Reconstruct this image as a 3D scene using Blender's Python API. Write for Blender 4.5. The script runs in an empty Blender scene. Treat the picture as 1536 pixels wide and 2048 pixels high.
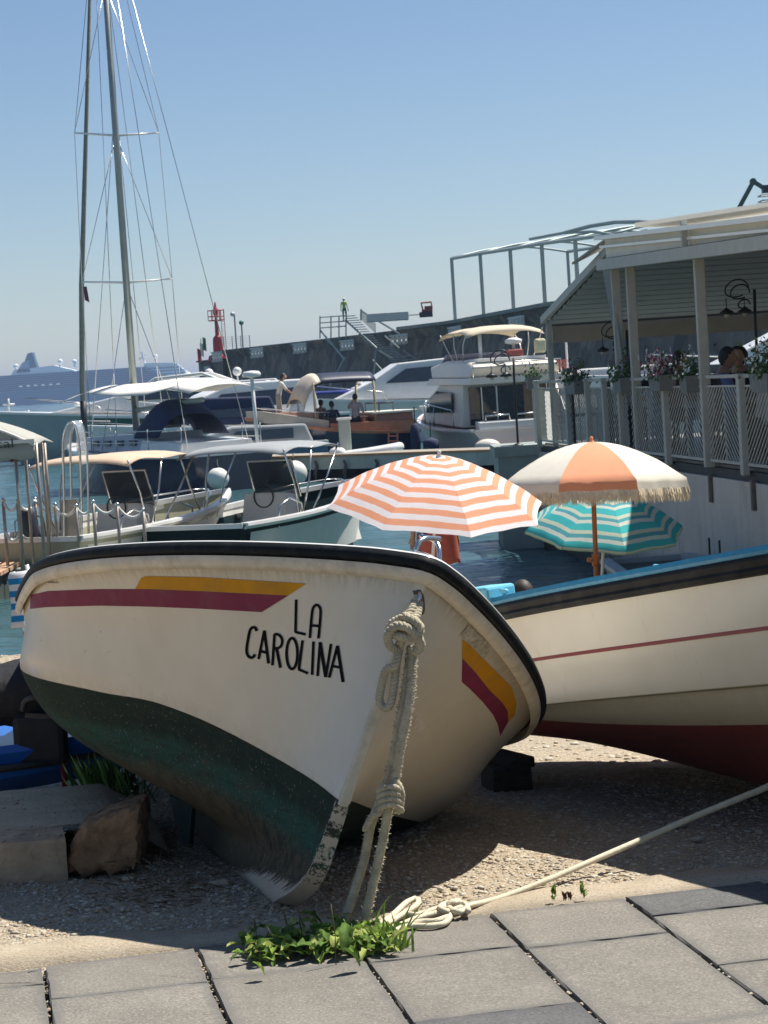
import bpy, math, random
import numpy as np
from mathutils import Vector, Matrix
from mathutils.bvhtree import BVHTree
random.seed(7); rng = np.random.default_rng(7)
SC = bpy.context.scene; COL = SC.collection
R = math.radians; PI = math.pi

# ---------------------------------------------------------------- camera, sky, sun, exposure
TH, RO, FPX = R(3.48), R(3.66), 4380.0
cam_d = bpy.data.cameras.new('camera'); cam = bpy.data.objects.new('camera', cam_d); COL.objects.link(cam)
cam_d.sensor_fit = 'VERTICAL'; cam_d.sensor_height = 36; cam_d.sensor_width = 27
cam_d.lens = FPX / 2048 * 36; cam_d.clip_end = 20000; cam_d.clip_start = .05
FW = Vector((0, math.cos(TH), -math.sin(TH))); U0 = Vector((0, math.sin(TH), math.cos(TH))); R0 = Vector((1, 0, 0))
RI = R0 * math.cos(RO) - U0 * math.sin(RO); UJ = R0 * math.sin(RO) + U0 * math.cos(RO)
CAM = Vector((0, 0, 1.5))
m = Matrix.Identity(4)
for r in range(3):
    m[r][0], m[r][1], m[r][2], m[r][3] = RI[r], UJ[r], -FW[r], CAM[r]
cam.matrix_world = m
cam_d.dof.use_dof = True; cam_d.dof.focus_distance = 6.9; cam_d.dof.aperture_fstop = 28
SC.camera = cam

SUN_EL, SUN_AZ = R(61), R(57)          # azimuth from +Y towards +X
sd = Vector((math.sin(SUN_AZ) * math.cos(SUN_EL), math.cos(SUN_AZ) * math.cos(SUN_EL), math.sin(SUN_EL)))
W = bpy.data.worlds.new('World'); SC.world = W; W.use_nodes = True
nt = W.node_tree; nt.nodes.clear()
sky = nt.nodes.new('ShaderNodeTexSky'); sky.sky_type = 'NISHITA'; sky.sun_disc = False
sky.sun_elevation = SUN_EL; sky.sun_rotation = SUN_AZ
sky.air_density = 1.0; sky.dust_density = 0.0; sky.ozone_density = 6.0; sky.altitude = 0
bg = nt.nodes.new('ShaderNodeBackground'); bg.inputs['Strength'].default_value = .068
wo = nt.nodes.new('ShaderNodeOutputWorld')
tn = nt.nodes.new('ShaderNodeMix'); tn.data_type = 'RGBA'; tn.blend_type = 'MULTIPLY'; tn.inputs[0].default_value = 1; tn.inputs[7].default_value = (1, .93, .90, 1)
nt.links.new(sky.outputs[0], tn.inputs[6]); nt.links.new(tn.outputs[2], bg.inputs['Color']); nt.links.new(bg.outputs[0], wo.inputs['Surface'])
sl = bpy.data.lights.new('sun', 'SUN'); sl.energy = 5.0; sl.angle = R(.55); sl.color = (1, .95, .87)
so = bpy.data.objects.new('sun', sl); COL.objects.link(so)
so.rotation_euler = (-sd).to_track_quat('-Z', 'Y').to_euler()
SC.view_settings.view_transform = 'Standard'; SC.view_settings.look = 'None'
SC.view_settings.exposure = 0.70; SC.view_settings.gamma = 1.0
SC.cycles.volume_bounces = 0; SC.cycles.max_bounces = 8; SC.cycles.transparent_max_bounces = 16
SC.cycles.caustics_reflective = False; SC.cycles.caustics_refractive = False

# ---------------------------------------------------------------- helpers
def ray(px, py): return FW + RI * ((px - 768) / FPX) - UJ * ((py - 1024) / FPX)
def at(px, py, Y):
    """world point seen at that spot of the photograph, Y metres down range"""
    r = ray(px, py); return CAM + r * (Y / r.y)
def X_of(px, py, Y): return at(px, py, Y).x
def gz(px, py, z=0.0):
    r = ray(px, py); return CAM + r * ((z - 1.5) / r.z)
SEA = -1.2
def ground_z(y):
    return 0.0 if y < 6.35 else -.07 * (y - 6.35)

MATS = {}
def mat(name, col, rough=.6, var=.12, scale=6.0, bump=0.0, bscale=None, metal=0.0, col2=None, spec=.5, detail=6, dirt=None, dirt_amt=.0, dirt_scale=3.0, alpha=None, trans=0.0, stretch=None, coat=0.0, sub=0.0):
    if name in MATS: return MATS[name]
    M = bpy.data.materials.new(name); M.use_nodes = True; n = M.node_tree; N = n.nodes; L = n.links
    b = N['Principled BSDF']; b.inputs['Roughness'].default_value = rough; b.inputs['Metallic'].default_value = metal
    b.inputs['Specular IOR Level'].default_value = spec
    if coat: b.inputs['Coat Weight'].default_value = coat; b.inputs['Coat Roughness'].default_value = .12
    tc = N.new('ShaderNodeTexCoord'); src = tc.outputs['Object']
    if stretch:
        mp = N.new('ShaderNodeMapping'); mp.inputs['Scale'].default_value = stretch; L.new(src, mp.inputs[0]); src = mp.outputs[0]
    tx = N.new('ShaderNodeTexNoise'); tx.inputs['Scale'].default_value = scale; tx.inputs['Detail'].default_value = detail; tx.inputs['Roughness'].default_value = .62
    L.new(src, tx.inputs['Vector'])
    mx = N.new('ShaderNodeMix'); mx.data_type = 'RGBA'
    c = Vector(col[:3]); a = tuple(max(0, v * (1 - var)) for v in c) + (1,); d = tuple(min(1, v * (1 + var)) for v in (col2 or c)) + (1,)
    mx.inputs[6].default_value = a; mx.inputs[7].default_value = d
    rp = N.new('ShaderNodeMapRange'); rp.inputs[1].default_value = .3; rp.inputs[2].default_value = .7
    L.new(tx.outputs['Fac'], rp.inputs[0]); L.new(rp.outputs[0], mx.inputs[0])
    outc = mx.outputs[2]
    if dirt:
        t2 = N.new('ShaderNodeTexNoise'); t2.inputs['Scale'].default_value = dirt_scale; t2.inputs['Detail'].default_value = 10; t2.inputs['Roughness'].default_value = .7
        L.new(src, t2.inputs['Vector'])
        r2 = N.new('ShaderNodeMapRange'); r2.inputs[1].default_value = .5; r2.inputs[2].default_value = .72; r2.inputs[4].default_value = dirt_amt
        L.new(t2.outputs['Fac'], r2.inputs[0])
        m2 = N.new('ShaderNodeMix'); m2.data_type = 'RGBA'; m2.inputs[7].default_value = tuple(dirt) + (1,)
        L.new(r2.outputs[0], m2.inputs[0]); L.new(outc, m2.inputs[6]); outc = m2.outputs[2]
    L.new(outc, b.inputs['Base Color'])
    if bump:
        bt = N.new('ShaderNodeTexNoise'); bt.inputs['Scale'].default_value = bscale or scale * 4; bt.inputs['Detail'].default_value = 8
        L.new(src, bt.inputs['Vector'])
        bp = N.new('ShaderNodeBump'); bp.inputs['Strength'].default_value = 1.0; bp.inputs['Distance'].default_value = bump
        L.new(bt.outputs['Fac'], bp.inputs['Height']); L.new(bp.outputs[0], b.inputs['Normal'])
    if trans: b.inputs['Transmission Weight'].default_value = trans
    if alpha is not None: b.inputs['Alpha'].default_value = alpha
    if sub:
        # thin cloth: mix in translucency so light comes through
        tr = N.new('ShaderNodeBsdfTranslucent'); L.new(outc, tr.inputs['Color'])
        ms = N.new('ShaderNodeMixShader'); ms.inputs[0].default_value = sub
        L.new(b.outputs[0], ms.inputs[1]); L.new(tr.outputs[0], ms.inputs[2]); L.new(ms.outputs[0], N['Material Output'].inputs['Surface'])
    MATS[name] = M; return M

ORG = {}
def tag(o, label=None, cat=None, group=None, kind=None):
    if label: o['label'] = label
    if cat: o['category'] = cat
    if group: o['group'] = group
    if kind: o['kind'] = kind
    return o
def thing(name, label, cat, loc=(0, 0, 0), rz=0.0, group=None, local=False):
    o = bpy.data.objects.new(name, None); COL.objects.link(o); o.empty_display_size = .1
    o.location = loc; o.rotation_euler = (0, 0, rz)
    ORG[o.name] = Vector((0, 0, 0)) if local else Vector(loc)
    return tag(o, label, cat, group)
def structure(name, mb, m, smooth=False):
    o = mb.build(name, m, None, smooth=smooth); o['kind'] = 'structure'; return o
def copy_tree(o, parent=None):
    c = o.copy(); COL.objects.link(c); c.parent = parent
    if parent is not None: c.matrix_parent_inverse = o.matrix_parent_inverse
    for ch in list(o.children): copy_tree(ch, c)
    return c

class MB:
    def __init__(s): s.v = []; s.f = []; s.mi = []; s.cur = 0
    def add(s, vs, fs):
        k = len(s.v); s.v.extend([tuple(v) for v in vs]); s.f.extend([tuple(i + k for i in f) for f in fs]); s.mi.extend([s.cur] * len(fs)); return s
    def box(s, c, size, rz=0.0, rx=0.0, ry=0.0, taper=1.0):
        c = Vector(c); hx, hy, hz = size[0] / 2, size[1] / 2, size[2] / 2
        M = Matrix.Rotation(rz, 3, 'Z') @ Matrix.Rotation(ry, 3, 'Y') @ Matrix.Rotation(rx, 3, 'X')
        vs = [c + M @ Vector((x * hx * (taper if z > 0 else 1), y * hy * (taper if z > 0 else 1), z * hz)) for z in (-1, 1) for y in (-1, 1) for x in (-1, 1)]
        return s.add(vs, [(0, 2, 3, 1), (4, 5, 7, 6), (0, 1, 5, 4), (2, 6, 7, 3), (0, 4, 6, 2), (1, 3, 7, 5)])
    def beam(s, a, b, w, h, up=(0, 0, 1)):
        a = Vector(a); b = Vector(b); d = (b - a).normalized(); sx = d.cross(Vector(up))
        if sx.length < 1e-4: sx = d.cross(Vector((1, 0, 0)))
        sx.normalize(); sz = sx.cross(d).normalized()
        vs = [p + sx * (i * w / 2) + sz * (j * h / 2) for p in (a, b) for j in (-1, 1) for i in (-1, 1)]
        return s.add(vs, [(0, 2, 3, 1), (4, 5, 7, 6), (0, 1, 5, 4), (2, 6, 7, 3), (0, 4, 6, 2), (1, 3, 7, 5)])
    def tube(s, pts, r, n=8, closed=False, caps=True):
        pts = [Vector(p) for p in pts]; N = len(pts)
        rr = r if isinstance(r, (list, tuple, np.ndarray)) else [r] * N
        t0 = (pts[1] - pts[0]).normalized(); u = t0.orthogonal().normalized(); rings = []
        for i in range(N):
            a = pts[i - 1] if (i > 0 or closed) else pts[i]; b = pts[(i + 1) % N] if (i < N - 1 or closed) else pts[i]
            t = (b - a)
            t = t.normalized() if t.length > 1e-9 else t0
            u = (u - t * u.dot(t))
            u = u.normalized() if u.length > 1e-6 else t.orthogonal().normalized()
            w = t.cross(u); t0 = t
            rings.append([pts[i] + (u * math.cos(2 * PI * k / n) + w * math.sin(2 * PI * k / n)) * rr[i] for k in range(n)])
        return s.loft(rings, closed_ring=True, closed=closed, caps=caps and not closed)
    def loft(s, rings, closed_ring=True, closed=False, caps=False):
        n = len(rings[0]); vs = [p for r in rings for p in r]; fs = []; N = len(rings)
        for i in range(N if closed else N - 1):
            for k in range(n if closed_ring else n - 1):
                a = i * n + k; b = i * n + (k + 1) % n; i2 = (i + 1) % N
                fs.append((a, b, i2 * n + (k + 1) % n, i2 * n + k))
        if caps: fs.append(tuple(range(n))[::-1]); fs.append(tuple((N - 1) * n + k for k in range(n)))
        return s.add(vs, fs)
    def lathe(s, c, prof, n=16, ax='Z', sx=1.0, sy=1.0):
        c = Vector(c); rings = []
        for r, z in prof:
            ring = []
            for k in range(n):
                a = 2 * PI * k / n; x, y = math.cos(a) * r * sx, math.sin(a) * r * sy
                ring.append(c + (Vector((x, y, z)) if ax == 'Z' else Vector((z, x, y)) if ax == 'X' else Vector((x, z, y))))
            rings.append(ring)
        return s.loft(rings, caps=True)
    def ball(s, c, r, n=12, m=8, sc=(1, 1, 1)):
        prof = [(max(1e-4, math.sin(PI * i / m)) * r, -math.cos(PI * i / m) * r) for i in range(m + 1)]
        k = len(s.v); s.lathe((0, 0, 0), prof, n)
        for i in range(k, len(s.v)):
            v = s.v[i]; s.v[i] = (c[0] + v[0] * sc[0], c[1] + v[1] * sc[1], c[2] + v[2] * sc[2])
        return s
    def poly(s, vs): return s.add(vs, [tuple(range(len(vs)))])
    def plate(s, vs, th):
        """closed polygon extruded by vector th"""
        th = Vector(th); n = len(vs); a = [Vector(v) for v in vs]; b = [v + th for v in a]
        fs = [tuple(range(n))[::-1], tuple(range(n, 2 * n))] + [(i, (i + 1) % n, n + (i + 1) % n, n + i) for i in range(n)]
        return s.add(a + b, fs)
    def xform(s, M):
        s.v = [tuple(M @ Vector(v)) for v in s.v]; return s
    def build(s, name, m, parent=None, smooth=False, bevel=0.0, thick=0.0):
        o0 = ORG.get(parent.name, Vector((0, 0, 0))) if parent is not None else Vector((0, 0, 0))
        me = bpy.data.meshes.new(name)
        V = s.v if o0.length == 0 else [(v[0] - o0.x, v[1] - o0.y, v[2] - o0.z) for v in s.v]
        me.from_pydata(V, [], s.f)
        ms = m if isinstance(m, (list, tuple)) else [m]
        for q in ms: me.materials.append(q)
        if len(ms) > 1: me.polygons.foreach_set('material_index', s.mi)
        if smooth: me.polygons.foreach_set('use_smooth', [True] * len(me.polygons))
        me.update(); o = bpy.data.objects.new(name, me); COL.objects.link(o)
        if parent is not None: o.parent = parent; ORG[o.name] = o0
        if thick:
            md = o.modifiers.new('t', 'SOLIDIFY'); md.thickness = thick; md.offset = 0
        if bevel:
            md = o.modifiers.new('b', 'BEVEL'); md.width = bevel; md.segments = 2; md.limit_method = 'ANGLE'; md.angle_limit = R(40)
        return o
def autosmooth(o, ang=35):
    me = o.data; me.polygons.foreach_set('use_smooth', [True] * len(me.polygons))
    try: me.set_sharp_from_angle(angle=R(ang))
    except Exception: pass
    return o
def resample(pts, n):
    P = np.array([tuple(p) for p in pts], float); d = np.r_[0, np.cumsum(np.linalg.norm(np.diff(P, axis=0), axis=1))]
    t = np.linspace(0, d[-1], n); return np.stack([np.interp(t, d, P[:, k]) for k in range(P.shape[1])], 1)
def spline(pts, n):
    """Catmull-Rom through the points, evenly spaced"""
    P = np.array([tuple(p) for p in pts], float)
    if len(P) < 3: return [Vector(p) for p in resample(P, n)]
    Q = np.vstack([2 * P[0] - P[1], P, 2 * P[-1] - P[-2]]); out = []
    for i in range(1, len(Q) - 2):
        for t in np.linspace(0, 1, 9)[:-1]:
            a, b, c, d = Q[i - 1], Q[i], Q[i + 1], Q[i + 2]
            out.append(.5 * ((2 * b) + (-a + c) * t + (2 * a - 5 * b + 4 * c - d) * t * t + (-a + 3 * b - 3 * c + d) * t ** 3))
    out.append(P[-1]); return [Vector(p) for p in resample(out, n)] if P.shape[1] == 3 else resample(out, n)
def text_mesh(txt, size, name='t'):
    cu = bpy.data.curves.new(name, 'FONT'); cu.body = txt; cu.size = size; cu.extrude = .002; cu.align_x = 'CENTER'; cu.align_y = 'CENTER'
    o = bpy.data.objects.new(name, cu); COL.objects.link(o); dg = bpy.context.evaluated_depsgraph_get()
    me = bpy.data.meshes.new_from_object(o.evaluated_get(dg)); bpy.data.objects.remove(o)
    mb = MB(); mb.add([v.co[:] for v in me.vertices], [tuple(p.vertices) for p in me.polygons]); return mb

# common materials
white_gel = mat('white_gelcoat', (.72, .71, .68), .3, .05, 4, coat=.3)
cream_gel = mat('cream_gelcoat', (.68, .64, .55), .35, .06, 4)
steel = mat('stainless_steel', (.62, .62, .6), .25, .05, 5, metal=1.0)
dkglass = mat('dark_glass', (.015, .02, .03), .06, .2, 2, spec=.8)
navy = mat('navy_paint', (.012, .022, .05), .25, .15, 3, coat=.4)
navy_cloth = mat('navy_canvas', (.02, .03, .075), .85, .15, 5)
blackr = mat('black_rubber', (.02, .021, .022), .5, .25, 20, bump=.001, bscale=60)
teak = mat('teak_planks', (.36, .2, .1), .5, .2, 9, stretch=(1, 8, 8))
white_cloth = mat('white_canvas', (.74, .71, .64), .8, .05, 5)
skin = mat('skin', (.42, .24, .16), .55, .06, 8)
hairm = mat('dark_hair', (.015, .011, .01), .6, .3, 30, bump=.004, bscale=90)
# ---------------------------------------------------------------- ground: slabs, concrete strip, gravel beach
def nodes_of(name, rough=.8):
    M = bpy.data.materials.new(name); M.use_nodes = True; n = M.node_tree
    b = n.nodes['Principled BSDF']; b.inputs['Roughness'].default_value = rough; MATS[name] = M
    return M, n.nodes, n.links, b
def nd(N, t, **k):
    q = N.new(t)
    for a, v in k.items():
        if a.startswith('i_'): q.inputs[int(a[2:])].default_value = v
        else: setattr(q, a, v)
    return q
def mixc(N, L, f, a, b, blend='MIX'):
    q = nd(N, 'ShaderNodeMix', data_type='RGBA', blend_type=blend)
    for s, v in ((0, f), (6, a), (7, b)):
        if hasattr(v, 'is_linked') or hasattr(v, 'links'): L.new(v, q.inputs[s])
        elif s: q.inputs[s].default_value = tuple(v)[:3] + (1,)
        else: q.inputs[s].default_value = v
    return q.outputs[2]
def rng_(N, L, src, a, b, c=0.0, d=1.0, smooth=False):
    q = nd(N, 'ShaderNodeMapRange'); q.inputs[1].default_value = a; q.inputs[2].default_value = b; q.inputs[3].default_value = c; q.inputs[4].default_value = d
    if smooth: q.interpolation_type = 'SMOOTHSTEP'
    L.new(src, q.inputs[0]); return q.outputs[0]
def math_(N, L, op, a, b=None):
    q = nd(N, 'ShaderNodeMath', operation=op)
    for i, v in enumerate((a, b)):
        if v is None: continue
        if hasattr(v, 'links'): L.new(v, q.inputs[i])
        else: q.inputs[i].default_value = v
    return q.outputs[0]
def noise(N, L, vec, scale, detail=6, rough=.6, out='Fac'):
    q = nd(N, 'ShaderNodeTexNoise'); q.inputs['Scale'].default_value = scale; q.inputs['Detail'].default_value = detail; q.inputs['Roughness'].default_value = rough
    L.new(vec, q.inputs['Vector']); return q.outputs[out]

def slab_mat(name, base, dark):
    M, N, L, b = nodes_of(name, .82)
    g = N.new('ShaderNodeNewGeometry').outputs['Position']
    oi = N.new('ShaderNodeObjectInfo').outputs['Random']
    big = noise(N, L, g, 3.2, 5); mid = noise(N, L, g, 28, 8, .7); fine = noise(N, L, g, 120, 6, .75)
    c = mixc(N, L, rng_(N, L, big, .35, .65), tuple(v * .76 for v in base), tuple(v * 1.2 for v in base))
    mp_ = nd(N, 'ShaderNodeMapping'); mp_.inputs['Rotation'].default_value = (0, 0, -.18); mp_.inputs['Scale'].default_value = (1.2, 7, 1); L.new(g, mp_.inputs[0])
    lay = noise(N, L, mp_.outputs[0], 3.5, 8, .75); c = mixc(N, L, rng_(N, L, lay, .5, .68, 0, .45), c, (base[0] * .62, base[1] * .58, base[2] * .54))
    c = mixc(N, L, rng_(N, L, mid, .35, .7, 0, .65), c, tuple(v * .72 for v in base))
    c = mixc(N, L, rng_(N, L, fine, .52, .66, 0, .8), c, tuple(v * 1.9 for v in base))
    c = mixc(N, L, rng_(N, L, fine, .47, .36, 0, .8), c, tuple(v * .36 for v in base))
    e = nd(N, 'ShaderNodeAttribute', attribute_name='edge').outputs['Fac']
    en = math_(N, L, 'ADD', e, math_(N, L, 'MULTIPLY', math_(N, L, 'SUBTRACT', noise(N, L, g, 14, 8, .75), .5), 1.1))
    c = mixc(N, L, rng_(N, L, en, .35, .95, 0, .75), c, dark)
    # pale scuffs and droppings
    vor = nd(N, 'ShaderNodeTexVoronoi'); vor.inputs['Scale'].default_value = 7; L.new(g, vor.inputs['Vector'])
    sp = rng_(N, L, vor.outputs['Distance'], .028, .018)
    c = mixc(N, L, math_(N, L, 'MULTIPLY', sp, rng_(N, L, noise(N, L, g, 60), .42, .5)), c, (.5, .48, .43))
    c = mixc(N, L, rng_(N, L, noise(N, L, g, 1.7, 9, .8), .54, .66, 0, .5), c, (base[0] * .55, base[1] * .52, base[2] * .48))
    c = mixc(N, L, rng_(N, L, noise(N, L, g, 4.3, 8, .8), .58, .7, 0, .45), c, tuple(v * 1.55 for v in base))
    c = mixc(N, L, rng_(N, L, oi, 0, 1, 0, .4), c, tuple(v * .68 for v in base))
    L.new(c, b.inputs['Base Color'])
    h = math_(N, L, 'ADD', math_(N, L, 'MULTIPLY', fine, .5), mid)
    bp = nd(N, 'ShaderNodeBump'); bp.inputs['Strength'].default_value = .9; bp.inputs['Distance'].default_value = .004
    L.new(h, bp.inputs['Height']); L.new(bp.outputs[0], b.inputs['Normal'])
    return M
slab_m = slab_mat('basalt_slab', (.205, .187, .157), (.105, .105, .10))
slab_dk = slab_mat('dark_basalt_slab', (.10, .10, .098), (.07, .07, .072))
sand_m = mat('joint_sand', (.05, .043, .034), .95, .4, 40, bump=.004, bscale=120)

dl = Vector((.1867, -.9824, 0)); dn = Vector((.9824, .1867, 0)); O = Vector((.218, 6.015, 0))
def uv_of(p): q = p - O; return q.dot(dn), q.dot(dl)
def vpx(px, py): return uv_of(gz(px, py))[1]
pav = MB(); 
c4 = [O + dn * u + dl * v for u, v in ((-7, -.0), (7, -.0), (7, 6.8), (-7, 6.8))]
pav.plate([c + Vector((0, 0, -.03)) for c in c4], (0, 0, -.12))
pavement = structure('pavement', pav, sand_m)
cols = [-1.229 - .41 * k for k in range(5, 0, -1)] + [-1.229, -.819, -.41, 0, .397] + [.397 + .41 * k for k in range(1, 6)]
rows = {-1.639: [vpx(40, 1940), vpx(40, 1973)], -1.229: [vpx(240, 1913), vpx(250, 1982)], -.819: [vpx(440, 1888), vpx(570, 1941)],
        -.41: [vpx(850, 1842), vpx(890, 1907), vpx(1000, 2022)], 0: [vpx(1110, 1810), vpx(1200, 1879), vpx(1450, 2035)], .397: [vpx(1390, 1777), vpx(1415, 1820)]}
def slab(u0, u1, v0, v1, m, dz):
    g = .0048; a = [(u0 + g * .95, v0 + g * .35), (u1 - g * .95, v0 + g * .35), (u1 - g * .95, v1 - g * .35), (u0 + g * .95, v1 - g * .35)]
    mb = MB(); vs = []; ed = []
    tilt = [dz + random.uniform(-.002, .002) for _ in range(4)]
    n = 7
    def ringpts(inset, zz, jit):
        out = []
        for k in range(4):
            (x0, y0), (x1, y1) = a[k], a[(k + 1) % 4]
            for q in range(n):
                t = q / n; x = x0 + (x1 - x0) * t; y = y0 + (y1 - y0) * t
                cx, cy = (u0 + u1) / 2, (v0 + v1) / 2
                ix = x + (inset if x < cx - 1e-6 else -inset) * min(1, abs(x - cx) / ((u1 - u0) / 2)) ** 6
                iy = y + (inset if y < cy - 1e-6 else -inset) * min(1, abs(y - cy) / ((v1 - v0) / 2)) ** 6
                ix += random.uniform(-jit, jit); iy += random.uniform(-jit, jit)
                p = O + dn * ix + dl * iy; out.append((p.x, p.y, zz + tilt[k]))
        return out
    r0 = ringpts(0, -.06, .0); r1 = ringpts(0.001, -.005, .0030); r2 = ringpts(.004, 0, .0022); r3 = ringpts(.045, 0, .004)
    mb.loft([r0, r1, r2, r3]); k = len(mb.v)
    cen = O + dn * ((u0 + u1) / 2) + dl * ((v0 + v1) / 2); mb.v.append((cen.x, cen.y, sum(tilt) / 4)); N4 = 4 * n
    for q in range(N4): mb.f.append((3 * N4 + q, 3 * N4 + (q + 1) % N4, k)); mb.mi.append(0)
    o = mb.build('slab', m, pavement)
    at_ = o.data.attributes.new('edge', 'FLOAT', 'POINT')
    at_.data.foreach_set('value', [1.0] * (3 * N4) + [.25] * N4 + [0.0])
for i in range(len(cols) - 1):
    u0, u1 = cols[i], cols[i + 1]
    key = min(rows, key=lambda q: abs(q - u0)); 
    if abs(key - u0) < .02: rr = list(rows[key])
    else: rr = [.012 * random.uniform(-1, 1), random.uniform(.1, .5)]
    last = rr[-1]
    while last < 4.2: last += random.choice([.52, .62, .75, .85]) if abs(u0 + .41) > .02 or last > 1 else .6; rr.append(last)
    for k in range(len(rr) - 1):
        dark = (abs(u0 - .397) < .02 and k == 0) or (abs(u0 + .41) < .02 and k == 2)
        slab(u0, u1, rr[k], rr[k + 1], slab_dk if dark else slab_m, random.uniform(-.003, .002))

# concrete strip along the slabs (one long cast band with a ragged far edge)
M, N, L, b = nodes_of('cream_concrete', .9)
g = N.new('ShaderNodeNewGeometry').outputs['Position']
c = mixc(N, L, rng_(N, L, noise(N, L, g, 5, 8, .7), .3, .7), (.46, .375, .26), (.60, .51, .38))
c = mixc(N, L, rng_(N, L, noise(N, L, g, 120, 4, .7), .5, .66, 0, .75), c, (.24, .19, .13)); c = mixc(N, L, rng_(N, L, noise(N, L, g, 60, 6, .8), .55, .65, 0, .5), c, (.32, .25, .17))
c = mixc(N, L, rng_(N, L, noise(N, L, g, 2.2, 9, .75), .56, .7, 0, .6), c, (.3, .25, .18))
L.new(c, b.inputs['Base Color']); bp = nd(N, 'ShaderNodeBump'); bp.inputs['Distance'].default_value = .012
L.new(noise(N, L, g, 70, 9, .75), bp.inputs['Height']); L.new(bp.outputs[0], b.inputs['Normal']); conc_m = M
mb = MB(); rows_ = []
for k in range(160):
    u = -4 + 8 * k / 159
    w = .20 + .05 * math.sin(u * 3.1) + .03 * math.sin(u * 11) + .012 * math.sin(u * 37) + (.05 if u < -.3 else 0)
    rows_.append([O + dn * u + dl * -.004 + Vector((0, 0, -.06)), O + dn * u + dl * -.004 + Vector((0, 0, -.004 + .002 * math.sin(u * 23))),
                  O + dn * u + dl * (-w * .55) + Vector((0, 0, .004 * math.sin(u * 9) - .003)), O + dn * u + dl * (-w) + Vector((0, 0, -.008)), O + dn * u + dl * (-w - .02) + Vector((0, 0, -.06))])
mb.loft(rows_, closed_ring=False)
structure('path', mb, conc_m, smooth=True)

# the beach: one sheet from the slabs down into the sea bed
M, N, L, b = nodes_of('beach_gravel', .92)
g = N.new('ShaderNodeNewGeometry').outputs['Position']
v1 = nd(N, 'ShaderNodeTexVoronoi'); v1.inputs['Scale'].default_value = 42; L.new(g, v1.inputs['Vector'])
v2 = nd(N, 'ShaderNodeTexVoronoi'); v2.inputs['Scale'].default_value = 110; L.new(g, v2.inputs['Vector'])
sp = nd(N, 'ShaderNodeSeparateColor'); L.new(v1.outputs['Color'], sp.inputs[0])
c = mixc(N, L, sp.outputs[0], (.32, .26, .18), (.52, .43, .31))
c = mixc(N, L, rng_(N, L, sp.outputs[1], .75, .9, 0, .7), c, (.52, .47, .38))
c = mixc(N, L, rng_(N, L, v2.outputs['Distance'], .3, .6, 0, .5), c, (.13, .105, .07))
c = mixc(N, L, rng_(N, L, noise(N, L, g, 2.5, 9, .7), .45, .65, 0, .6), c, (.36, .30, .21))
L.new(c, b.inputs['Base Color']); bp = nd(N, 'ShaderNodeBump'); bp.inputs['Distance'].default_value = .01
hh = math_(N, L, 'ADD', v1.outputs['Distance'], math_(N, L, 'MULTIPLY', v2.outputs['Distance'], .5))
bp.invert = True
L.new(hh, bp.inputs['Height']); L.new(bp.outputs[0], b.inputs['Normal']); gravel_m = M
ys = np.r_[np.linspace(5.7, 10, 90), np.linspace(10.2, 30, 60)]; xs = np.linspace(-14, 9, 150)
mb = MB(); rws = []
ph = rng.uniform(0, 6, 12)
def beach_z(x, y):
    z = ground_z(y) - .012
    z += .006 * math.sin(x * 5 + ph[0]) * math.sin(y * 4 + ph[1]) + .004 * math.sin(x * 13 + y * 7) * (1 if y > 6.3 else 0)
    if y < 6.35: z = min(z, -.014)
    return z
for y in ys: rws.append([(x, y, beach_z(x, y)) for x in xs])
mb.loft(rws, closed_ring=False)
beach = structure('beach', mb, gravel_m, smooth=True)

def ico():
    t = (1 + 5 ** .5) / 2
    v = np.array([(-1, t, 0), (1, t, 0), (-1, -t, 0), (1, -t, 0), (0, -1, t), (0, 1, t), (0, -1, -t), (0, 1, -t), (t, 0, -1), (t, 0, 1), (-t, 0, -1), (-t, 0, 1)], float)
    v /= np.linalg.norm(v[0])
    f = np.array([(0, 11, 5), (0, 5, 1), (0, 1, 7), (0, 7, 10), (0, 10, 11), (1, 5, 9), (5, 11, 4), (11, 10, 2), (10, 7, 6), (7, 1, 8), (3, 9, 4), (3, 4, 2), (3, 2, 6), (3, 6, 8), (3, 8, 9), (4, 9, 5), (2, 4, 11), (6, 2, 10), (8, 6, 7), (9, 8, 1)])
    return v, f
IV, IF = ico()
def pebbles(name, pts, sizes, mats_, flat=.5):
    n = len(pts); V = np.repeat(IV[None], n, 0) * (1 + rng.uniform(-.22, .22, (n, 12, 1)))
    sc = sizes[:, None, None] * np.stack([rng.uniform(.8, 1.5, n), rng.uniform(.6, 1, n), rng.uniform(.7, 1.1, n) * flat], 1)[:, None, :]
    V = V * sc; a = rng.uniform(0, 2 * PI, n); ca, sa = np.cos(a)[:, None], np.sin(a)[:, None]
    x = V[:, :, 0] * ca - V[:, :, 1] * sa; y = V[:, :, 0] * sa + V[:, :, 1] * ca
    V = np.stack([x, y, V[:, :, 2]], 2) + pts[:, None, :]
    F = (IF[None] + (np.arange(n) * 12)[:, None, None]).reshape(-1, 3)
    me = bpy.data.meshes.new(name); me.vertices.add(n * 12); me.vertices.foreach_set('co', V.reshape(-1))
    me.loops.add(n * 60); me.loops.foreach_set('vertex_index', F.reshape(-1).astype(np.int32))
    me.polygons.add(n * 20); me.polygons.foreach_set('loop_start', np.arange(0, n * 60, 3, dtype=np.int32)); 
    me.polygons.foreach_set('material_index', np.repeat(rng.integers(0, len(mats_), n), 20).astype(np.int32))
    for q in mats_: me.materials.append(q)
    me.update(); me.validate()
    me.polygons.foreach_set('use_smooth', [True] * len(me.polygons))
    o = bpy.data.objects.new(name, me); COL.objects.link(o); return o
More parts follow.
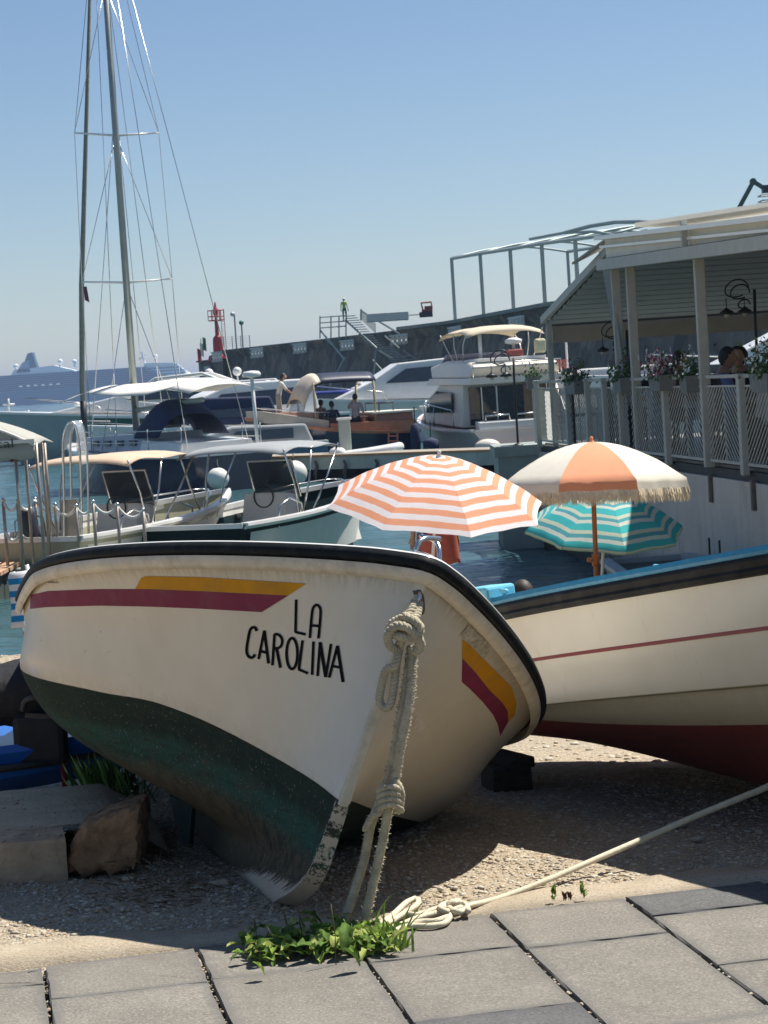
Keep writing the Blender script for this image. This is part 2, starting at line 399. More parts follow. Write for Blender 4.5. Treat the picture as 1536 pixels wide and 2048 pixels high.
peb_m = [mat('pebble_tan', (.46, .38, .27), .85, .25, 60), mat('pebble_grey', (.34, .295, .23), .85, .25, 60), mat('pebble_brown', (.37, .28, .18), .85, .25, 60), mat('pebble_pale', (.50, .45, .36), .8, .15, 60)]
n = 26000
P = np.stack([rng.uniform(-1.9, 1.9, n), 6.12 + rng.power(.75, n) * 3.0, np.zeros(n)], 1)
uvv = (P[:, 0] - O.x) * dl.x + (P[:, 1] - O.y) * dl.y
P = P[uvv < -.10 - rng.power(2, n) * .1]; sz = .003 + .0085 * rng.power(.3, len(P)); 
P[:, 2] = [beach_z(a, b_) for a, b_ in P[:, :2]]; P[:, 2] += sz * .12
tag(pebbles('gravel', P, sz, peb_m, .55), 'coarse tan gravel strewn under the beached boats', None, None, 'stuff')
# coarser shingle further down, towards the water
n = 9000
P = np.stack([rng.uniform(-5, 3, n), rng.uniform(9, 23.5, n), np.zeros(n)], 1); sz = .012 + .018 * rng.power(.5, n); P[:, 2] = [beach_z(a, b_) for a, b_ in P[:, :2]]
tag(pebbles('pebbles', P, sz, [peb_m[0], peb_m[1], peb_m[3]], .5), 'pale beach pebbles sloping to the harbour water', None, None, 'stuff')
# grit caught in the joints between the slabs
pp_ = []
for u in cols[2:-1]:
    for _ in range(150): pp_.append(O + dn * (u + rng.normal(0, .004)) + dl * rng.uniform(0, 1.4))
pp_ = np.array([tuple(p) for p in pp_]); pp_[:, 2] = -.022 + rng.uniform(0, .014, len(pp_)); tag(pebbles('gravel', pp_, .002 + .006 * rng.power(.4, len(pp_)), peb_m, .8), 'grit and small stones caught in the joints of the paving', None, None, 'stuff')
# a few single stones
for (px, py, rr, q, lab) in ((1357, 1648, .028, 1, 'flat grey stone in the shade behind the long taut rope'), (440, 1768, .028, 0, 'flat tan stone beside the foot of the cream boat keel'), (1393, 1678, .02, 1, 'small dark stone in the shade below the long taut rope'),
                        (255, 1757, .018, 0, 'small tan stone lying in front of the rough block')):
    p = gz(px, py, -.02); p = gz(px, py, beach_z(p.x, p.y) + .004); mb = MB(); mb.ball((0, 0, 0), rr, 14, 9, (1.35, .8, .5))
    mb.v = [(v[0] * (1 + .1 * math.sin(v[1] * 150 + px)), v[1], v[2] * (1 + .15 * math.sin(v[0] * 120))) for v in mb.v]
    o = mb.build('stone', peb_m[q], None, smooth=True); o.location = p; tag(o, lab, 'stone', 'loose stones on the gravel')

# ---------------------------------------------------------------- LA CAROLINA
HP = dict(le=.4577, L=1.6032, b=.8856, p=1.5837, q=1.1035, aft=.6, LT=4.5, bl=1.1117, H=1.1244, sh1=.3227, sh2=.0071, zk=-.1, rake=.0285, foot=.4,
          m=[.03, .035, .638, .8278, .9268, .9487, 1], bw=[.04, .05, .1563, .2876, .4535, .6789, 1])
VM = [0, .16, .30, .45, .62, .8, 1]
def pchip(xs, ys, x):
    xs = np.asarray(xs, float); ys = np.asarray(ys, float); x = np.clip(x, xs[0], xs[-1]); h = np.diff(xs); d = np.diff(ys) / h; mm = np.zeros_like(ys)
    for k in range(1, len(xs) - 1):
        if d[k - 1] * d[k] > 0:
            w1 = 2 * h[k] + h[k - 1]; w2 = h[k] + 2 * h[k - 1]; mm[k] = (w1 + w2) / (w1 / d[k - 1] + w2 / d[k])
    mm[0] = d[0]; mm[-1] = d[-1]; i = np.clip(np.searchsorted(xs, x) - 1, 0, len(xs) - 2); t = (x - xs[i]) / h[i]
    return ys[i] * (1 + 2 * t) * (1 - t) ** 2 + h[i] * mm[i] * t * (1 - t) ** 2 + ys[i + 1] * t * t * (3 - 2 * t) + h[i] * mm[i + 1] * t * t * (t - 1)
def hull(s, v):
    p = HP; s = np.asarray(s, float); v = np.asarray(v, float)
    u = np.minimum(s / (p['L'] * (1 + p['le'] * (1 - v))), 1); Wr = p['b'] * (1 - (1 - u) ** p['p']) ** (1 / p['q'])
    ua = np.clip((s - p['L']) / (p['LT'] - p['L']), 0, 1); Wr = Wr * (1 - p['aft'] * ua ** 2)
    t = np.clip(s / (p['bl'] * p['L']), 0, 1); t = t * t * (3 - 2 * t)
    g = (1 - t) * pchip(VM, p['bw'], v) + t * pchip(VM, p['m'], v)
    s2 = np.minimum(s, 2.2); zr = p['H'] - p['sh1'] * s2 + p['sh2'] * s2 ** 2; zk = p['zk'] * np.minimum(s, 1.3)
    x = -s - p['rake'] * (1 - v) * np.exp(-s) - p['foot'] * np.clip(1 - v / .22, 0, 1) ** 2
    th = .012 + .018 * np.clip(1 - v / .5, 0, 1)
    th = th * np.sqrt(np.clip(v / .05, 0, 1)) + .002
    return x, Wr * g * np.clip(v / .03 + .15, 0, 1) + th, zk + v * (zr - zk)
HE, PT, YA = R(22.8595), R(-1.8019), R(10.6599)
def cworld(x, y, z):
    y2 = y * math.cos(HE) - z * math.sin(HE); z2 = y * math.sin(HE) + z * math.cos(HE)
    x2 = x * math.cos(PT) - z2 * math.sin(PT); z3 = x * math.sin(PT) + z2 * math.cos(PT)
    return Vector((-.3212 + x2 * math.sin(YA) - y2 * math.cos(YA), 6.0 - x2 * math.cos(YA) - y2 * math.sin(YA), z3 - .0516))
def hp(s, v, side): x, w, z = hull(s, v); return cworld(float(x), side * float(w), float(z))
_c0 = cworld(0, 0, 0); C_UP = (cworld(0, 0, 1) - _c0).normalized(); C_SB = (cworld(0, 1, 0) - _c0).normalized(); C_FW = (cworld(1, 0, 0) - _c0).normalized()

M, N, L, b = nodes_of('carolina_hull', .42); b.inputs['Coat Weight'].default_value = .1
A = lambda nme: nd(N, 'ShaderNodeAttribute', attribute_name=nme).outputs['Fac']
g = N.new('ShaderNodeTexCoord').outputs['Object']
pd, va, sa = A('pd'), A('hv'), A('hs')
cmb = nd(N, 'ShaderNodeCombineXYZ'); L.new(math_(N, L, 'MULTIPLY', sa, 9), cmb.inputs[0]); L.new(math_(N, L, 'MULTIPLY', va, 1.6), cmb.inputs[1]); streak = noise(N, L, cmb.outputs[0], 9, 8, .7)
cmb2 = nd(N, 'ShaderNodeCombineXYZ'); L.new(math_(N, L, 'MULTIPLY', sa, 1.5), cmb2.inputs[0]); L.new(math_(N, L, 'MULTIPLY', va, 9), cmb2.inputs[1]); hstreak = noise(N, L, cmb2.outputs[0], 4, 9, .75)
n1 = noise(N, L, g, 3, 6); n2 = noise(N, L, g, 22, 9, .75); n3 = noise(N, L, g, 90, 6, .7)
top = mixc(N, L, rng_(N, L, n1, .35, .65), (.60, .54, .43), (.67, .61, .50))
# brown grime runs below the rail, scuffs, faint blotches
grime = math_(N, L, 'MULTIPLY', rng_(N, L, va, .90, .985, 0, 1), rng_(N, L, streak, .38, .62))
top = mixc(N, L, math_(N, L, 'MULTIPLY', grime, .85), top, (.25, .19, .11))
cmb3 = nd(N, 'ShaderNodeCombineXYZ'); L.new(math_(N, L, 'MULTIPLY', sa, 3), cmb3.inputs[0]); L.new(math_(N, L, 'ADD', math_(N, L, 'MULTIPLY', va, 30), math_(N, L, 'MULTIPLY', sa, 14)), cmb3.inputs[1]); scr = noise(N, L, cmb3.outputs[0], 2.2, 10, .8)
top = mixc(N, L, math_(N, L, 'MULTIPLY', rng_(N, L, scr, .62, .66), rng_(N, L, n1, .42, .58, 0, .75)), top, (.30, .25, .19))
top = mixc(N, L, math_(N, L, 'MULTIPLY', rng_(N, L, pd, .05, .0), rng_(N, L, n2, .4, .6, 0, .4)), top, (.34, .33, .25))
top = mixc(N, L, rng_(N, L, hstreak, .60, .78, 0, .35), top, (.47, .40, .30))
top = mixc(N, L, rng_(N, L, noise(N, L, g, 5.2, 10, .8), .66, .76, 0, .35), top, (.44, .34, .25))
vo = nd(N, 'ShaderNodeTexVoronoi'); vo.inputs['Scale'].default_value = 13; L.new(g, vo.inputs['Vector'])
top = mixc(N, L, math_(N, L, 'MULTIPLY', rng_(N, L, vo.outputs['Distance'], .05, .03), rng_(N, L, n1, .5, .6, 0, .8)), top, (.2, .15, .1))
dd = math_(N, L, 'ADD', math_(N, L, 'MULTIPLY', pd, -1), math_(N, L, 'MULTIPLY', math_(N, L, 'SUBTRACT', n2, .5), .07))
low = mixc(N, L, n2, (.011, .022, .016), (.026, .045, .033))
low = mixc(N, L, rng_(N, L, dd, .075, .125, 0, 1, True), low, (.03, .088, .066))
low = mixc(N, L, rng_(N, L, hstreak, .46, .62, 0, .85), low, (.026, .042, .030)); low = mixc(N, L, math_(N, L, 'MULTIPLY', rng_(N, L, noise(N, L, g, 6, 10, .8), .50, .64), rng_(N, L, dd, .04, .16, .2, .8)), low, (.075, .068, .048))
low = mixc(N, L, rng_(N, L, dd, .165, .23, 0, 1, True), low, mixc(N, L, rng_(N, L, n2, .4, .6), (.035, .033, .026), (.10, .085, .055)))
low = mixc(N, L, math_(N, L, 'MULTIPLY', rng_(N, L, dd, .16, .3), rng_(N, L, sa, .5, 1.2, .1, .75)), low, (.17, .135, .085))
low = mixc(N, L, math_(N, L, 'MULTIPLY', rng_(N, L, n3, .60, .68), rng_(N, L, dd, .0, .03, .3, .8)), low, (.30, .29, .22))
low = mixc(N, L, math_(N, L, 'MULTIPLY', rng_(N, L, noise(N, L, g, 9, 9, .8), .62, .68), rng_(N, L, dd, .1, .18)), low, (.30, .17, .07))
# keel foot rubbed back to cream, in streaks
ft = math_(N, L, 'ADD', math_(N, L, 'ADD', rng_(N, L, va, .17, .0, 0, 1.0), rng_(N, L, sa, 1.0, .35, -.8, .08)), math_(N, L, 'MULTIPLY', math_(N, L, 'SUBTRACT', streak, .5), 1.5))
ft = math_(N, L, 'ADD', ft, math_(N, L, 'MULTIPLY', rng_(N, L, sa, .03, .004, 0, .8), n3))
low = mixc(N, L, rng_(N, L, ft, .42, .5), low, mixc(N, L, n2, (.40, .33, .25), (.60, .53, .44)))
edge = math_(N, L, 'ADD', pd, math_(N, L, 'MULTIPLY', math_(N, L, 'SUBTRACT', n2, .5), .004))
isp = rng_(N, L, edge, .0008, -.0008)
col = mixc(N, L, isp, top, low); L.new(col, b.inputs['Base Color'])
L.new(rng_(N, L, isp, 0, 1, .36, .8), b.inputs['Roughness']); L.new(rng_(N, L, isp, 0, 1, .4, .12), b.inputs['Specular IOR Level']); L.new(rng_(N, L, isp, 0, 1, .1, 0), b.inputs['Coat Weight'])
bp = nd(N, 'ShaderNodeBump'); bp.inputs['Distance'].default_value = .0035
L.new(math_(N, L, 'MULTIPLY', math_(N, L, 'ADD', n2, n3), math_(N, L, 'ADD', isp, .06)), bp.inputs['Height']); L.new(bp.outputs[0], b.inputs['Normal'])
carolina_m = M

PS = ([0, .16, .43, .757, .974, 1.278, 1.722, 2.6, 4.5], [.419, .421, .417, .413, .398, .336, .259, .18, .12])
PP = ([0, .1, .557, .896, 1.3, 1.704, 2.6, 4.5], [.417, .40, .345, .292, .235, .19, .15, .12])
sv = np.r_[0, .008, .02, .04, .07, np.linspace(.1, 1.2, 34), np.linspace(1.25, 4.45, 60)]; vv = np.r_[0, .006, .013, .022, .035, np.linspace(.05, .2, 12), np.linspace(.22, 1, 54)]
SSg, VVg = np.meshgrid(sv, vv, indexing='ij'); hx, hw, hz = hull(SSg, VVg)
carolina = thing('beached_boat', 'cream boat with green bottom lettered LA CAROLINA, heeled over on the gravel', 'boat', tuple(cworld(-.4, 0, 0)))
mb = MB(); at_pd = []; at_v = []; at_s = []
for side, tab in ((1, PS), (-1, PP)):
    rings = [[cworld(hx[i, j], side * hw[i, j], hz[i, j]) for j in range(len(vv))] for i in range(len(sv))]
    if side < 0: rings = [list(r) for r in rings]
    k = len(mb.f); mb.loft(rings, closed_ring=False)
    if side > 0: mb.f[k:] = [f[::-1] for f in mb.f[k:]]
    for i in range(len(sv)):
        zp = float(pchip(tab[0], tab[1], sv[i]))
        for j in range(len(vv)): at_pd.append(hz[i, j] - zp); at_v.append(vv[j]); at_s.append(sv[i])
nv = len(vv); ns = len(sv); off = ns * nv
for j in range(nv - 1):                     # close the stem, the keel and the transom
    mb.f.append((j, off + j, off + j + 1, j + 1)); e0 = (ns - 1) * nv
    mb.f.append((e0 + j, e0 + j + 1, off + e0 + j + 1, off + e0 + j)); mb.mi += [0, 0]
for i in range(ns - 1): mb.f.append((i * nv, (i + 1) * nv, off + (i + 1) * nv, off + i * nv)); mb.mi.append(0)
hull_o = mb.build('hull', carolina_m, carolina)
for nme, vals in (('pd', at_pd), ('hv', at_v), ('hs', at_s)):
    a_ = hull_o.data.attributes.new(nme, 'FLOAT', 'POINT'); a_.data.foreach_set('value', vals)
autosmooth(hull_o, 50)
bvh = BVHTree.FromPolygons([Vector(v) for v in mb.v], mb.f)
def on_hull(px, py, off=.0018):
    for k in range(60):
        h = bvh.ray_cast(CAM, ray(px, py).normalized())
        if h[0] is not None: break
        px += (.8 if px < 600 else -.8)
    n_ = h[1] if h[1].dot(ray(px, py)) < 0 else -h[1]
    return h[0] + n_ * off
def decal(topl, botl, name, m, nc=60, nr=5, off=.0018):
    a = resample(topl, nc); c = resample(botl, nc)
    rings = [[on_hull(*(a[i] * (1 - j / nr) + c[i] * (j / nr)), off) for j in range(nr + 1)] for i in range(nc)]
    q = MB(); q.loft(rings, closed_ring=False); return q.build(name, m, carolina, smooth=True)
maroon = mat('maroon_stripe', (.20, .020, .060), .6, .12, 12, spec=.2, dirt=(.26, .12, .12), dirt_amt=.3, dirt_scale=9)
ochre = mat('ochre_stripe', (.56, .25, .004), .6, .10, 12, spec=.2, dirt=(.3, .16, .05), dirt_amt=.4, dirt_scale=9)
decal([(62, 1190), (95, 1182), (200, 1178), (300, 1178), (400, 1182), (500, 1187), (577, 1191)], [(61, 1218), (95, 1214), (200, 1211), (300, 1213), (400, 1217), (470, 1221), (524, 1224)], 'maroon_stripe', maroon)
decal([(283, 1155), (292, 1152), (400, 1154), (500, 1160), (613, 1167)], [(271, 1177.6), (300, 1177.6), (400, 1181.6), (500, 1186.6), (577, 1190.6)], 'yellow_stripe', ochre)
decal([(924, 1278), (941, 1292), (987, 1338), (1023, 1374), (1033, 1406), (1029, 1431)], [(924, 1315), (950, 1343), (978, 1379), (1003, 1403), (1015, 1420), (1016, 1443)], 'yellow_stripe', ochre, 40)
decal([(924, 1315.6), (950, 1343.6), (978, 1379.6), (1003, 1403.6), (1015, 1420.6), (1016, 1443)], [(923, 1363), (940, 1378), (964, 1402), (985, 1428), (995, 1448), (1000, 1471)], 'maroon_stripe', maroon, 40)
# tape patch and faint mark on the port bow
decal([(936, 1249), (985, 1293)], [(920, 1268), (968, 1315)], 'tape_patch', mat('old_tape', (.33, .28, .21), .6, .35, 60, col2=(.5, .45, .36)), 14, 6, .0026)
decal([(833, 1429), (856, 1452)], [(823, 1452), (843, 1478)], 'faded_sticker', mat('faded_sticker', (.53, .49, .42), .6, .1, 40, col2=(.56, .52, .45)), 8, 4, .0014)
Z = lambda x, y: (440 + x * .4557, 1060 + y * .4557)
ink = mat('black_lettering', (.006, .006, .007), .85, .2, 30, spec=.08)
def letter(strokes):
    q = MB()
    for st, wd in strokes:
        P2 = spline([Z(*p) for p in st], max(8, 4 * len(st))) if len(st) > 3 else resample([Z(*p) for p in st], 14 * (len(st) - 1) + 1)
        P2 = np.array([tuple(p) for p in P2]); T = np.gradient(P2, axis=0); T /= np.linalg.norm(T, axis=1)[:, None] + 1e-9; Nn = np.stack([-T[:, 1], T[:, 0]], 1) * wd / 2
        q.loft([[on_hull(*(p + n_ * k), .0022) for k in (-1, 0, 1)] for p, n_ in zip(P2, Nn)], closed_ring=False)
    return q.build('letter', ink, carolina)
W5 = 5.2
letter([([(336, 305), (333, 448)], W5), ([(331, 447), (378, 458)], W5)])
letter([([(396, 474), (402, 400), (408, 350), (416, 333), (426, 328), (437, 335), (443, 352), (441, 400), (434, 476)], W5), ([(402, 418), (439, 422)], W5)])
letter([([(163, 443), (158, 431), (149, 426), (138, 432), (130, 452), (120, 510), (119, 535), (126, 553), (138, 560), (149, 556), (155, 545)], W5 * 1.05)])
letter([([(171, 566), (196, 441)], W5), ([(196, 441), (215, 586)], W5 * 1.1), ([(181, 532), (208, 538)], W5)])
letter([([(232, 594), (241, 456)], W5), ([(240, 457), (256, 458), (270, 470), (275, 488), (270, 508), (256, 518), (238, 518)], W5), ([(250, 520), (267, 605)], W5 * 1.1)])
letter([([(318 + 24 * math.cos(a) , 542 + 68 * math.sin(a)) for a in np.linspace(0, 2 * PI, 17)], W5 * 1.05)])
letter([([(364, 484), (348, 612)], W5), ([(346, 611), (388, 629)], W5)])
letter([([(412, 489), (406, 636)], W5)])
letter([([(430, 641), (441, 492)], W5), ([(441, 492), (466, 646)], W5 * 1.25), ([(466, 646), (489, 500)], W5)])
letter([([(481, 648), (517, 508)], W5), ([(517, 508), (542, 668)], W5 * 1.2), ([(492, 597), (531, 604)], W5)])

# gunwale: cream lip, black rubber strake, white cap, all swept along the rail
rs = np.r_[np.linspace(4.45, 1.3, 50), np.linspace(1.25, .09, 34)]
rail = [hp(s, 1, 1) for s in rs] + [(hp(0, 1, 1) * .5 + hp(0, 1, -1) * .5) + C_FW * .012] + [hp(s, 1, -1) for s in rs[::-1]]
RA = np.array([tuple(p) for p in rail])
RA = resample(RA, 900)
for _ in range(14):
    B2 = RA.copy(); B2[1:-1] = RA[1:-1] * .5 + (RA[:-2] + RA[2:]) * .25; RA = B2
RA = RA[::2]; railv = [Vector(p) for p in RA]
for i_ in range(len(railv)):
    e_ = math.exp(-((i_ - (len(railv) - 1) / 2) / 9) ** 2); railv[i_] = railv[i_] + C_FW * .016 * e_
def sweep(prof, name, m, smooth=True, path=None):
    path = path or railv; rings = []
    for i, p in enumerate(path):
        t = (path[min(i + 1, len(path) - 1)] - path[max(i - 1, 0)]).normalized(); out = t.cross(C_UP) * -1
        out.normalize(); up = out.cross(t) * -1
        if up.dot(C_UP) < 0: up = -up
        if out.dot(p - cworld(-1.9, 0, .9)) < 0: out = -out
        rings.append([p + out * a + up * c_ for a, c_ in prof])
    q = MB(); q.loft(rings, caps=True); o = q.build(name, m, carolina); autosmooth(o, 40); return o
strake_m = mat('black_strake', (.007, .009, .010), .55, .3, 12, spec=.14, bump=.0008, bscale=80, dirt=(.16, .15, .13), dirt_amt=.15, dirt_scale=30)
sweep([(-.012, -.019), (.014, -.019), (.026, -.012), (.030, 0), (.027, .010), (.018, .018), (-.012, .018)], 'rubbing_strake', strake_m)
sweep([(-.10, .016), (.012, .0185), (.017, .021), (.012, .025), (-.10, .026)], 'gunwale_cap', white_gel)
lip_m = mat('cream_lip', (.62, .55, .43), .45, .15, 10, dirt=(.22, .17, .11), dirt_amt=.5, dirt_scale=12)
sweep([(-.006, -.058), (.004, -.054), (.013, -.046), (.018, -.030), (.018, -.0215), (-.006, -.0215)], 'rail_lip', lip_m)
# stem band and worn keel edge
st = [(cworld(float(hull(0, v)[0]) + .007, 0, float(hull(0, v)[2])), v) for v in np.linspace(.36, .965, 40)]
q = MB(); q.loft([[p - C_SB * .018 - C_FW * .012, p - C_SB * .012 + C_FW * .002, p + C_SB * .012 + C_FW * .002, p + C_SB * .018 - C_FW * .012] for p, v in st], caps=True)
q.build('stem_band', mat('stem_cream', (.58, .52, .40), .5, .14, 9, dirt=(.24, .2, .14), dirt_amt=.5, dirt_scale=14), carolina, bevel=.003)
# deck, well and thwarts (seen only from above)
deck_m = mat('boat_deck', (.6, .58, .52), .6, .1, 6)
q = MB(); a = [hp(s, .955, 1) for s in np.linspace(.05, 4.4, 40)]; c = [hp(s, .955, -1) for s in np.linspace(.05, 4.4, 40)]
q.loft([[p, p.lerp(r_, .12), p.lerp(r_, .88), r_] if i > 8 else [p, p.lerp(r_, .4), p.lerp(r_, .6), r_] for i, (p, r_) in enumerate(zip(a, c))], closed_ring=False)
del q.f[:]; q.mi = []
for i in range(39):
    for k in (0, 1, 2):
        if k == 1 and i > 9 and i < 36: continue
        q.f.append((i * 4 + k, i * 4 + k + 1, i * 4 + 5 + k, i * 4 + 4 + k)); q.mi.append(0)
q.build('side_deck', deck_m, carolina)
q = MB(); q.loft([[hp(s, .955, 1).lerp(hp(s, .955, -1), .12), hp(s, .4, 1).lerp(hp(s, .4, -1), .2), hp(s, .4, 1).lerp(hp(s, .4, -1), .8), hp(s, .955, 1).lerp(hp(s, .955, -1), .88)] for s in np.linspace(1.1, 4.1, 20)], closed_ring=False)
q.build('well', deck_m, carolina)
for s in (1.8, 3.0):
    q = MB(); p0, p1 = hp(s, .75, 1), hp(s, .75, -1); q.beam(p0.lerp(p1, .14), p0.lerp(p1, .86), .28, .03, C_UP); q.build('thwart', teak, carolina)
# bent steel hand rail on the port side
hr = [at(832, 1125, 6.62), at(833, 1100, 6.62), at(838, 1085, 6.63), at(850, 1077, 6.65), at(864, 1077, 6.68), at(880, 1078, 6.72)]
q = MB(); q.tube(spline(hr, 22), .008, 10); q.build('bow_rail', steel, carolina, smooth=True)
hr = [at(842, 1070, 6.85), at(846, 1074, 6.84), at(858, 1076, 6.82), at(870, 1082, 6.8), at(877, 1092, 6.78), at(879, 1110, 6.76), at(878, 1160, 6.74)]
q = MB(); q.tube(spline(hr, 26), .008, 10); q.build('bow_rail', steel, carolina, smooth=True)
# bow eye
eye = on_hull(832, 1200, .004)
q = MB(); pl = [on_hull(826, 1186, .004), on_hull(840, 1184, .004), on_hull(842, 1222, .004), on_hull(828, 1226, .004)]
q.tube(spline([pl[0], pl[1], pl[2], pl[3]], 20), .007, 8)
q.build('bow_eye_slot', mat('old_bronze', (.12, .11, .09), .5, .3, 30, metal=.6), carolina, smooth=True)
q = MB(); q.tube([eye + C_FW * (-.01 + .03 * math.sin(a)) + C_UP * (.026 * math.cos(a)) for a in np.linspace(0, PI, 14)], .0055, 8)
q.build('bow_eye', steel, carolina, smooth=True)
# little worn badge by the left end of the maroon stripe
q = MB(); q.loft([[on_hull(97 + 20 * t, 1163 + 1 * t, .003), on_hull(97 + 20 * t, 1166, .003)] for t in np.linspace(0, 1, 5)], closed_ring=False); q.build('old_badge', mat('badge_grey', (.2, .19, .16), .5, .3, 40), carolina)
# bilge keel end, hanging in the shade behind the foot
q = MB(); a_ = [at(338, 1590, 7.45), at(384, 1612, 7.4), at(378, 1697, 7.35), at(366, 1692, 7.38), at(352, 1650, 7.42)]
q.plate(a_, (.012, .035, 0)); q.build('bilge_keel', mat('runner_green', (.03, .05, .04), .7, .3, 12), carolina)
# ---------------------------------------------------------------- second boat, blue inside, leaning away
bA = Vector((.56, 7.85, 0)); bD = Vector((.47, -.88, 0)).normalized(); bN = Vector((-bD.y, bD.x, 0)); HB = .80
b2 = thing('beached_boat', 'large off-white wooden boat with blue gunwale and red bottom, propped behind the heeled cream boat', 'boat', tuple(bA + bD * 1.0 + bN * .8 + Vector((0, 0, -.1))))
ph2 = R(9); lean_u = bN * math.sin(ph2) + Vector((0, 0, math.cos(ph2))); lean_s = -bN * math.cos(ph2) + Vector((0, 0, math.sin(ph2)))
T0, T1 = -1.95, 3.55
def b2_keel(t): 
    e = max(0, (-.9 - t)) ** 2 * 1.2 + max(0, t - 2.7) ** 2 * .9
    return bA + bD * t + bN * HB + Vector((0, 0, -.02 - .055 * (t + .5) + e))
def lvl(t):
    """(offset from the rail line, z) from keel up to rail on the near side"""
    return [(.745, -.005 - .055 * (t + .5)), (.56, .015 - .040 * (t + .5)), (.32, max(.10 + .07 * t, .035 + .04 * (t + .5))), (.17, .198 + .085 * t + .02 * t * t), (.10, .262 + .12 * t), (.069, .288 + .148 * t), (.05, .38 + .15 * t), (.03, .461 + .153 * t), (.01, .57 + .153 * t), (0, .655 + .153 * t)]
def b2_ring(t, f=1.0):
    K = b2_keel(t); u = (t - (T0 + T1) / 2) / ((T1 - T0) / 2); tp = max(0, 1 - abs(u) ** 3.4) ** .72
    out = []
    for off, z in lvl(min(max(t, -1.6), 3.3)):
        P_ = bA + bD * t + bN * off + Vector((0, 0, z)); d = P_ - K; ly = d.dot(lean_s); lz = d.dot(lean_u)
        h = max(0, min(1, lz / .7)); w = ly * tp * (1 - (1 - tp) * .5 * (1 - h)) + .025 * (1 - tp)
        out.append((w, lz))
    return K, out
ts = np.r_[np.linspace(T0, -.6, 18), np.linspace(-.55, 2.4, 50), np.linspace(2.45, T1, 18)]
M, N, L, b = nodes_of('offwhite_hull', .35); lvA = nd(N, 'ShaderNodeAttribute', attribute_name='lv').outputs['Fac']; g = N.new('ShaderNodeTexCoord').outputs['Object']
mp = nd(N, 'ShaderNodeMapping'); mp.inputs['Scale'].default_value = (4, 4, 1); L.new(g, mp.inputs[0])
n1 = noise(N, L, g, 2.2, 7); n2 = noise(N, L, mp.outputs[0], 5, 9, .75)
top = mixc(N, L, rng_(N, L, n1, .35, .65), (.70, .64, .50), (.78, .72, .58)); top = mixc(N, L, rng_(N, L, n2, .58, .75, 0, .5), top, (.44, .39, .27))
lowg = mixc(N, L, rng_(N, L, n2, .35, .7), (.52, .48, .34), (.60, .55, .42))
top = mixc(N, L, rng_(N, L, lvA, 5.02, 4.98), top, lowg)
top = mixc(N, L, math_(N, L, 'MULTIPLY', rng_(N, L, lvA, 4.9, 4.96), rng_(N, L, lvA, 5.06, 5.0)), top, (.22, .19, .09))
top = mixc(N, L, math_(N, L, 'MULTIPLY', rng_(N, L, lvA, 3.6, 3.0), rng_(N, L, n2, .45, .65, 0, .6)), top, (.28, .26, .18))
red = mixc(N, L, rng_(N, L, n2, .35, .65), (.17, .032, .024), (.25, .055, .04)); red = mixc(N, L, rng_(N, L, noise(N, L, g, 18, 8, .75), .62, .7, 0, .5), red, (.2, .1, .08))
c = mixc(N, L, rng_(N, L, lvA, 3.01, 2.99), top, red)
L.new(c, b.inputs['Base Color']); off2_m = M
q = MB(); lv_ = []; SUBL = 5
for sgn in (1, -1):
    rings = []
    for t in ts:
        K, o_ = b2_ring(t); idx = np.arange(10); fi = np.linspace(0, 9, 9 * SUBL + 1)
        ws = pchip(idx, [w for w, z in o_], fi); zs = pchip(idx, [z for w, z in o_], fi)
        # sharp knuckle lip between level 4 and 5
        rings.append([K + lean_s * (sgn * (float(w) + (.012 if f_ >= 5 else 0))) + lean_u * float(z) for w, z, f_ in zip(ws, zs, fi)]); lv_ += list(fi)
    k = len(q.f); q.loft(rings, closed_ring=False)
    if sgn > 0: q.f[k:] = [f[::-1] for f in q.f[k:]]
nr_ = 9 * SUBL + 1; of_ = len(ts) * nr_
for i in range(len(ts) - 1): q.f.append((i * nr_, (i + 1) * nr_, of_ + (i + 1) * nr_, of_ + i * nr_)); q.mi.append(0)
for e0 in (0, (len(ts) - 1) * nr_):
    for j in range(nr_ - 1): q.f.append((e0 + j, of_ + e0 + j, of_ + e0 + j + 1, e0 + j + 1)); q.mi.append(0)
o = q.build('hull', off2_m, b2); a_ = o.data.attributes.new('lv', 'FLOAT', 'POINT'); a_.data.foreach_set('value', [float(v) for v in lv_]); autosmooth(o, 30)
def b2p(t, i, sgn=1, out=0.0, up=0.0):
    K, o_ = b2_ring(t); idx = np.arange(10); w = float(pchip(idx, [a[0] for a in o_], i)); z = float(pchip(idx, [a[1] for a in o_], i))
    return K + lean_s * (sgn * (w + (.012 if i >= 5 else 0) + out)) + lean_u * (z + up)
blue_p = mat('turquoise_blue_paint', (.02, .22, .36), .4, .12, 8, dirt=(.25, .45, .5), dirt_amt=.3, dirt_scale=25)
blk2 = mat('weathered_black_strake', (.012, .012, .011), .6, .5, 10, spec=.2, dirt=(.07, .06, .045), dirt_amt=.5, dirt_scale=5, bump=.001, bscale=60)
def b2sweep(prof, name, m, sgns=(1, -1)):
    for sg in sgns:
        q = MB(); q.loft([[b2p(t, 9, sg, a, c_) for a, c_ in prof] for t in ts], caps=True); o = q.build(name, m, b2); autosmooth(o, 35)
b2sweep([(-.004, -.030), (.018, -.028), (.026, -.016), (.018, -.004), (.022, .004), (.028, .016), (.022, .028), (-.004, .030)], 'rubbing_strake', blk2)
b2sweep([(-.07, .031), (.018, .031), (.024, .042), (.018, .060), (-.07, .064)], 'gunwale', blue_p)
q = MB(); 
for t in (0,): pass
rings = [[b2p(t, 7, 1, .0015, -.008), b2p(t, 7, 1, .0028, 0), b2p(t, 7, 1, .0015, .008)] for t in ts[:60]]
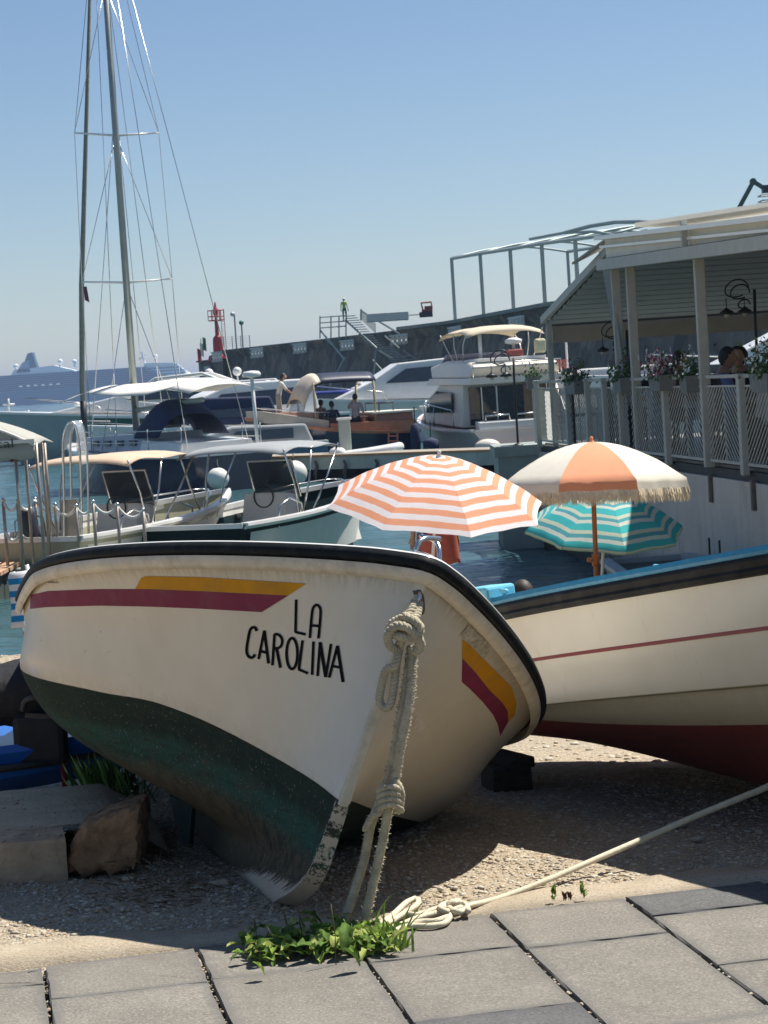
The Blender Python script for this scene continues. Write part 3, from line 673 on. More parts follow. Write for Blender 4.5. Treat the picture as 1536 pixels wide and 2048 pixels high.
q.loft(rings, closed_ring=False); q.build('red_line', mat('red_line', (.22, .008, .010), .45, .1, 20), b2, smooth=True)
q = MB(); rings = [[b2p(t, 9, 1, -.07, .05), b2p(t, 4, 1, -.1), b2p(t, 4, -1, -.1), b2p(t, 9, -1, -.07, .05)] for t in ts]
q.loft(rings, closed_ring=False); q.build('inner_lining', blue_p, b2)
for t in (-.2, 1.2, 2.4):
    q = MB(); q.beam(b2p(t, 8, 1, -.06), b2p(t, 8, -1, -.06), .26, .03); q.build('thwart', blue_p, b2)
# light blue locker and cleats on the near gunwale
lb = mat('pale_blue_paint', (.16, .50, .62), .4, .1, 9)
q = MB(); p0, p1 = at(952, 1188, 8.35), at(1003, 1184, 8.25); q.beam(p0, p1, .16, .055); q.build('locker', lb, b2, bevel=.012)
for px, py, Yc in ((1008, 1183, 8.15), (1316, 1135, 7.35)):
    p = at(px, py, Yc); q = MB(); q.tube([p - bD * .02 + Vector((0, 0, .002)), p + bD * .02 + Vector((0, 0, .002))], .009, 8); q.box(p - Vector((0, 0, .012)), (.014, .014, .03)); q.build('cleat', lb, b2, smooth=True)
# timber props in the dark under it
p = gz(1012, 1545, -.12); q = MB(); q.box((0, 0, .05), (.16, .22, .10), rz=.2); q.box((.01, 0, .12), (.11, .26, .045), rz=.45)
o = q.build('timber_block', mat('dark_timber', (.04, .03, .02), .9, .4, 12, stretch=(1, 8, 8), bump=.006, bscale=30), None, bevel=.008); o.location = (p.x, p.y, beach_z(p.x, p.y)); tag(o, 'dark stacked timber block in the shade between the two beached boats', 'timber block')

# ---------------------------------------------------------------- ropes
def twisted(mb, pts, R_, pitch, strands=3, rs=None, n=7, dens=10):
    P = spline(pts, max(12, int(sum((Vector(pts[i + 1]) - Vector(pts[i])).length for i in range(len(pts) - 1)) / pitch * dens)))
    u = (P[1] - P[0]).orthogonal().normalized(); d = 0; fr = []
    for i, p in enumerate(P):
        t = (P[min(i + 1, len(P) - 1)] - P[max(i - 1, 0)]).normalized(); u = (u - t * u.dot(t)).normalized()
        if i: d += (p - P[i - 1]).length
        fr.append((p, u.copy(), t.cross(u), d))
    for k in range(strands):
        mb.tube([p + (a * math.cos(2 * PI * (d_ / pitch + k / strands)) + c_ * math.sin(2 * PI * (d_ / pitch + k / strands))) * R_ * .5 for p, a, c_, d_ in fr], rs or R_ * .56, n)
rope_m = mat('weathered_rope', (.42, .37, .26), .95, .22, 30, bump=.003, bscale=160, dirt=(.25, .21, .14), dirt_amt=.5, dirt_scale=20)
rope2_m = mat('pale_rope', (.58, .52, .38), .9, .12, 30, bump=.002, bscale=140)
mooring = thing('mooring_rope', 'thick frayed mooring rope knotted to the bow eye and hanging to the weeds', 'rope', tuple(gz(712, 1860)))
rp = lambda l: [at(x, y, Y) for x, y, Y in l]
eyeY = eye.y
# two furry strands and the two doubled ends
A1 = rp([(822, 1295, 5.97), (812, 1380, 5.95), (796, 1460, 5.95), (782, 1540, 5.96), (765, 1590, 5.97), (742, 1650, 5.99), (728, 1720, 6.0), (706, 1790, 5.99), (688, 1845, 5.98)])
A2 = rp([(826, 1300, 5.95), (822, 1380, 5.93), (812, 1440, 5.92), (800, 1500, 5.92), (790, 1560, 5.93), (780, 1600, 5.94), (766, 1680, 5.96), (750, 1750, 5.97), (732, 1830, 5.96), (722, 1862, 5.96)])
def furry(path, name, seed, hang=.0122):
    q = MB(); twisted(q, path, hang, .030, 4, hang * .62, 7, 9)
    o = q.build(name, rope_m, mooring, smooth=True)
    # frayed yarn ends all round the strand
    f = MB(); rr = random.Random(seed); P_ = spline(path, 420)
    for p in P_:
        for _ in range(3):
            dv = Vector((rr.gauss(0, 1), rr.gauss(0, 1), rr.gauss(0, 1))).normalized(); a = p + dv * hang * .9; c_ = p + dv * hang * (1.35 + rr.random() * .35) + Vector((rr.gauss(0, .002), rr.gauss(0, .002), rr.gauss(0, .003)))
            sd_ = dv.orthogonal().normalized() * .0022; f.add([a - sd_, a + sd_, c_], [(0, 1, 2)])
    f.build('frayed_yarn', rope_m, o, smooth=False)
furry(A1, 'rope_strand', 1); furry(A2, 'rope_strand', 2)
q = MB(); twisted(q, rp([(800, 1290, 5.96), (790, 1330, 5.93), (772, 1340, 5.95), (763, 1370, 5.96), (759, 1400, 5.96), (766, 1414, 5.95), (779, 1412, 5.94), (787, 1380, 5.95), (793, 1330, 5.96), (800, 1290, 5.95)]), .0115, .032); q.build('rope_loop', rope_m, mooring, smooth=True)
q = MB(); twisted(q, rp([(830, 1205, 6.0), (822, 1222, 5.97), (812, 1240, 5.95), (806, 1262, 5.93), (800, 1290, 5.94)]), .0135, .035)
twisted(q, rp([(838, 1207, 6.01), (834, 1228, 5.97), (826, 1250, 5.93), (836, 1268, 5.92), (838, 1290, 5.93), (826, 1300, 5.95)]), .013, .035)
twisted(q, rp([(806, 1232, 5.93), (828, 1242, 5.91), (840, 1258, 5.91), (828, 1274, 5.91), (800, 1272, 5.92), (782, 1262, 5.94), (784, 1248, 5.95), (806, 1236, 5.93)]), .0135, .034)
twisted(q, rp([(796, 1300, 5.95), (780, 1292, 5.93), (776, 1270, 5.92), (792, 1252, 5.91), (816, 1256, 5.90), (836, 1276, 5.91), (842, 1294, 5.93), (826, 1306, 5.93)]), .0125, .034); q.build('knot', rope_m, mooring, smooth=True)
q = MB()
for k in range(4):
    y = 1580 + k * 12; twisted(q, rp([(757, y + 5, 5.96), (764, y - 2, 5.93), (784, y - 7, 5.90), (800, y + 1, 5.92), (803, y + 6, 5.95)]), .0085, .026)
twisted(q, rp([(762, 1625, 5.95), (745, 1632, 5.95), (730, 1660, 5.97)]), .010, .03)
twisted(q, rp([(789, 1560, 5.92), (800, 1578, 5.92), (802, 1600, 5.93), (793, 1625, 5.94)]), .011, .03); q.build('knot', rope_m, mooring, smooth=True)

long_rope = thing('taut_rope', 'long pale rope stretched up to the right from a knot beside the weeds', 'rope', tuple(gz(906, 1818)))
q = MB(); lr = [(905, 1818, 0), (940, 1812, 0)]
pts = [gz(902, 1822, .012), gz(925, 1814, .014)] + [at(x, y, 6.10 + .8 * ((x - 930) / 606)) for x, y in ((1000, 1796), (1100, 1758), (1200, 1715), (1300, 1672), (1400, 1629), (1500, 1588), (1536, 1573), (1800, 1452))]
q.tube(spline(pts, 260), list(np.linspace(.0080, .0122, 260)), 8); 
for k_, v_ in enumerate(q.v): pass
o = q.build('long_run', rope2_m, long_rope, smooth=True)
q = MB()
for st_ in ([(908, 1812), (925, 1806), (935, 1816), (915, 1824), (898, 1815), (900, 1806), (918, 1802)], [(890, 1812), (905, 1805), (930, 1812), (937, 1822)], [(900, 1826), (880, 1816), (895, 1806)]):
    q.tube(spline([gz(x, y, .012 + .012 * (i % 2)) for i, (x, y) in enumerate(st_)], 30), .0088, 8)
q.build('knot', rope2_m, long_rope, smooth=True)
q = MB()
for st_, zz in (([(900, 1822), (870, 1827), (830, 1838), (800, 1850), (770, 1858), (748, 1870)], .012), ([(904, 1828), (890, 1846), (860, 1852), (820, 1852), (790, 1862), (760, 1874), (735, 1872)], .011),
                ([(890, 1814), (860, 1822), (835, 1830), (810, 1828), (785, 1842), (762, 1858)], .018), ([(830, 1797), (812, 1806), (790, 1826), (770, 1842), (752, 1852)], .02), ([(830, 1797), (837, 1801), (832, 1812), (812, 1824), (790, 1838), (768, 1852)], .014),
                ([(895, 1834), (870, 1842), (845, 1843), (815, 1848)], .016)):
    q.tube(spline([gz(x, y, zz) for x, y in st_], 40), .0085, 8)
q.build('slack_turns', rope2_m, long_rope, smooth=True)

# ---------------------------------------------------------------- weeds at the foot of the rope
leaf_ms = [mat('weed_leaf', (.20, .30, .05), .75, .4, 30, spec=.2, sub=.35), mat('weed_leaf_pale', (.36, .42, .12), .75, .35, 30, spec=.2, sub=.35), mat('weed_leaf_dark', (.09, .16, .03), .75, .4, 30, spec=.2, sub=.25)]
def leaf_mesh(Ln, Wd, curl, seed):
    q = MB(); rr = random.Random(seed); n_ = 7; rings = []
    for i in range(n_ + 1):
        t = i / n_; w = Wd * math.sin(PI * min(1, t * .93 + .07)) ** .8 * (1 + .12 * math.sin(i * 2.6 + seed)); x = Ln * t; z = Ln * (.75 * t - curl * t * t); wob = .18 * w * math.sin(i * 2.1 + seed)
        rings.append([(x, -w / 2, z + w * .22 + wob), (x, -w * .22, z + w * .03), (x, 0, z - w * .06), (x, w * .22, z + w * .03), (x, w / 2, z + w * .22 - wob)])
    q.loft(rings, closed_ring=False); return q
weeds = thing('weed_clump', 'leafy green weeds growing in the joint round the foot of the mooring rope', 'weeds', tuple(gz(640, 1890)))
protos = []
for k in range(6):
    o = leaf_mesh(.062 + .014 * (k % 3), .032 + .006 * (k % 2), .55 + .12 * k % .5, k).build('leaf', leaf_ms[k % 3], None, smooth=True); o.parent = weeds; protos.append(o)
wb = ORG[weeds.name]; rr = random.Random(5)
for i in range(285):
    o = protos[i % 6] if i < 6 else protos[rr.randrange(6)].copy()
    if i >= 6: COL.objects.link(o); o.parent = weeds
    px = rr.choice([rr.triangular(478, 700, 560), rr.uniform(480, 760), rr.uniform(640, 800)]); base = 1934 - (px - 480) * .085
    py = base - abs(rr.gauss(0, 1)) * 24 - 6
    if px > 720: py += 8
    p = gz(px, py); o.location = p - wb + Vector((0, 0, rr.uniform(0, .03)))
    o.rotation_euler = (rr.uniform(-.4, .4), rr.uniform(-.5, .45), rr.uniform(0, 2 * PI)); s_ = rr.uniform(.4, .95); o.scale = (s_, s_ * rr.uniform(.8, 1.2), s_)
for (px, py, sc) in [(a_, b_, c_ * .62) for a_, b_, c_ in ((650, 1835, 1.0), (640, 1850, 1.3), (735, 1828, .9), (690, 1880, 1.6), (720, 1905, 1.3), (560, 1870, 1.3), (505, 1890, 1.4), (530, 1922, 1.2), (660, 1868, 1.3))]:
    o = protos[rr.randrange(6)].copy(); COL.objects.link(o); o.parent = weeds; o.location = gz(px, py + 40) - wb + Vector((0, 0, .02 * sc)); o.rotation_euler = (.2, -.7, rr.uniform(0, 6)); o.scale = (sc,) * 3
for (px, py, h) in ((512, 1890, .075), (545, 1905, .07), (572, 1880, .085), (577, 1890, .10), (603, 1890, .075), (608, 1885, .085), (640, 1888, .07), (672, 1930, .16), (520, 1930, .06), (700, 1850, .07)):
    p = gz(px, py); q = MB(); q.tube([p, p + Vector((.003, 0, h * .5)), p + Vector((.006 * math.sin(px), 0, h * .8)), p + Vector((.009 * math.sin(px), 0, h))], [.0014, .0013, .0028, .0012], 6); q.build('flower_stalk', mat('plantain_stalk', (.10, .085, .03), .8, .3, 50), weeds, smooth=True)
grass_ms = mat('grass_blade', (.17, .27, .05), .5, .3, 30, sub=.35)
def blades(parent, spots, name='grass_blade'):
    for (px, py, h, lx, ly) in spots:
        p = gz(px, py); q = MB(); w = .0035; rings = []
        for i in range(6):
            t = i / 5; c_ = p + Vector((lx * t * t, ly * t * t, h * (t - .15 * t * t))); ww = w * (1 - t) ** .6 + .0004; rings.append([c_ - Vector((ww, 0, 0)), c_ + Vector((0, .001, 0)), c_ + Vector((ww, 0, 0))])
        q.loft(rings, closed_ring=False); q.build(name, grass_ms, parent, smooth=True)
bl = []
for i in range(34): bl.append((rr.uniform(690, 835), rr.uniform(1872, 1905), rr.uniform(.03, .09), rr.uniform(-.05, .05), rr.uniform(-.03, .03)))
bl += [(800, 1902, .17, .055, 0), (805, 1900, .13, .08, 0), (810, 1896, .16, .075, .0), (795, 1900, .12, -.01, 0), (768, 1890, .145, .012, 0), (752, 1860, .12, .06, 0), (775, 1905, .10, -.03, 0), (815, 1893, .09, .09, -.02)]
blades(weeds, bl)
sm = thing('small_weeds', 'three small weeds sprouting from the crack beside the concrete strip', 'weeds', tuple(gz(1130, 1805)))
for (px, py, n_, m_) in ((1108, 1802, 20, 0), (1166, 1798, 15, 0), (1135, 1803, 24, None)):
    for i in range(n_):
        q = leaf_mesh(rr.uniform(.012, .024), .006, .3, i); hh_ = rr.uniform(0, .034); Mx = Matrix.Translation(gz(px + rr.uniform(-5, 5) * (1.6 if m_ is None else .8), py, .002) + Vector((0, 0, hh_ * (.4 if m_ is None else 1)))) @ Matrix.Rotation(rr.uniform(0, 6.3), 4, 'Z') @ Matrix.Rotation(-rr.uniform(.3, 1.1), 4, 'Y'); q.xform(Mx)
        q.build('leaf', leaf_ms[m_] if m_ is not None else mat('reddish_leaf', (.12, .045, .03), .6, .3, 30), sm, smooth=True)
# tufts in the dark by the rough block and dry litter on the gravel
tf = MB()
for i in range(420):
    px = rr.gauss(222, 26); p = gz(px, 1612 + rr.uniform(-14, 6), -.06); h = rr.uniform(.07, .2); a = rr.uniform(-1, 1) * .06
    tf.add([p - Vector((.004, 0, 0)), p + Vector((.004, 0, 0)), p + Vector((a + .003, 0, h * .7)), p + Vector((a * 1.6, rr.uniform(-.03, .03), h))], [(0, 1, 2, 3)])
tag(tf.build('grass', mat('shade_grass', (.10, .2, .03), .6, .4, 10), None), 'tuft of green grass behind the rough stone block', None, None, 'stuff')
lt = MB()
for i in range(420):
    px, py = rr.gauss(330, 70), rr.gauss(1765, 32); p = gz(px, py, beach_z(-.6, 6.6) + rr.uniform(.004, .02)); a = rr.uniform(0, PI); l = rr.uniform(.012, .045); dv = Vector((math.cos(a), math.sin(a), rr.uniform(-.2, .4))) * l
    if py < 1878: lt.add([p, p + dv, p + dv + Vector((.004, .003, .003)), p + Vector((.003, -.003, .003))], [(0, 1, 2, 3)])
tag(lt.build('litter', mat('dry_litter', (.13, .085, .04), .9, .5, 20), None), 'dry leaves and twigs on the shaded gravel', None, None, 'stuff')

# ---------------------------------------------------------------- left: kerb beam, rough block, blue dinghy, bag, post, striped chair
kb = MB(); dd_ = dn; k0 = gz(135, 1738, -.03)
P0 = k0; back = Vector((-.19, .98, 0)); hgt = .10
sec = []
for i in range(24):
    u = -2.2 + 2.2 * i / 23; p = P0 + dd_ * u + Vector((0, 0, -.05)); j = lambda a: rr.uniform(-a, a)
    sec.append([p, p + Vector((0, j(.004), hgt * .5 + .05)), p + Vector((0, .004 + j(.004), hgt + .05 - .012)), p + back * .015 + Vector((0, 0, hgt + .05 + j(.003))), p + back * .22 + Vector((0, 0, hgt + .055)), p + back * .34 + Vector((0, 0, hgt - .03)), p + back * .36])
kb.loft(sec, caps=True)
o = kb.build('kerb_beam', mat('kerb_concrete', (.46, .33, .21), .9, .2, 8, bump=.005, bscale=50, dirt=(.17, .10, .065), dirt_amt=.8, dirt_scale=9), None, smooth=False); tag(o, 'long stained concrete kerb lying at the left edge of the gravel', 'kerb')
sd_m = mat('dusty_sand', (.54, .41, .27), .95, .15, 8, bump=.006, bscale=70)
q = MB(); sec = [[P0 + dd_ * (-2.2 + 2.55 * i / 15) + back * (.2 + .085 * k) + Vector((0, 0, hgt + .004 - (.0 if k < 9 else .05 * (k - 9)) + .005 * math.sin(i * 2 + k) - (.12 if i == 15 else 0))) for k in range(14)] for i in range(16)]
q.loft(sec, closed_ring=False); tag(q.build('sand', sd_m, None, smooth=True), 'bank of pale sand filled in behind the concrete kerb', None, None, 'stuff')
n_b = 1500; uu_ = rng.uniform(-2.2, .3, n_b); bb_ = rng.uniform(.02, 1.0, n_b); pb_ = np.array([tuple(P0 + dd_ * a + back * c_ + Vector((0, 0, hgt + .004 - max(0, (c_ - .9)) * .5))) for a, c_ in zip(uu_, bb_)])
tag(pebbles('pebbles', pb_, .002 + .007 * rng.power(.3, n_b), [peb_m[0], peb_m[1], peb_m[2]], .6), 'small stones scattered over the sand behind the kerb', None, None, 'stuff')
rb = MB(); c0 = gz(215, 1735, -.04); c0 = Vector((c0.x, c0.y + .1, -.06)); V8 = []
Nn = 9; 
def blockpt(a, b_, c_):
    # a,b,c in [-1,1] on a cube; tilted, uneven quarry block
    x = a * .12 * (1 - .06 * c_) + .022 * c_; y = b_ * .12; z = (c_ + 1) * .098 + a * .018 * (c_ + 1)
    nz = .010 * math.sin(9 * a + 5 * c_ + 3) * math.cos(7 * b_ + 4 * c_) + .006 * math.sin(21 * a + 17 * b_ + 13 * c_)
    return c0 + Vector((x + nz, y + nz * .8, z + nz))
for ax in range(3):
    for sg in (-1, 1):
        rings = []
        for i in range(Nn + 1):
            row = []
            for j in range(Nn + 1):
                v = [0, 0, 0]; v[ax] = sg; v[(ax + 1) % 3] = -1 + 2 * i / Nn; v[(ax + 2) % 3] = -1 + 2 * j / Nn
                l = max(1, (abs(v[0]) ** 8 + abs(v[1]) ** 8 + abs(v[2]) ** 8) ** (1 / 8)); row.append(blockpt(*[q_ / l for q_ in v]))
            rings.append(row)
        rb.loft(rings, closed_ring=False)
o = rb.build('stone_block', mat('rough_brown_stone', (.30, .17, .085), .9, .35, 14, bump=.016, bscale=22, dirt=(.09, .055, .035), dirt_amt=.7, dirt_scale=20), None, smooth=True); tag(o, 'rough brown quarry block at the end of the concrete kerb', 'stone block')
# blue dinghy
zg = ground_z(9.3)
bd = thing('dinghy', 'bright blue plastic dinghy on the gravel at the left edge', 'dinghy', (-1.9, 9.4, zg))
q = MB(); rings = []
for i in range(15):
    t = i / 14; x = -2.9 + 1.9 * t; w = .42 * (1 - max(0, (t - .55) / .45) ** 2.2) + .02; h0 = .03 + .10 * t ** 3; h1 = .26 + .03 * t
    rings.append([Vector((x, 9.5 + yy * w, zg + zz)) for yy, zz in ((-1, h1), (-1.06, h1 - .03), (-.95, h0 + .08), (-.6, h0), (.6, h0), (.95, h0 + .08), (1.06, h1 - .03), (1, h1), (.8, h1 - .02), (-.8, h1 - .02))])
q.loft(rings, caps=True); q.build('hull', mat('blue_plastic', (.008, .10, .42), .35, .08, 4, coat=.3), bd, smooth=False, bevel=.02)
q = MB(); q.tube(spline([r_[1] + Vector((0, -.01, -.06)) for r_ in rings], 30), .016, 8); q.build('rubbing_strip', blackr, bd, smooth=True)
blk_cloth = mat('black_fabric', (.012, .012, .014), .75, .4, 6, bump=.01, bscale=14)
bg_ = thing('bag', 'big black duffel bag heaped on the blue dinghy beside the cream boat', 'bag', (-1.5, 9.3, zg + .28))
q = MB(); rings = []
for i in range(19):
    t = i / 18; a = math.sin(PI * t) ** .35; x = -2.35 + 1.1 * t
    rings.append([Vector((x, 9.35 + .22 * a * math.cos(k * 2 * PI / 14), zg + .42 + .20 * t * .3 + (.17 + .05 * math.sin(t * 9)) * a * math.sin(k * 2 * PI / 14) + .012 * math.sin(k * 3 + i * 1.3))) for k in range(14)])
q.loft(rings, caps=True); q.build('bag_body', blk_cloth, bg_, smooth=True)
q = MB(); c_ = at(82, 1478, 9.15); q.box(c_, (.22, .12, .22)); q.build('side_pocket', blk_cloth, bg_, bevel=.03)
q = MB(); q.tube(spline([at(45, 1420, 9.1), at(52, 1400, 9.05), at(80, 1395, 9.05), at(108, 1402, 9.05), at(120, 1430, 9.1)], 20), .012, 6); q.build('carry_strap', mat('grey_webbing', (.06, .055, .055), .8, .2, 30), bg_, smooth=True)
q = MB(); q.beam(at(50, 1430, 9.1), at(118, 1436, 9.1), .01, .02); q.build('zip_band', mat('grey_webbing', (.06, .055, .055), .8), bg_)
q = MB(); p = gz(131, 1592, -.17); q.lathe((p.x, p.y, beach_z(p.x, p.y) - .02), [(.012, 0), (.012, .3), (.010, .46), (.004, .465)], 10); q.lathe((p.x, p.y, beach_z(p.x, p.y)), [(.03, 0), (.03, .008), (.012, .012)], 10); tag(q.build('post', mat('dark_red_paint', (.16, .015, .03), .5, .2, 20), None, smooth=True), 'thin dark red post standing in the shade beside the blue dinghy', 'post')
# folding beach chair, blue and white stripes
def stripe_mat(name, cols_, axis='hv', rough=.8, sub=.3, bump=.0):
    """cols_: list of (start position, colour) over the attribute, constant steps"""
    M, N, L, b = nodes_of(name, rough); a = nd(N, 'ShaderNodeAttribute', attribute_name=axis).outputs['Fac']
    r_ = nd(N, 'ShaderNodeValToRGB'); r_.color_ramp.interpolation = 'CONSTANT'; e = r_.color_ramp.elements
    e[0].position = cols_[0][0]; e[0].color = tuple(cols_[0][1]) + (1,); e[1].position = cols_[1][0]; e[1].color = tuple(cols_[1][1]) + (1,)
    for p_, c_ in cols_[2:]: x = e.new(p_); x.color = tuple(c_) + (1,)
    L.new(a, r_.inputs[0]); g = N.new('ShaderNodeTexCoord').outputs['Object']
    c = mixc(N, L, .12, r_.outputs[0], mixc(N, L, noise(N, L, g, 12), (.3, .3, .3), (1, 1, 1)), 'MULTIPLY'); L.new(c, b.inputs['Base Color'])
    tr = nd(N, 'ShaderNodeBsdfTranslucent'); L.new(c, tr.inputs[0]); ms = nd(N, 'ShaderNodeMixShader'); ms.inputs[0].default_value = sub
    L.new(b.outputs[0], ms.inputs[1]); L.new(tr.outputs[0], ms.inputs[2]); L.new(ms.outputs[0], N['Material Output'].inputs[0]); b.inputs['Specular IOR Level'].default_value = .2
    return M
bw = stripe_mat('blue_white_stripe', [(i / 9, (.02, .25, .55) if i % 2 else (.72, .73, .75)) for i in range(9)])
zc = ground_z(12.0)
ch = thing('beach_chair', 'folding beach chair with blue and white striped cloth behind the cream boat', 'chair', (-1.95, 12.0, zc))
def chw(px, py, Y=12.0): return at(px, py, Y)
q = MB(); nv_ = 15; att = []
bt, bb = at(36, 1144, 12.0), at(34, 1256, 12.0)
rings = []
for i in range(nv_):
    t = i / (nv_ - 1); a = 2 * PI * 0
    z = bt.z * (1 - t) + bb.z * t
    x0 = -2.09 + .0 + .012 * math.sin(t * 3); rnd = .035 * (math.sin(PI * min(1, t * 8) / 2))
    rings.append([Vector((x0 + .02 - rnd * .6, 12.0, z)), Vector((x0 + .06, 12.02, z + .0)), Vector((x0 + .10, 12.08, z)), Vector((x0 + .115 + rnd * .4, 12.3, z - .04)), Vector((x0 + .10 + rnd * .6, 12.5, z - .05))]); att += [t] * 5
q.loft(rings, closed_ring=False); o = q.build('back_cloth', bw, ch, smooth=True, thick=.012); a_ = o.data.attributes.new('hv', 'FLOAT', 'POINT'); a_.data.foreach_set('value', att)
q = MB(); rings = []; att = []
for i in range(10):
    t = i / 9; rings.append([Vector((-2.05 + .42 * t, 12.02, zc + .36 - .03 * math.sin(PI * t))), Vector((-2.05 + .42 * t, 12.5, zc + .36 - .03 * math.sin(PI * t)))]); att += [t, t]
q.loft(rings, closed_ring=False); o = q.build('seat_cloth', bw, ch, smooth=True, thick=.01); a_ = o.data.attributes.new('hv', 'FLOAT', 'POINT'); a_.data.foreach_set('value', att)
for y_ in (12.03, 12.5):
    q = MB(); q.tube([(-2.06, y_, bt.z), (-1.98, y_, zc + .36), (-1.66, y_, zc + .0)], .012, 8); q.build('frame', white_gel, ch, smooth=True)
    q = MB(); q.tube([(-1.62, y_, zc + .36), (-2.05, y_, zc)], .012, 8); q.build('leg', white_gel, ch, smooth=True)
    q = MB(); q.tube([(-2.03, y_, zc + .62), (-1.68, y_, zc + .6)], .016, 8); q.build('arm_rest', skin if 0 else mat('pink_plastic', (.5, .25, .2), .5), ch, smooth=True)
# ---------------------------------------------------------------- the harbour water, one sheet out to the horizon
M, N, L, b = nodes_of('harbour_water', .11); b.inputs['IOR'].default_value = 1.333
g = N.new('ShaderNodeNewGeometry').outputs['Position']
c = mixc(N, L, rng_(N, L, noise(N, L, g, .05, 4), .35, .65), (.035, .085, .095), (.052, .115, .125)); L.new(c, b.inputs['Base Color'])
def wv(sx, sy, sc, det):
    mp = nd(N, 'ShaderNodeMapping'); mp.inputs['Scale'].default_value = (sx, sy, 1); mp.inputs['Rotation'].default_value = (0, 0, .25); L.new(g, mp.inputs[0]); return noise(N, L, mp.outputs[0], sc, det, .6)
h = math_(N, L, 'ADD', math_(N, L, 'MULTIPLY', wv(.7, 1.3, 1.6, 4), 1.6), math_(N, L, 'ADD', math_(N, L, 'MULTIPLY', wv(.8, 1.2, 6, 4), .5), math_(N, L, 'MULTIPLY', wv(1, 1, 22, 3), .09)))
bp = nd(N, 'ShaderNodeBump'); bp.inputs['Distance'].default_value = .085; bp.inputs['Strength'].default_value = 1
L.new(h, bp.inputs['Height']); L.new(bp.outputs[0], b.inputs['Normal'])
yl = [16.0]
while yl[-1] < 9000: yl.append(yl[-1] + max(.09, .0042 * (yl[-1] - 12) * (1 if yl[-1] < 140 else (1 + (yl[-1] - 140) / 60))))
yl = np.array(yl); NX = 300; tt = np.linspace(-1, 1, NX); X = (np.sign(tt) * (.45 * abs(tt) + .55 * abs(tt) ** 4))[None] * (22 + 1.25 * yl[:, None]) - 1.0; Yg = np.repeat(yl[:, None], NX, 1)
Zg = np.zeros_like(X); wr = np.random.default_rng(3)
for k in range(26):
    lam = .35 * 1.16 ** k * .8; a_ = wr.normal(1.35, .55); kx, ky = math.cos(a_) * 2 * PI / lam, math.sin(a_) * 2 * PI / lam; am = .0042 * (lam ** .75) * min(1, 3.5 / lam)
    cell = np.maximum(X[:, NX // 2 + 1:NX // 2 + 2] - X[:, NX // 2:NX // 2 + 1], np.gradient(yl)[:, None]); fd = np.clip(lam / (cell * 3) - .6, 0, 1)
    Zg += am * np.sin(kx * X + ky * Yg + wr.uniform(0, 6) + 1.2 * np.sin(.3 * X + .21 * Yg * (1 + .1 * k))) * fd
V = np.stack([X, Yg, SEA + Zg], 2).reshape(-1, 3); ny = len(yl)
ii = (np.arange(ny - 1)[:, None] * NX + np.arange(NX - 1)[None]).reshape(-1); F = np.stack([ii, ii + 1, ii + 1 + NX, ii + NX], 1)
me = bpy.data.meshes.new('sea'); me.vertices.add(len(V)); me.vertices.foreach_set('co', V.reshape(-1)); me.loops.add(len(F) * 4); me.loops.foreach_set('vertex_index', F.reshape(-1).astype(np.int32))
me.polygons.add(len(F)); me.polygons.foreach_set('loop_start', np.arange(0, len(F) * 4, 4, dtype=np.int32)); me.update(); me.validate(); me.polygons.foreach_set('use_smooth', [True] * len(F))
me.materials.append(M); o = bpy.data.objects.new('sea', me); COL.objects.link(o); o['kind'] = 'structure'
# sea bed / land far below so nothing is open behind the beach
# ---------------------------------------------------------------- haze
def haze(y1=9100, top=48, dens=.00028):
    q = MB(); q.box((0, y1 / 2 - 60, (top - 3.2) / 2), (17000, y1 + 120, top + 3.2)); M = bpy.data.materials.new('haze_air'); M.use_nodes = True; n = M.node_tree; n.nodes.clear()
    v = n.nodes.new('ShaderNodeVolumePrincipled'); v.inputs['Color'].default_value = (.36, .50, .78, 1); v.inputs['Density'].default_value = dens; v.inputs['Anisotropy'].default_value = .15
    o_ = n.nodes.new('ShaderNodeOutputMaterial'); n.links.new(v.outputs[0], o_.inputs['Volume']); M.cycles.homogeneous_volume = True if hasattr(M.cycles, 'homogeneous_volume') else None
    o = q.build('haze', M, None); tag(o, 'thin sea haze over the harbour', None, None, 'stuff'); return o

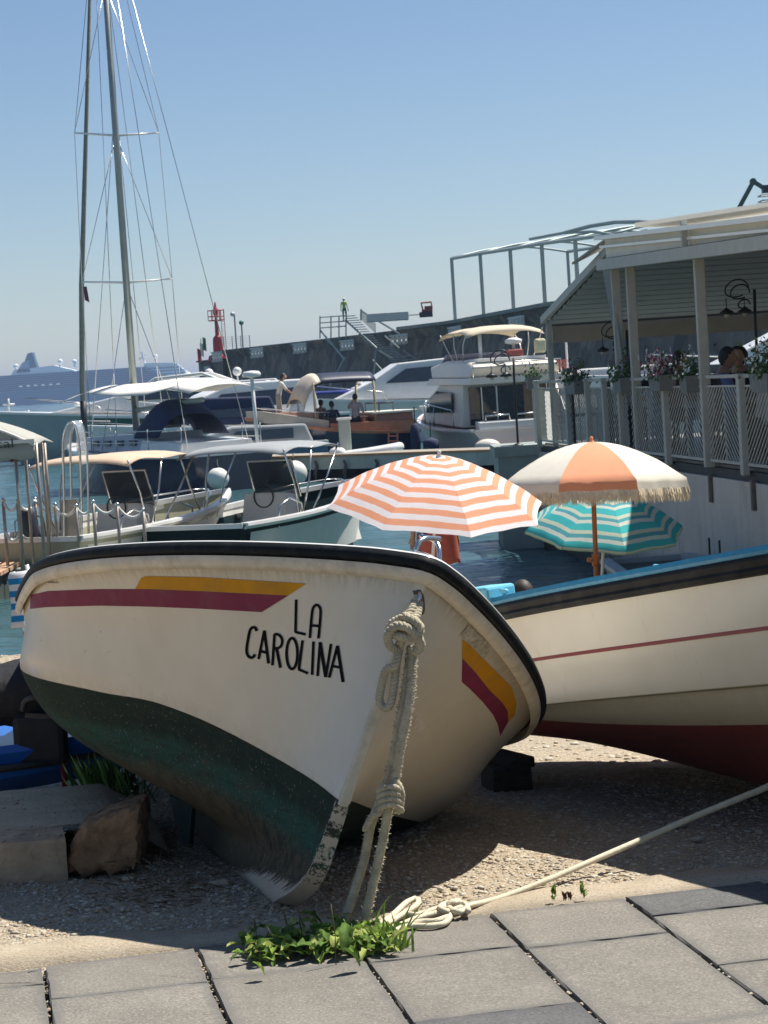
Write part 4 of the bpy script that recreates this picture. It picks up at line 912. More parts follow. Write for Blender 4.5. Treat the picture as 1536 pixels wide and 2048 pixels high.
# ---------------------------------------------------------------- parasols
def parasol(name, label, top, tilt, az, rad, rise, ribs, mats_of, poleM, base_z, valance=None, fringe=None, rot=0.0, slices=10, shape=1.0, finM=None, pole_r=.016, stripes=None, sag=.03, vent=False):
    """top: world position of the canopy's apex. tilt: lean of the shaft, towards azimuth az"""
    ax = (Vector((math.cos(az), math.sin(az), 0)) * math.sin(tilt) + Vector((0, 0, 1)) * math.cos(tilt)).normalized()
    ux = ax.orthogonal().normalized(); ux = (Vector((1, 0, 0)) - ax * ax.x).normalized(); uy = ax.cross(ux)
    foot_s = (top.z - base_z) / ax.z; foot = top - ax * foot_s
    T = thing(name, label, 'parasol', (foot.x, foot.y, base_z), 0, 'beach parasols on the shore')
    def P(rf, th, sub):
        # rf 0..1 radius fraction; th angle; sub -1..1 position between ribs
        drop = rise * (rf ** (1.0 + shape)) ; c_ = math.cos(PI / ribs); rr_ = rad * rf
        x = rr_ * math.cos(th); y = rr_ * math.sin(th); return top + ux * x + uy * y - ax * drop
    for k in range(ribs):
        a0, a1 = rot + 2 * PI * k / ribs, rot + 2 * PI * (k + 1) / ribs; rings = []; at_ = []; nsub = 8
        for i in range(slices + 1):
            rf = i / slices; p0 = P(rf, a0, 0); p1 = P(rf, a1, 0); row = []
            for j in range(nsub + 1):
                s_ = j / nsub; bow = math.sin(PI * s_); p = p0.lerp(p1, s_); cen = top - ax * (p - top).dot(-ax) 
                inward = (cen - p); inward = inward.normalized() if inward.length > 1e-5 else inward
                p = p - inward * (0.0) + inward * (bow * sag * rf ** 2 * rad * .8) + ax * (bow * sag * rf * .25 * (1 - rf) * 4) + ax * (.004 * math.sin(13 * s_ + i * 1.7 + k)) * rf
                row.append(p); at_.append(rf if stripes != 'flat' else rf)
            rings.append(row)
        if valance:
            base = rings[-1]
            for q_ in (.35, .7, 1.0):
                rings.append([p - Vector((0, 0, 1)) * (valance * q_) + ((p - top) - ax * (p - top).dot(ax)).normalized() * (.012 * q_ + .010 * q_ * math.sin(j * 2.2 + k)) for j, p in enumerate(base)]); at_ += [1 + .12 * q_] * (nsub + 1)
        q = MB(); q.loft(rings, closed_ring=False); o = q.build('canopy_panel', mats_of(k), T, smooth=True); a_ = o.data.attributes.new('hv', 'FLOAT', 'POINT'); a_.data.foreach_set('value', [v / 1.12 for v in at_])
        if fringe:
            f = MB(); base = rings[-1]; rr2 = random.Random(k)
            for j in range(nsub):
                for _ in range(int(fringe[2])):
                    s_ = rr2.random(); p = base[j].lerp(base[j + 1], s_); ln = fringe[0] * rr2.uniform(.6, 1.15); w = fringe[1]; dv = (base[j + 1] - base[j]).normalized()
                    e = p + Vector((rr2.gauss(0, .012), rr2.gauss(0, .012), -ln)); mdp = p.lerp(e, .5) + Vector((rr2.gauss(0, .006), rr2.gauss(0, .006), 0))
                    f.add([p - dv * w, p + dv * w, mdp - dv * w, mdp + dv * w, e - dv * w * .3, e + dv * w * .3], [(0, 1, 3, 2), (2, 3, 5, 4)])
            f.build('fringe', fringe[3], o)
        q = MB(); rp_ = [P(t, a0, 0) - ax * .012 for t in np.linspace(.05, 1.0, 10)]; q.tube(rp_, .0035, 6); q.build('rib', poleM if not finM else steel, T, smooth=True)
        q = MB(); q.tube([P(.5, a0, 0) - ax * .014, top - ax * (rise + .12)], .003, 5); q.build('strut', steel, T, smooth=True)
    q = MB(); q.tube([top + ax * .005, foot - ax * .1], pole_r, 12); q.build('pole', poleM, T, smooth=True)
    q = MB(); q.lathe((0, 0, 0), [(.001, .05), (.012, .045), (.016, .03), (.011, .018), (.022, .006), (.026, -.004), (.001, -.006)][::-1], 14); q.xform(Matrix.Translation(top) @ ax.to_track_quat('Z', 'Y').to_matrix().to_4x4()); q.build('finial', finM or poleM, T, smooth=True)
    return T, ax, top, foot
wht = (.82, .78, .79)
# orange and white bands, drawn as rings: each band of the cloth is one colour
orange = (.82, .37, .22)
sm_o = stripe_mat('orange_white_bands', [(i / 18 * .95, orange if i % 2 else wht) for i in range(18)] + [(.951, orange)], sub=.28)
alu = mat('white_pole', (.7, .7, .68), .35, .05, 6)
parasol('parasol', 'parasol with narrow orange and white stripes, tilted over a standing bather', at(878, 913, 16.8), R(14), R(-62), .87, .385, 8, lambda k: sm_o, alu, ground_z(17) + .0, rot=R(15), shape=.55, finM=alu, sag=.028, slices=14, pole_r=.013)
cream_c = mat('cream_parasol_cloth', (.74, .70, .60), .8, .04, 6, sub=.2); peach = mat('peach_parasol_cloth', (.80, .34, .18), .8, .04, 6, sub=.2)
wood_p = mat('varnished_pole', (.36, .13, .035), .4, .2, 20); frin = mat('cotton_fringe', (.78, .67, .48), .95, .15, 30)
T_, ax_, tp_, ft_ = parasol('parasol', 'cream and peach panelled parasol with a cotton fringe on a wooden pole', at(1183, 884, 18.5), R(3), R(60), .82, .33, 8, lambda k: peach if k in (1, 5) else cream_c, wood_p, ground_z(18.5), valance=.075, fringe=(.11, .0026, 66, frin), rot=R(-160.0), shape=.85, pole_r=.021, sag=.02, finM=peach)
q = MB(); p = tp_ - ax_ * 1.0; q.tube([p + ax_ * .05, p - ax_ * .05], .034, 12); q.tube([p, p + Vector((-.07, -.02, .01))], .02, 10); q.build('tilt_joint', wood_p, T_, smooth=True)
tq = [(.06, .52, .54), (.10, .40, .46), (.45, .60, .48), (.06, .50, .52), (.55, .66, .56), (.03, .33, .42)]
sm_t = stripe_mat('turquoise_bands', [(i / 22 * .97, [tq[0], (.60, .68, .52), tq[1], (.62, .7, .62), tq[3]][i % 5]) for i in range(22)] + [(.972, (.38, .52, .30))], sub=.25)
parasol('parasol', 'turquoise and pale green striped parasol behind the fringed one', at(1212, 981, 20.3), R(13), R(-70), .75, .36, 8, lambda k: sm_t, alu, ground_z(20.3), valance=.04, rot=R(8), shape=.6, finM=alu, sag=.045, slices=16)

# ---------------------------------------------------------------- people
def person(label, loc, rz, pose='stand', shirt=(.3, .3, .3), legs=(.05, .05, .06), skinc=None, hair=(.015, .012, .01), lean=0.0, arms=None, h=1.7, short=False, topless=False, bare_legs=False, swim=None, hairlen=0.0, group=None, cap=None):
    """local frame: the figure faces -y, feet (or seat) at the origin"""
    T = thing('person', label, 'person', loc, rz, group, local=True); k = h / 1.7
    J = {}; J['pelvis'] = Vector((0, 0, .93))
    if pose == 'sit': J['pelvis'] = Vector((0, 0, .47))
    if pose == 'ground': J['pelvis'] = Vector((0, 0, .13))
    cl, sl_ = math.cos(lean), math.sin(lean)
    def up(v): return J['pelvis'] + Vector((v[0], v[1] * cl - v[2] * sl_, v[1] * sl_ + v[2] * cl))
    J['waist'] = up((0, 0, .14)); J['chest'] = up((0, .01, .34)); J['neck'] = up((0, .01, .50)); J['head'] = up((0, -.015, .58))
    for s, S_ in (('l', 1), ('r', -1)):
        J['sh' + s] = up((.17 * S_, .01, .455)); 
        if pose == 'stand': J['hip' + s] = J['pelvis'] + Vector((.09 * S_, 0, -.05)); J['kn' + s] = Vector((.10 * S_, -.02 + .03 * S_, .49)); J['an' + s] = Vector((.10 * S_, .02 + .05 * S_, .08)); J['to' + s] = Vector((.11 * S_, -.14 + .05 * S_, .03))
        elif pose == 'sit': J['hip' + s] = J['pelvis'] + Vector((.09 * S_, -.02, 0)); J['kn' + s] = Vector((.12 * S_, -.44, .48)); J['an' + s] = Vector((.11 * S_, -.40, .08)); J['to' + s] = Vector((.12 * S_, -.55, .03))
        else: J['hip' + s] = J['pelvis'] + Vector((.09 * S_, -.03, 0)); J['kn' + s] = Vector((.13 * S_, -.40, .38)); J['an' + s] = Vector((.12 * S_, -.72, .08)); J['to' + s] = Vector((.12 * S_, -.88, .10))
        el, wr = (arms or {}).get(s, ((.24 * S_, .02, .18), (.25 * S_, -.08, -.05)))
        J['el' + s] = up(el); J['wr' + s] = up(wr)
    verts = []; edges = []; rad_ = []; ix = {}
    def jv(n_, r_):
        ix[n_] = len(verts); verts.append(J[n_]); rad_.append(r_)
    for n_, r_ in (('pelvis', .135), ('waist', .125), ('chest', .15), ('neck', .055), ('head', .06)): jv(n_, r_)
    edges += [(0, 1), (1, 2), (2, 3), (3, 4)]
    for s in 'lr':
        for n_, r_ in (('sh' + s, .066), ('el' + s, .042), ('wr' + s, .028), ('hip' + s, .095), ('kn' + s, .060), ('an' + s, .042), ('to' + s, .034)): jv(n_, r_)
        edges += [(ix['chest'], ix['sh' + s]), (ix['sh' + s], ix['el' + s]), (ix['el' + s], ix['wr' + s]), (ix['pelvis'], ix['hip' + s]), (ix['hip' + s], ix['kn' + s]), (ix['kn' + s], ix['an' + s]), (ix['an' + s], ix['to' + s])]
        d = (J['wr' + s] - J['el' + s]).normalized(); sx = d.cross(Vector((0, 0, 1))); sx = sx.normalized() if sx.length > .1 else Vector((1, 0, 0)); bend = sx.cross(d).normalized()
        pl = len(verts); verts.append(J['wr' + s] + d * .075); rad_.append(.030); edges.append((ix['wr' + s], pl))
        for f_, (off, ln) in enumerate(((-.026, .062), (-.009, .072), (.009, .068), (.026, .054))):
            a = len(verts); verts.append(J['wr' + s] + d * .095 + sx * off); rad_.append(.010); edges.append((pl, a)); b_ = len(verts); verts.append(verts[a] + d * ln * .55 + bend * -.006); rad_.append(.0085); edges.append((a, b_))
            c_ = len(verts); verts.append(verts[b_] + d * ln * .4 + bend * -.02); rad_.append(.007); edges.append((b_, c_))
        a = len(verts); verts.append(J['wr' + s] + d * .045 + sx * -.035); rad_.append(.011); edges.append((ix['wr' + s], a)); b_ = len(verts); verts.append(verts[a] + d * .045 + sx * -.018); rad_.append(.008); edges.append((a, b_))
    me = bpy.data.meshes.new('b'); me.from_pydata([v * k for v in verts], edges, []); ob = bpy.data.objects.new('b', me); COL.objects.link(ob)
    md = ob.modifiers.new('s', 'SKIN'); md.use_smooth_shade = True
    for i, r_ in enumerate(rad_): me.skin_vertices[0].data[i].radius = (r_ * k, r_ * k * (.72 if i < 3 else 1))
    me.skin_vertices[0].data[0].use_root = True
    s2 = ob.modifiers.new('u', 'SUBSURF'); s2.levels = 1; s2.render_levels = 1
    dg = bpy.context.evaluated_depsgraph_get(); bm_ = bpy.data.meshes.new_from_object(ob.evaluated_get(dg)); bpy.data.objects.remove(ob)
    q = MB(); q.add([v.co[:] for v in bm_.vertices], [tuple(p.vertices) for p in bm_.polygons])
    hd = J['head'] * k + (J['head'] - J['neck']).normalized() * .075 * k; kk = len(q.v)
    q.ball((0, 0, 0), .092 * k, 16, 12, (.84, 1.0, 1.22)); 
    for i in range(kk, len(q.v)):                     # chin, brow, eye sockets, nose, mouth
        x, y, z = q.v[i]; zz = z / (.112 * k)
        if zz < -.2: x *= 1 - .28 * (-zz - .2); y = y * (1 - .1 * (-zz - .2))
        if y < 0 and abs(x) < .016 * k and -.35 < zz < .12: y -= .018 * k
        if y < 0 and abs(zz - .1) < .12 and .02 * k < abs(x) < .05 * k: y += .008 * k
        q.v[i] = (x + hd.x, y + hd.y, z + hd.z)
    for S_ in (-1, 1): q.ball(hd + Vector((.078 * k * S_, .008, -.005)), .022 * k, 8, 6, (.4, .8, 1.3))
    sk_c = skinc or (.42, .24, .16); key = lambda c: '_'.join('%02d' % int(v * 99) for v in c)
    m_sk = mat('skin_' + key(sk_c), sk_c, .55, .08, 12); m_sh = mat('cloth_' + key(shirt), shirt, .85, .15, 9, bump=.006, bscale=18); m_lg = mat('cloth_' + key(legs), legs, .85, .15, 9, bump=.006, bscale=18); m_ha = mat('hair_' + key(hair), hair, .6, .3, 40, bump=.004, bscale=90)
    q.mi = [0] * len(q.f); o = q.build('body', [m_sk, m_sh, m_lg], T, smooth=True)
    Jk = {n_: v * k for n_, v in J.items()}
    segs = [('waist', 'chest', 1), ('chest', 'neck', 1), ('pelvis', 'waist', 1), ('shl', 'ell', 1), ('shr', 'elr', 1), ('chest', 'shl', 1), ('chest', 'shr', 1), ('pelvis', 'hipl', 2), ('pelvis', 'hipr', 2), ('hipl', 'knl', 2), ('hipr', 'knr', 2), ('knl', 'anl', 2), ('knr', 'anr', 2), ('ell', 'wrl', 3), ('elr', 'wrr', 3), ('neck', 'head', 0), ('anl', 'tol', 4), ('anr', 'tor', 4)]
    nb = len(bm_.vertices)
    for p in o.data.polygons:
        if p.vertices[0] >= nb: p.material_index = 0; continue
        c_ = p.center; best = (9, 0)
        for a, b_, r_ in segs:
            A_, B_ = Jk[a], Jk[b_]; t = max(0, min(1, (c_ - A_).dot(B_ - A_) / max(1e-6, (B_ - A_).length_squared))); d = (A_.lerp(B_, t) - c_).length
            if d < best[0]: best = (d, r_ if not (r_ == 1 and a in ('chest',) and b_ == 'neck' and t > .8) else 0, t, a)
        r_ = best[1]
        if r_ == 1: r_ = 1 if not topless else (1 if swim and best[3] in ('waist', 'chest') and best[2] > .3 else 0)
        elif r_ == 3: r_ = 0 if (short or topless) else 1
        elif r_ == 2:
            r_ = 2 if not bare_legs else (2 if best[3] == 'pelvis' or (best[3].startswith('hip') and best[2] < .12) else 0)
        elif r_ == 4: r_ = 0 if bare_legs else 2
        p.material_index = min(r_, 2)
    # hair: a cap over the skull, longer at the back if wanted
    hq = MB(); hq.ball((0, 0, 0), .101 * k, 16, 12, (.88, 1.0, 1.2)); fs = []
    for f in hq.f:
        cz = sum(hq.v[i][2] for i in f) / len(f); cy = sum(hq.v[i][1] for i in f) / len(f)
        if cz > .035 * k - (cy + .03) * 1.15: fs.append(f)
    hq.f = fs; hq.mi = [0] * len(fs); hq.v = [(hd.x + x + .003 * math.sin(z * 160), hd.y + .008 + y, hd.z + .010 + z + .003 * math.sin(x * 190)) for x, y, z in hq.v]
    if hairlen: hq.tube([hd + Vector((0, .075 * k, .0)), hd + Vector((0, .11 * k, -.07)), hd + Vector((0, .10 * k, -hairlen))], [.055 * k, .05 * k, .02 * k], 10)
    hq.build('hair', m_ha, T, smooth=True)
    if cap:
        cq = MB(); cq.ball(tuple(hd + Vector((0, .005, .04))), .112 * k, 14, 8, (.9, 1.02, .8)); cq.plate([hd + Vector((-.07, -.08, .045)), hd + Vector((.07, -.08, .045)), hd + Vector((.05, -.17, .035)), hd + Vector((-.05, -.17, .035))], (0, 0, .008)); cq.build('hat', mat('hat_' + key(cap), cap, .5, .05, 6), T, smooth=True)
    return T
RELAX = {'l': ((.23, .03, .20), (.26, -.05, -.04)), 'r': ((-.23, .03, .20), (-.26, -.05, -.04))}
p = at(876, 1150, 24.2)
wad = person('bather in a black bikini standing at the water under the orange striped parasol', (p.x, 24.2, SEA + .08), R(185), 'stand', (.02, .02, .022), (.02, .012, .016), (.50, .29, .20), topless=True, swim=True, bare_legs=True, h=1.64, hairlen=.2)
q = MB(); rings = []
for i in range(9):
    t = i / 8; rings.append([Vector((.215 * math.cos(a) * (1 + .15 * t) , .11 + .10 * math.sin(a), .90 - .36 * t + .012 * math.sin(a * 5 + i))) for a in np.linspace(-.35, PI + .35, 17)])
q.loft(rings, closed_ring=False); o = q.build('sarong', mat('coral_cloth', (.62, .16, .10), .85, .12, 9, sub=.3), wad, smooth=True, thick=.006)
p = at(995, 1187, 17); person('sunbather with short black hair reclining behind the blue locker', (p.x, 17.3, ground_z(17)), R(200), 'ground', (.05, .05, .06), (.1, .12, .2), lean=-R(58), arms={'l': ((.22, .2, .1), (.22, .25, -.12)), 'r': ((-.22, .2, .1), (-.22, .25, -.12))}, topless=True, bare_legs=True)
p = at(1152, 1187, 17); person('sunbather with dark reddish hair reclining below the wooden parasol pole', (p.x, 17.3, ground_z(17) - .02), R(170), 'ground', (.05, .05, .06), (.3, .05, .05), lean=-R(62), arms={'l': ((.22, .2, .1), (.22, .25, -.12)), 'r': ((-.22, .2, .1), (-.22, .25, -.12))}, topless=True, bare_legs=True, hair=(.05, .014, .014))
# ---------------------------------------------------------------- quay wall and restaurant terrace
def qx(Y): return 2.40 + .105 * (33.6 - Y)
def qy(px): return 5.928 / ((px - 756) / 4380 + .105)
M, N, L, b = nodes_of('quay_concrete', .85); g = N.new('ShaderNodeNewGeometry').outputs['Position']
mp = nd(N, 'ShaderNodeMapping'); mp.inputs['Scale'].default_value = (2.5, 2.5, .35); L.new(g, mp.inputs[0]); st_ = noise(N, L, mp.outputs[0], 2.2, 9, .7); sx = nd(N, 'ShaderNodeSeparateXYZ'); L.new(g, sx.inputs[0])
c = mixc(N, L, rng_(N, L, noise(N, L, g, .7, 6), .3, .7), (.44, .43, .39), (.57, .56, .51)); c = mixc(N, L, rng_(N, L, st_, .5, .72, 0, .55), c, (.23, .22, .19))
zz = math_(N, L, 'ADD', sx.outputs[2], math_(N, L, 'MULTIPLY', math_(N, L, 'SUBTRACT', st_, .5), .5)); c = mixc(N, L, rng_(N, L, zz, -.75, -1.08), c, (.06, .065, .045)); L.new(c, b.inputs['Base Color'])
bp = nd(N, 'ShaderNodeBump'); bp.inputs['Distance'].default_value = .02; L.new(noise(N, L, g, 9, 9, .7), bp.inputs['Height']); L.new(bp.outputs[0], b.inputs['Normal']); quay_m = M
q = MB(); a = [Vector((qx(Y), Y, 0)) for Y in (33.6, 10.0)]
q.plate([Vector((qx(33.6), 33.6, -2.2)), Vector((qx(10), 10, -2.2)), Vector((22, 10, -2.2)), Vector((22, 33.6, -2.2))], (0, 0, 2.2 + .24))
quay = thing('quay_wall', 'pale stained concrete quay wall rising from the water under the restaurant', 'wall', (qx(22), 22, -1.2)); q.build('wall', quay_m, quay)
dk_edge = mat('shadow_gap_dark', (.05, .055, .055), .8, .2, 10)
q = MB(); q.plate([Vector((qx(33.6) + .04, 33.55, .24)), Vector((qx(10) + .04, 10.02, .24)), Vector((21.9, 10.02, .24)), Vector((21.9, 33.55, .24))], (0, 0, .10)); q.build('floor_edge', dk_edge, quay)  # near-black band paints in the shadow gap below the terrace floor
q = MB(); q.box((qx(33.2) - .05, 34.1, .27), (1.3, 1.4, .16)); q.box((qx(33.2) - .05, 34.1, -.9), (1.2, 1.3, 2.18)); q.build('ledge', mat('green_grey_ledge', (.27, .31, .29), .8, .12, 6), quay)
for px in (1345, 1415, 1500):
    q = MB(); Y = qy(px); q.box((qx(Y) - .02, Y, .12), (.03, .10, .3)); q.build('hanging_bracket', mat('rust_bracket', (.14, .12, .10), .85, .3, 20), quay)
z0 = .34
paintg = mat('grey_green_paint', (.36, .38, .35), .55, .08, 6, dirt=(.22, .22, .19), dirt_amt=.35, dirt_scale=5)
paint_l = mat('pale_grey_paint', (.36, .37, .34), .5, .08, 6)
rest = thing('restaurant_terrace', 'waterside restaurant terrace under a white pergola roof with grey posts', 'restaurant', (qx(26), 26, z0))
def qp(Y, dx=0.0, z=z0): return Vector((qx(Y) + dx, Y, z))
# floor
q = MB(); q.plate([qp(33.4, .1), qp(10.2, .1), Vector((21, 10.2, z0)), Vector((21, 33.4, z0))], (0, 0, .03)); q.build('floor', mat('terrace_floor', (.2, .19, .17), .6, .15, 5), rest)
# tall posts
def eave(Y): return 2.69 - .030 * (26.9 - min(Y, 26.9)) if Y < 27.5 else 2.78 - (Y - 27.3) * .125
for Y, w, dx in ((32.1, .10, .02), (27.35, .13, 0), (26.6, .13, .02), (23.25, .13, 0), (19.9, .13, 0), (16.5, .13, 0)):
    q = MB(); q.box((qx(Y) + dx, Y, (z0 + eave(Y)) / 2), (w * .85, w * .85, eave(Y) - z0)); q.build('post', paintg, rest, bevel=.01)
for X in (6.4, 10.5, 14.5):
    q = MB(); q.box((X, 33.1, (z0 + 2.1) / 2), (.12, .12, 1.76)); q.build('post', paintg, rest)
# short wide posts of the balustrade
pY = [33.2, 30.8, 29.4, 28.3, 25.0, 21.8, 18.2, 15.0]
for Y in pY:
    q = MB(); q.box((qx(Y) - .02, Y, .80), (.07, .17, .98)); q.box((qx(Y) - .02, Y, 1.30), (.09, .19, .05)); q.build('short_post', paintg, rest, bevel=.008)
allp = sorted(pY + [32.1, 26.95, 23.25, 19.9, 16.5]); allp = [allp[0]] + allp[1:]
for Ya, Yb in zip(allp[:-1], allp[1:]):
    if Yb - Ya < .5: continue
    T = thing('railing_panel', 'chevron railing', 'railing') if 0 else None
    P_ = rest; q = MB(); a, b_ = qp(Ya + .09, 0, 1.30), qp(Yb - .09, 0, 1.30); q.beam(a, b_, .04, .035); q.build('top_rail', paint_l, P_)
    q = MB(); q.beam(qp(Ya + .09, 0, 1.20), qp(Yb - .09, 0, 1.20), .025, .02); q.build('rail', paint_l, P_); q = MB(); q.beam(qp(Ya + .09, 0, .42), qp(Yb - .09, 0, .42), .03, .03); q.build('rail', paint_l, P_)
    mid = (Ya + Yb) / 2; half = (Yb - Ya) / 2 - .09; q = MB()
    q.beam(qp(mid, 0, .42), qp(mid, 0, 1.2), .02, .02)
    nb = max(5, int(half / .105))
    for sgn in (-1, 1):
        for k in range(-2 * nb, nb + 1):
            # parallel slanting bars clipped to the half panel
            yA = k * half / nb; slope = 1.35                       # metres sideways for each metre down
            pts_ = []; z1 = 1.19; z2 = .43; ya, yb = yA, yA + slope * (z1 - z2)
            if yb <= 0 or ya >= half: continue
            if ya < 0: z1 = 1.19 - (0 - yA) / slope; ya = 0
            if yb > half: z2 = 1.19 - (half - yA) / slope; yb = half
            if z1 - z2 < .04: continue
            q.beam(qp(mid + sgn * ya, -.003, z1), qp(mid + sgn * yb, -.003, z2), .011, .017)
    q.build('chevron_bars', paint_l, P_)
# roof: main flat part, then a part sloping down to the far end
cream_f = mat('cream_fascia', (.76, .71, .58), .5, .06, 3, dirt=(.42, .38, .30), dirt_amt=.3, dirt_scale=2)
ceil_m = mat('grey_ceiling', (.25, .30, .31), .6, .1, 3)
q = MB(); q.plate([Vector((qx(27.4) - .05, 27.4, 2.90)), Vector((qx(10) - .05, 10, 2.45)), Vector((18, 10, 2.45)), Vector((18, 27.4, 2.90))], (0, 0, .04)); q.build('roof_sheet', mat('roof_sheet', (.55, .54, .49), .5, .05, 3), rest)
q = MB(); q.plate([Vector((qx(32.1) - .05, 32.1, 2.20)), Vector((qx(27.42) - .05, 27.42, 2.92)), Vector((18, 27.42, 2.92)), Vector((18, 32.1, 2.20))], (0, 0, .03)); q.build('roof_sheet', mat('roof_sheet', (.55, .54, .49)), rest)
for k in range(46):
    Y = 11.0 + .36 * k
    if Y < 27.3: zc_ = 2.86 - (27.4 - Y) * .0259
    else: break
    q = MB(); q.box(((qx(Y) + 18) / 2, Y, zc_), (18 - qx(Y), .35, .03), rx=.03); q.build('ceiling_slat', ceil_m, rest)
for k in range(13):
    Y = 27.6 + .36 * k; q = MB(); q.box(((qx(Y) + 18) / 2, Y, 2.90 - (Y - 27.42) * .154 - .035), (18 - qx(Y), .35, .03), rx=-.13); q.build('ceiling_slat', ceil_m, rest)
# fascia beams along the water side
def fz(Y): return (2.71 - .030 * (27.2 - Y), 3.04 - .046 * (27.2 - Y))
for (Ya, Yb, up0, up1) in ((27.25, 23.05, 0, 0), (22.95, 18.6, 0, 0), (18.5, 10, 0, 0)):
    q = MB(); za, zb = fz(Ya), fz(Yb); xa, xb = qx(Ya) - .12, qx(Yb) - .12
    q.plate([Vector((xa, Ya, za[0] + .10)), Vector((xb, Yb, zb[0] + .10)), Vector((xb, Yb, zb[1])), Vector((xa, Ya, za[1]))], (.05, 0, 0)); q.build('fascia_board', cream_f, rest)
q = MB(); q.beam(Vector((qx(27.3) - .17, 27.3, fz(27.3)[1] + .02)), Vector((qx(10) - .17, 10, fz(10)[1] + .02)), .16, .05); q.beam(Vector((qx(27.3) - .16, 27.3, fz(27.3)[1] - .09)), Vector((qx(10) - .16, 10, fz(10)[1] - .09)), .06, .03); q.build('gutter', white_gel, rest)
q = MB(); q.beam(Vector((qx(27.35) - .16, 27.35, fz(27.3)[0] + .02)), Vector((qx(10) - .16, 10, fz(10)[0] + .02)), .14, .13); q.build('eave_beam', paint_l, rest)
q = MB(); q.beam(Vector((qx(27.0) + .5, 27.0, 3.16)), Vector((8.5, 21.5, 3.32)), .9, .05); q.build('upper_canopy', white_cloth, rest)
for Ya in (23.0, 18.55):
    q = MB(); q.box((qx(Ya) - .2, Ya, fz(Ya)[0] + .22), (.06, .12, .28)); q.build('joint_cover', paintg, rest)
# sloping edge of the far bay, gable flap, back beam and valance
q = MB(); q.beam(Vector((qx(32.15) - .06, 32.15, 2.20)), Vector((qx(27.3) - .06, 27.3, 2.93)), .06, .10); q.build('sloping_rafter', paint_l, rest)
q = MB(); q.add([(qx(27.2) - .12, 27.3, 3.04), (qx(28.4) - .32, 28.4, 2.82), (qx(28.3) + .1, 28.3, 3.0), (qx(27.2) + .4, 27.2, 3.12)], [(0, 1, 2, 3)]); q.build('gable_flap', mat('olive_flap', (.28, .27, .22), .7, .1, 5), rest, thick=.03)
q = MB(); q.beam(Vector((qx(32.2), 32.2, 2.13)), Vector((18, 32.2, 2.13)), .10, .05); q.build('back_beam', mat('dark_beam', (.04, .045, .05), .6), rest)
q = MB(); q.plate([Vector((qx(32.3), 32.3, 2.10)), Vector((18, 32.3, 2.10)), Vector((18, 32.3, 1.86)), Vector((qx(32.3), 32.3, 1.86))], (0, .02, 0)); q.build('back_valance', mat('beige_valance', (.34, .31, .26), .8, .08, 4), rest)
# gathered clear side curtain
q = MB(); rings = []
for i in range(22):
    t = i / 21; z = 2.86 - 1.58 * t; w = .55 * (1 - t) ** 1.5 + .05; Yc = 27.75 - .62 * t; row = []
    for j in range(13): s_ = j / 12; row.append(Vector((qx(Yc) - .02 + .035 * math.sin(j * 2.1 + t) * (1 - .4 * t), Yc + (s_ - .5) * w * 1.3, z)))
    rings.append(row)
q.loft(rings, closed_ring=False); q.build('side_curtain', mat('plastic_curtain', (.36, .41, .42), .3, .1, 5, sub=.4), rest, smooth=True)
# thin corner post outside
pp = at(1073, 880, 34.2); q = MB(); q.box((pp.x, 34.2, 0.75), (.05, .05, 1.0)); q.build('corner_post', paintg, rest)

# flower boxes
pet = {'white': mat('white_petal', (.72, .70, .66), .7, .05, 20, sub=.2), 'pink': mat('pink_petal', (.55, .05, .18), .7, .15, 20, sub=.2), 'mauve': mat('mauve_petal', (.25, .09, .28), .7, .2, 20, sub=.2), 'red': mat('red_petal', (.42, .04, .05), .7, .2, 20)}
lfm = mat('box_leaf', (.05, .11, .03), .6, .4, 15, sub=.2)
pot_m = mat('grey_planter', (.16, .17, .17), .8, .15, 8)
def planter(c, l, cols_, nfl, nlf, lab, rot=0, hgt=.24, seed=1):
    T = thing('planter', lab, 'planter', tuple(c), 0, 'flower boxes along the terrace railing'); rr = random.Random(seed); q = MB(); q.box(c + Vector((0, 0, .09)), (.18, l, .18), taper=1.1); q.build('box', pot_m, T)
    f = MB()
    for _ in range(nlf):
        p = c + Vector((rr.gauss(0, .08), rr.uniform(-l / 2, l / 2) * 1.1, .18 + abs(rr.gauss(0, hgt * .5)) - .05)); s_ = rr.uniform(.018, .04); n_ = Vector((rr.gauss(0, 1), rr.gauss(0, 1), rr.gauss(0, 1))).normalized(); u = n_.orthogonal().normalized(); w = n_.cross(u); f.add([p - u * s_, p + w * s_ * .6, p + u * s_, p - w * s_ * .6], [(0, 1, 2, 3)])
    f.build('foliage', lfm, T)
    for cn in cols_:
        f = MB()
        for _ in range(nfl):
            p = c + Vector((rr.gauss(-.03, .08), rr.uniform(-l / 2, l / 2) * 1.05, .18 + abs(rr.gauss(hgt * .45, hgt * .4)))); s_ = rr.uniform(.025, .045)
            for k in range(5):
                a = k * 2 * PI / 5 + rr.random(); d = Vector((-.4 + rr.gauss(0, .3), math.cos(a), math.sin(a))).normalized() * s_; e = Vector((0, -d.z, d.y)) * .45; f.add([p, p + d * .7 + e, p + d, p + d * .7 - e], [(0, 1, 2, 3)])
        f.build('blossoms', pet[cn], T)
planter(at(1066, 765, 34.0) - Vector((0, 0, .09)), .35, ['white', 'pink'], 5, 160, 'small grey planter with green leaves and a pink flower on the thin corner post', seed=2)
planter(qp(30.2, 0, 1.12), 1.3, ['mauve', 'white', 'red'], 16, 420, 'flower box with mauve and red flowers at the far end of the railing', seed=3)
planter(qp(27.2, 0, 1.14), .8, ['white', 'red'], 7, 330, 'dark flower box with trailing green leaves beside the paired posts', seed=4)
planter(qp(25.1, -.02, 1.16), .9, ['white', 'white', 'pink'], 60, 320, 'flower box full of white and bright pink flowers', seed=5)
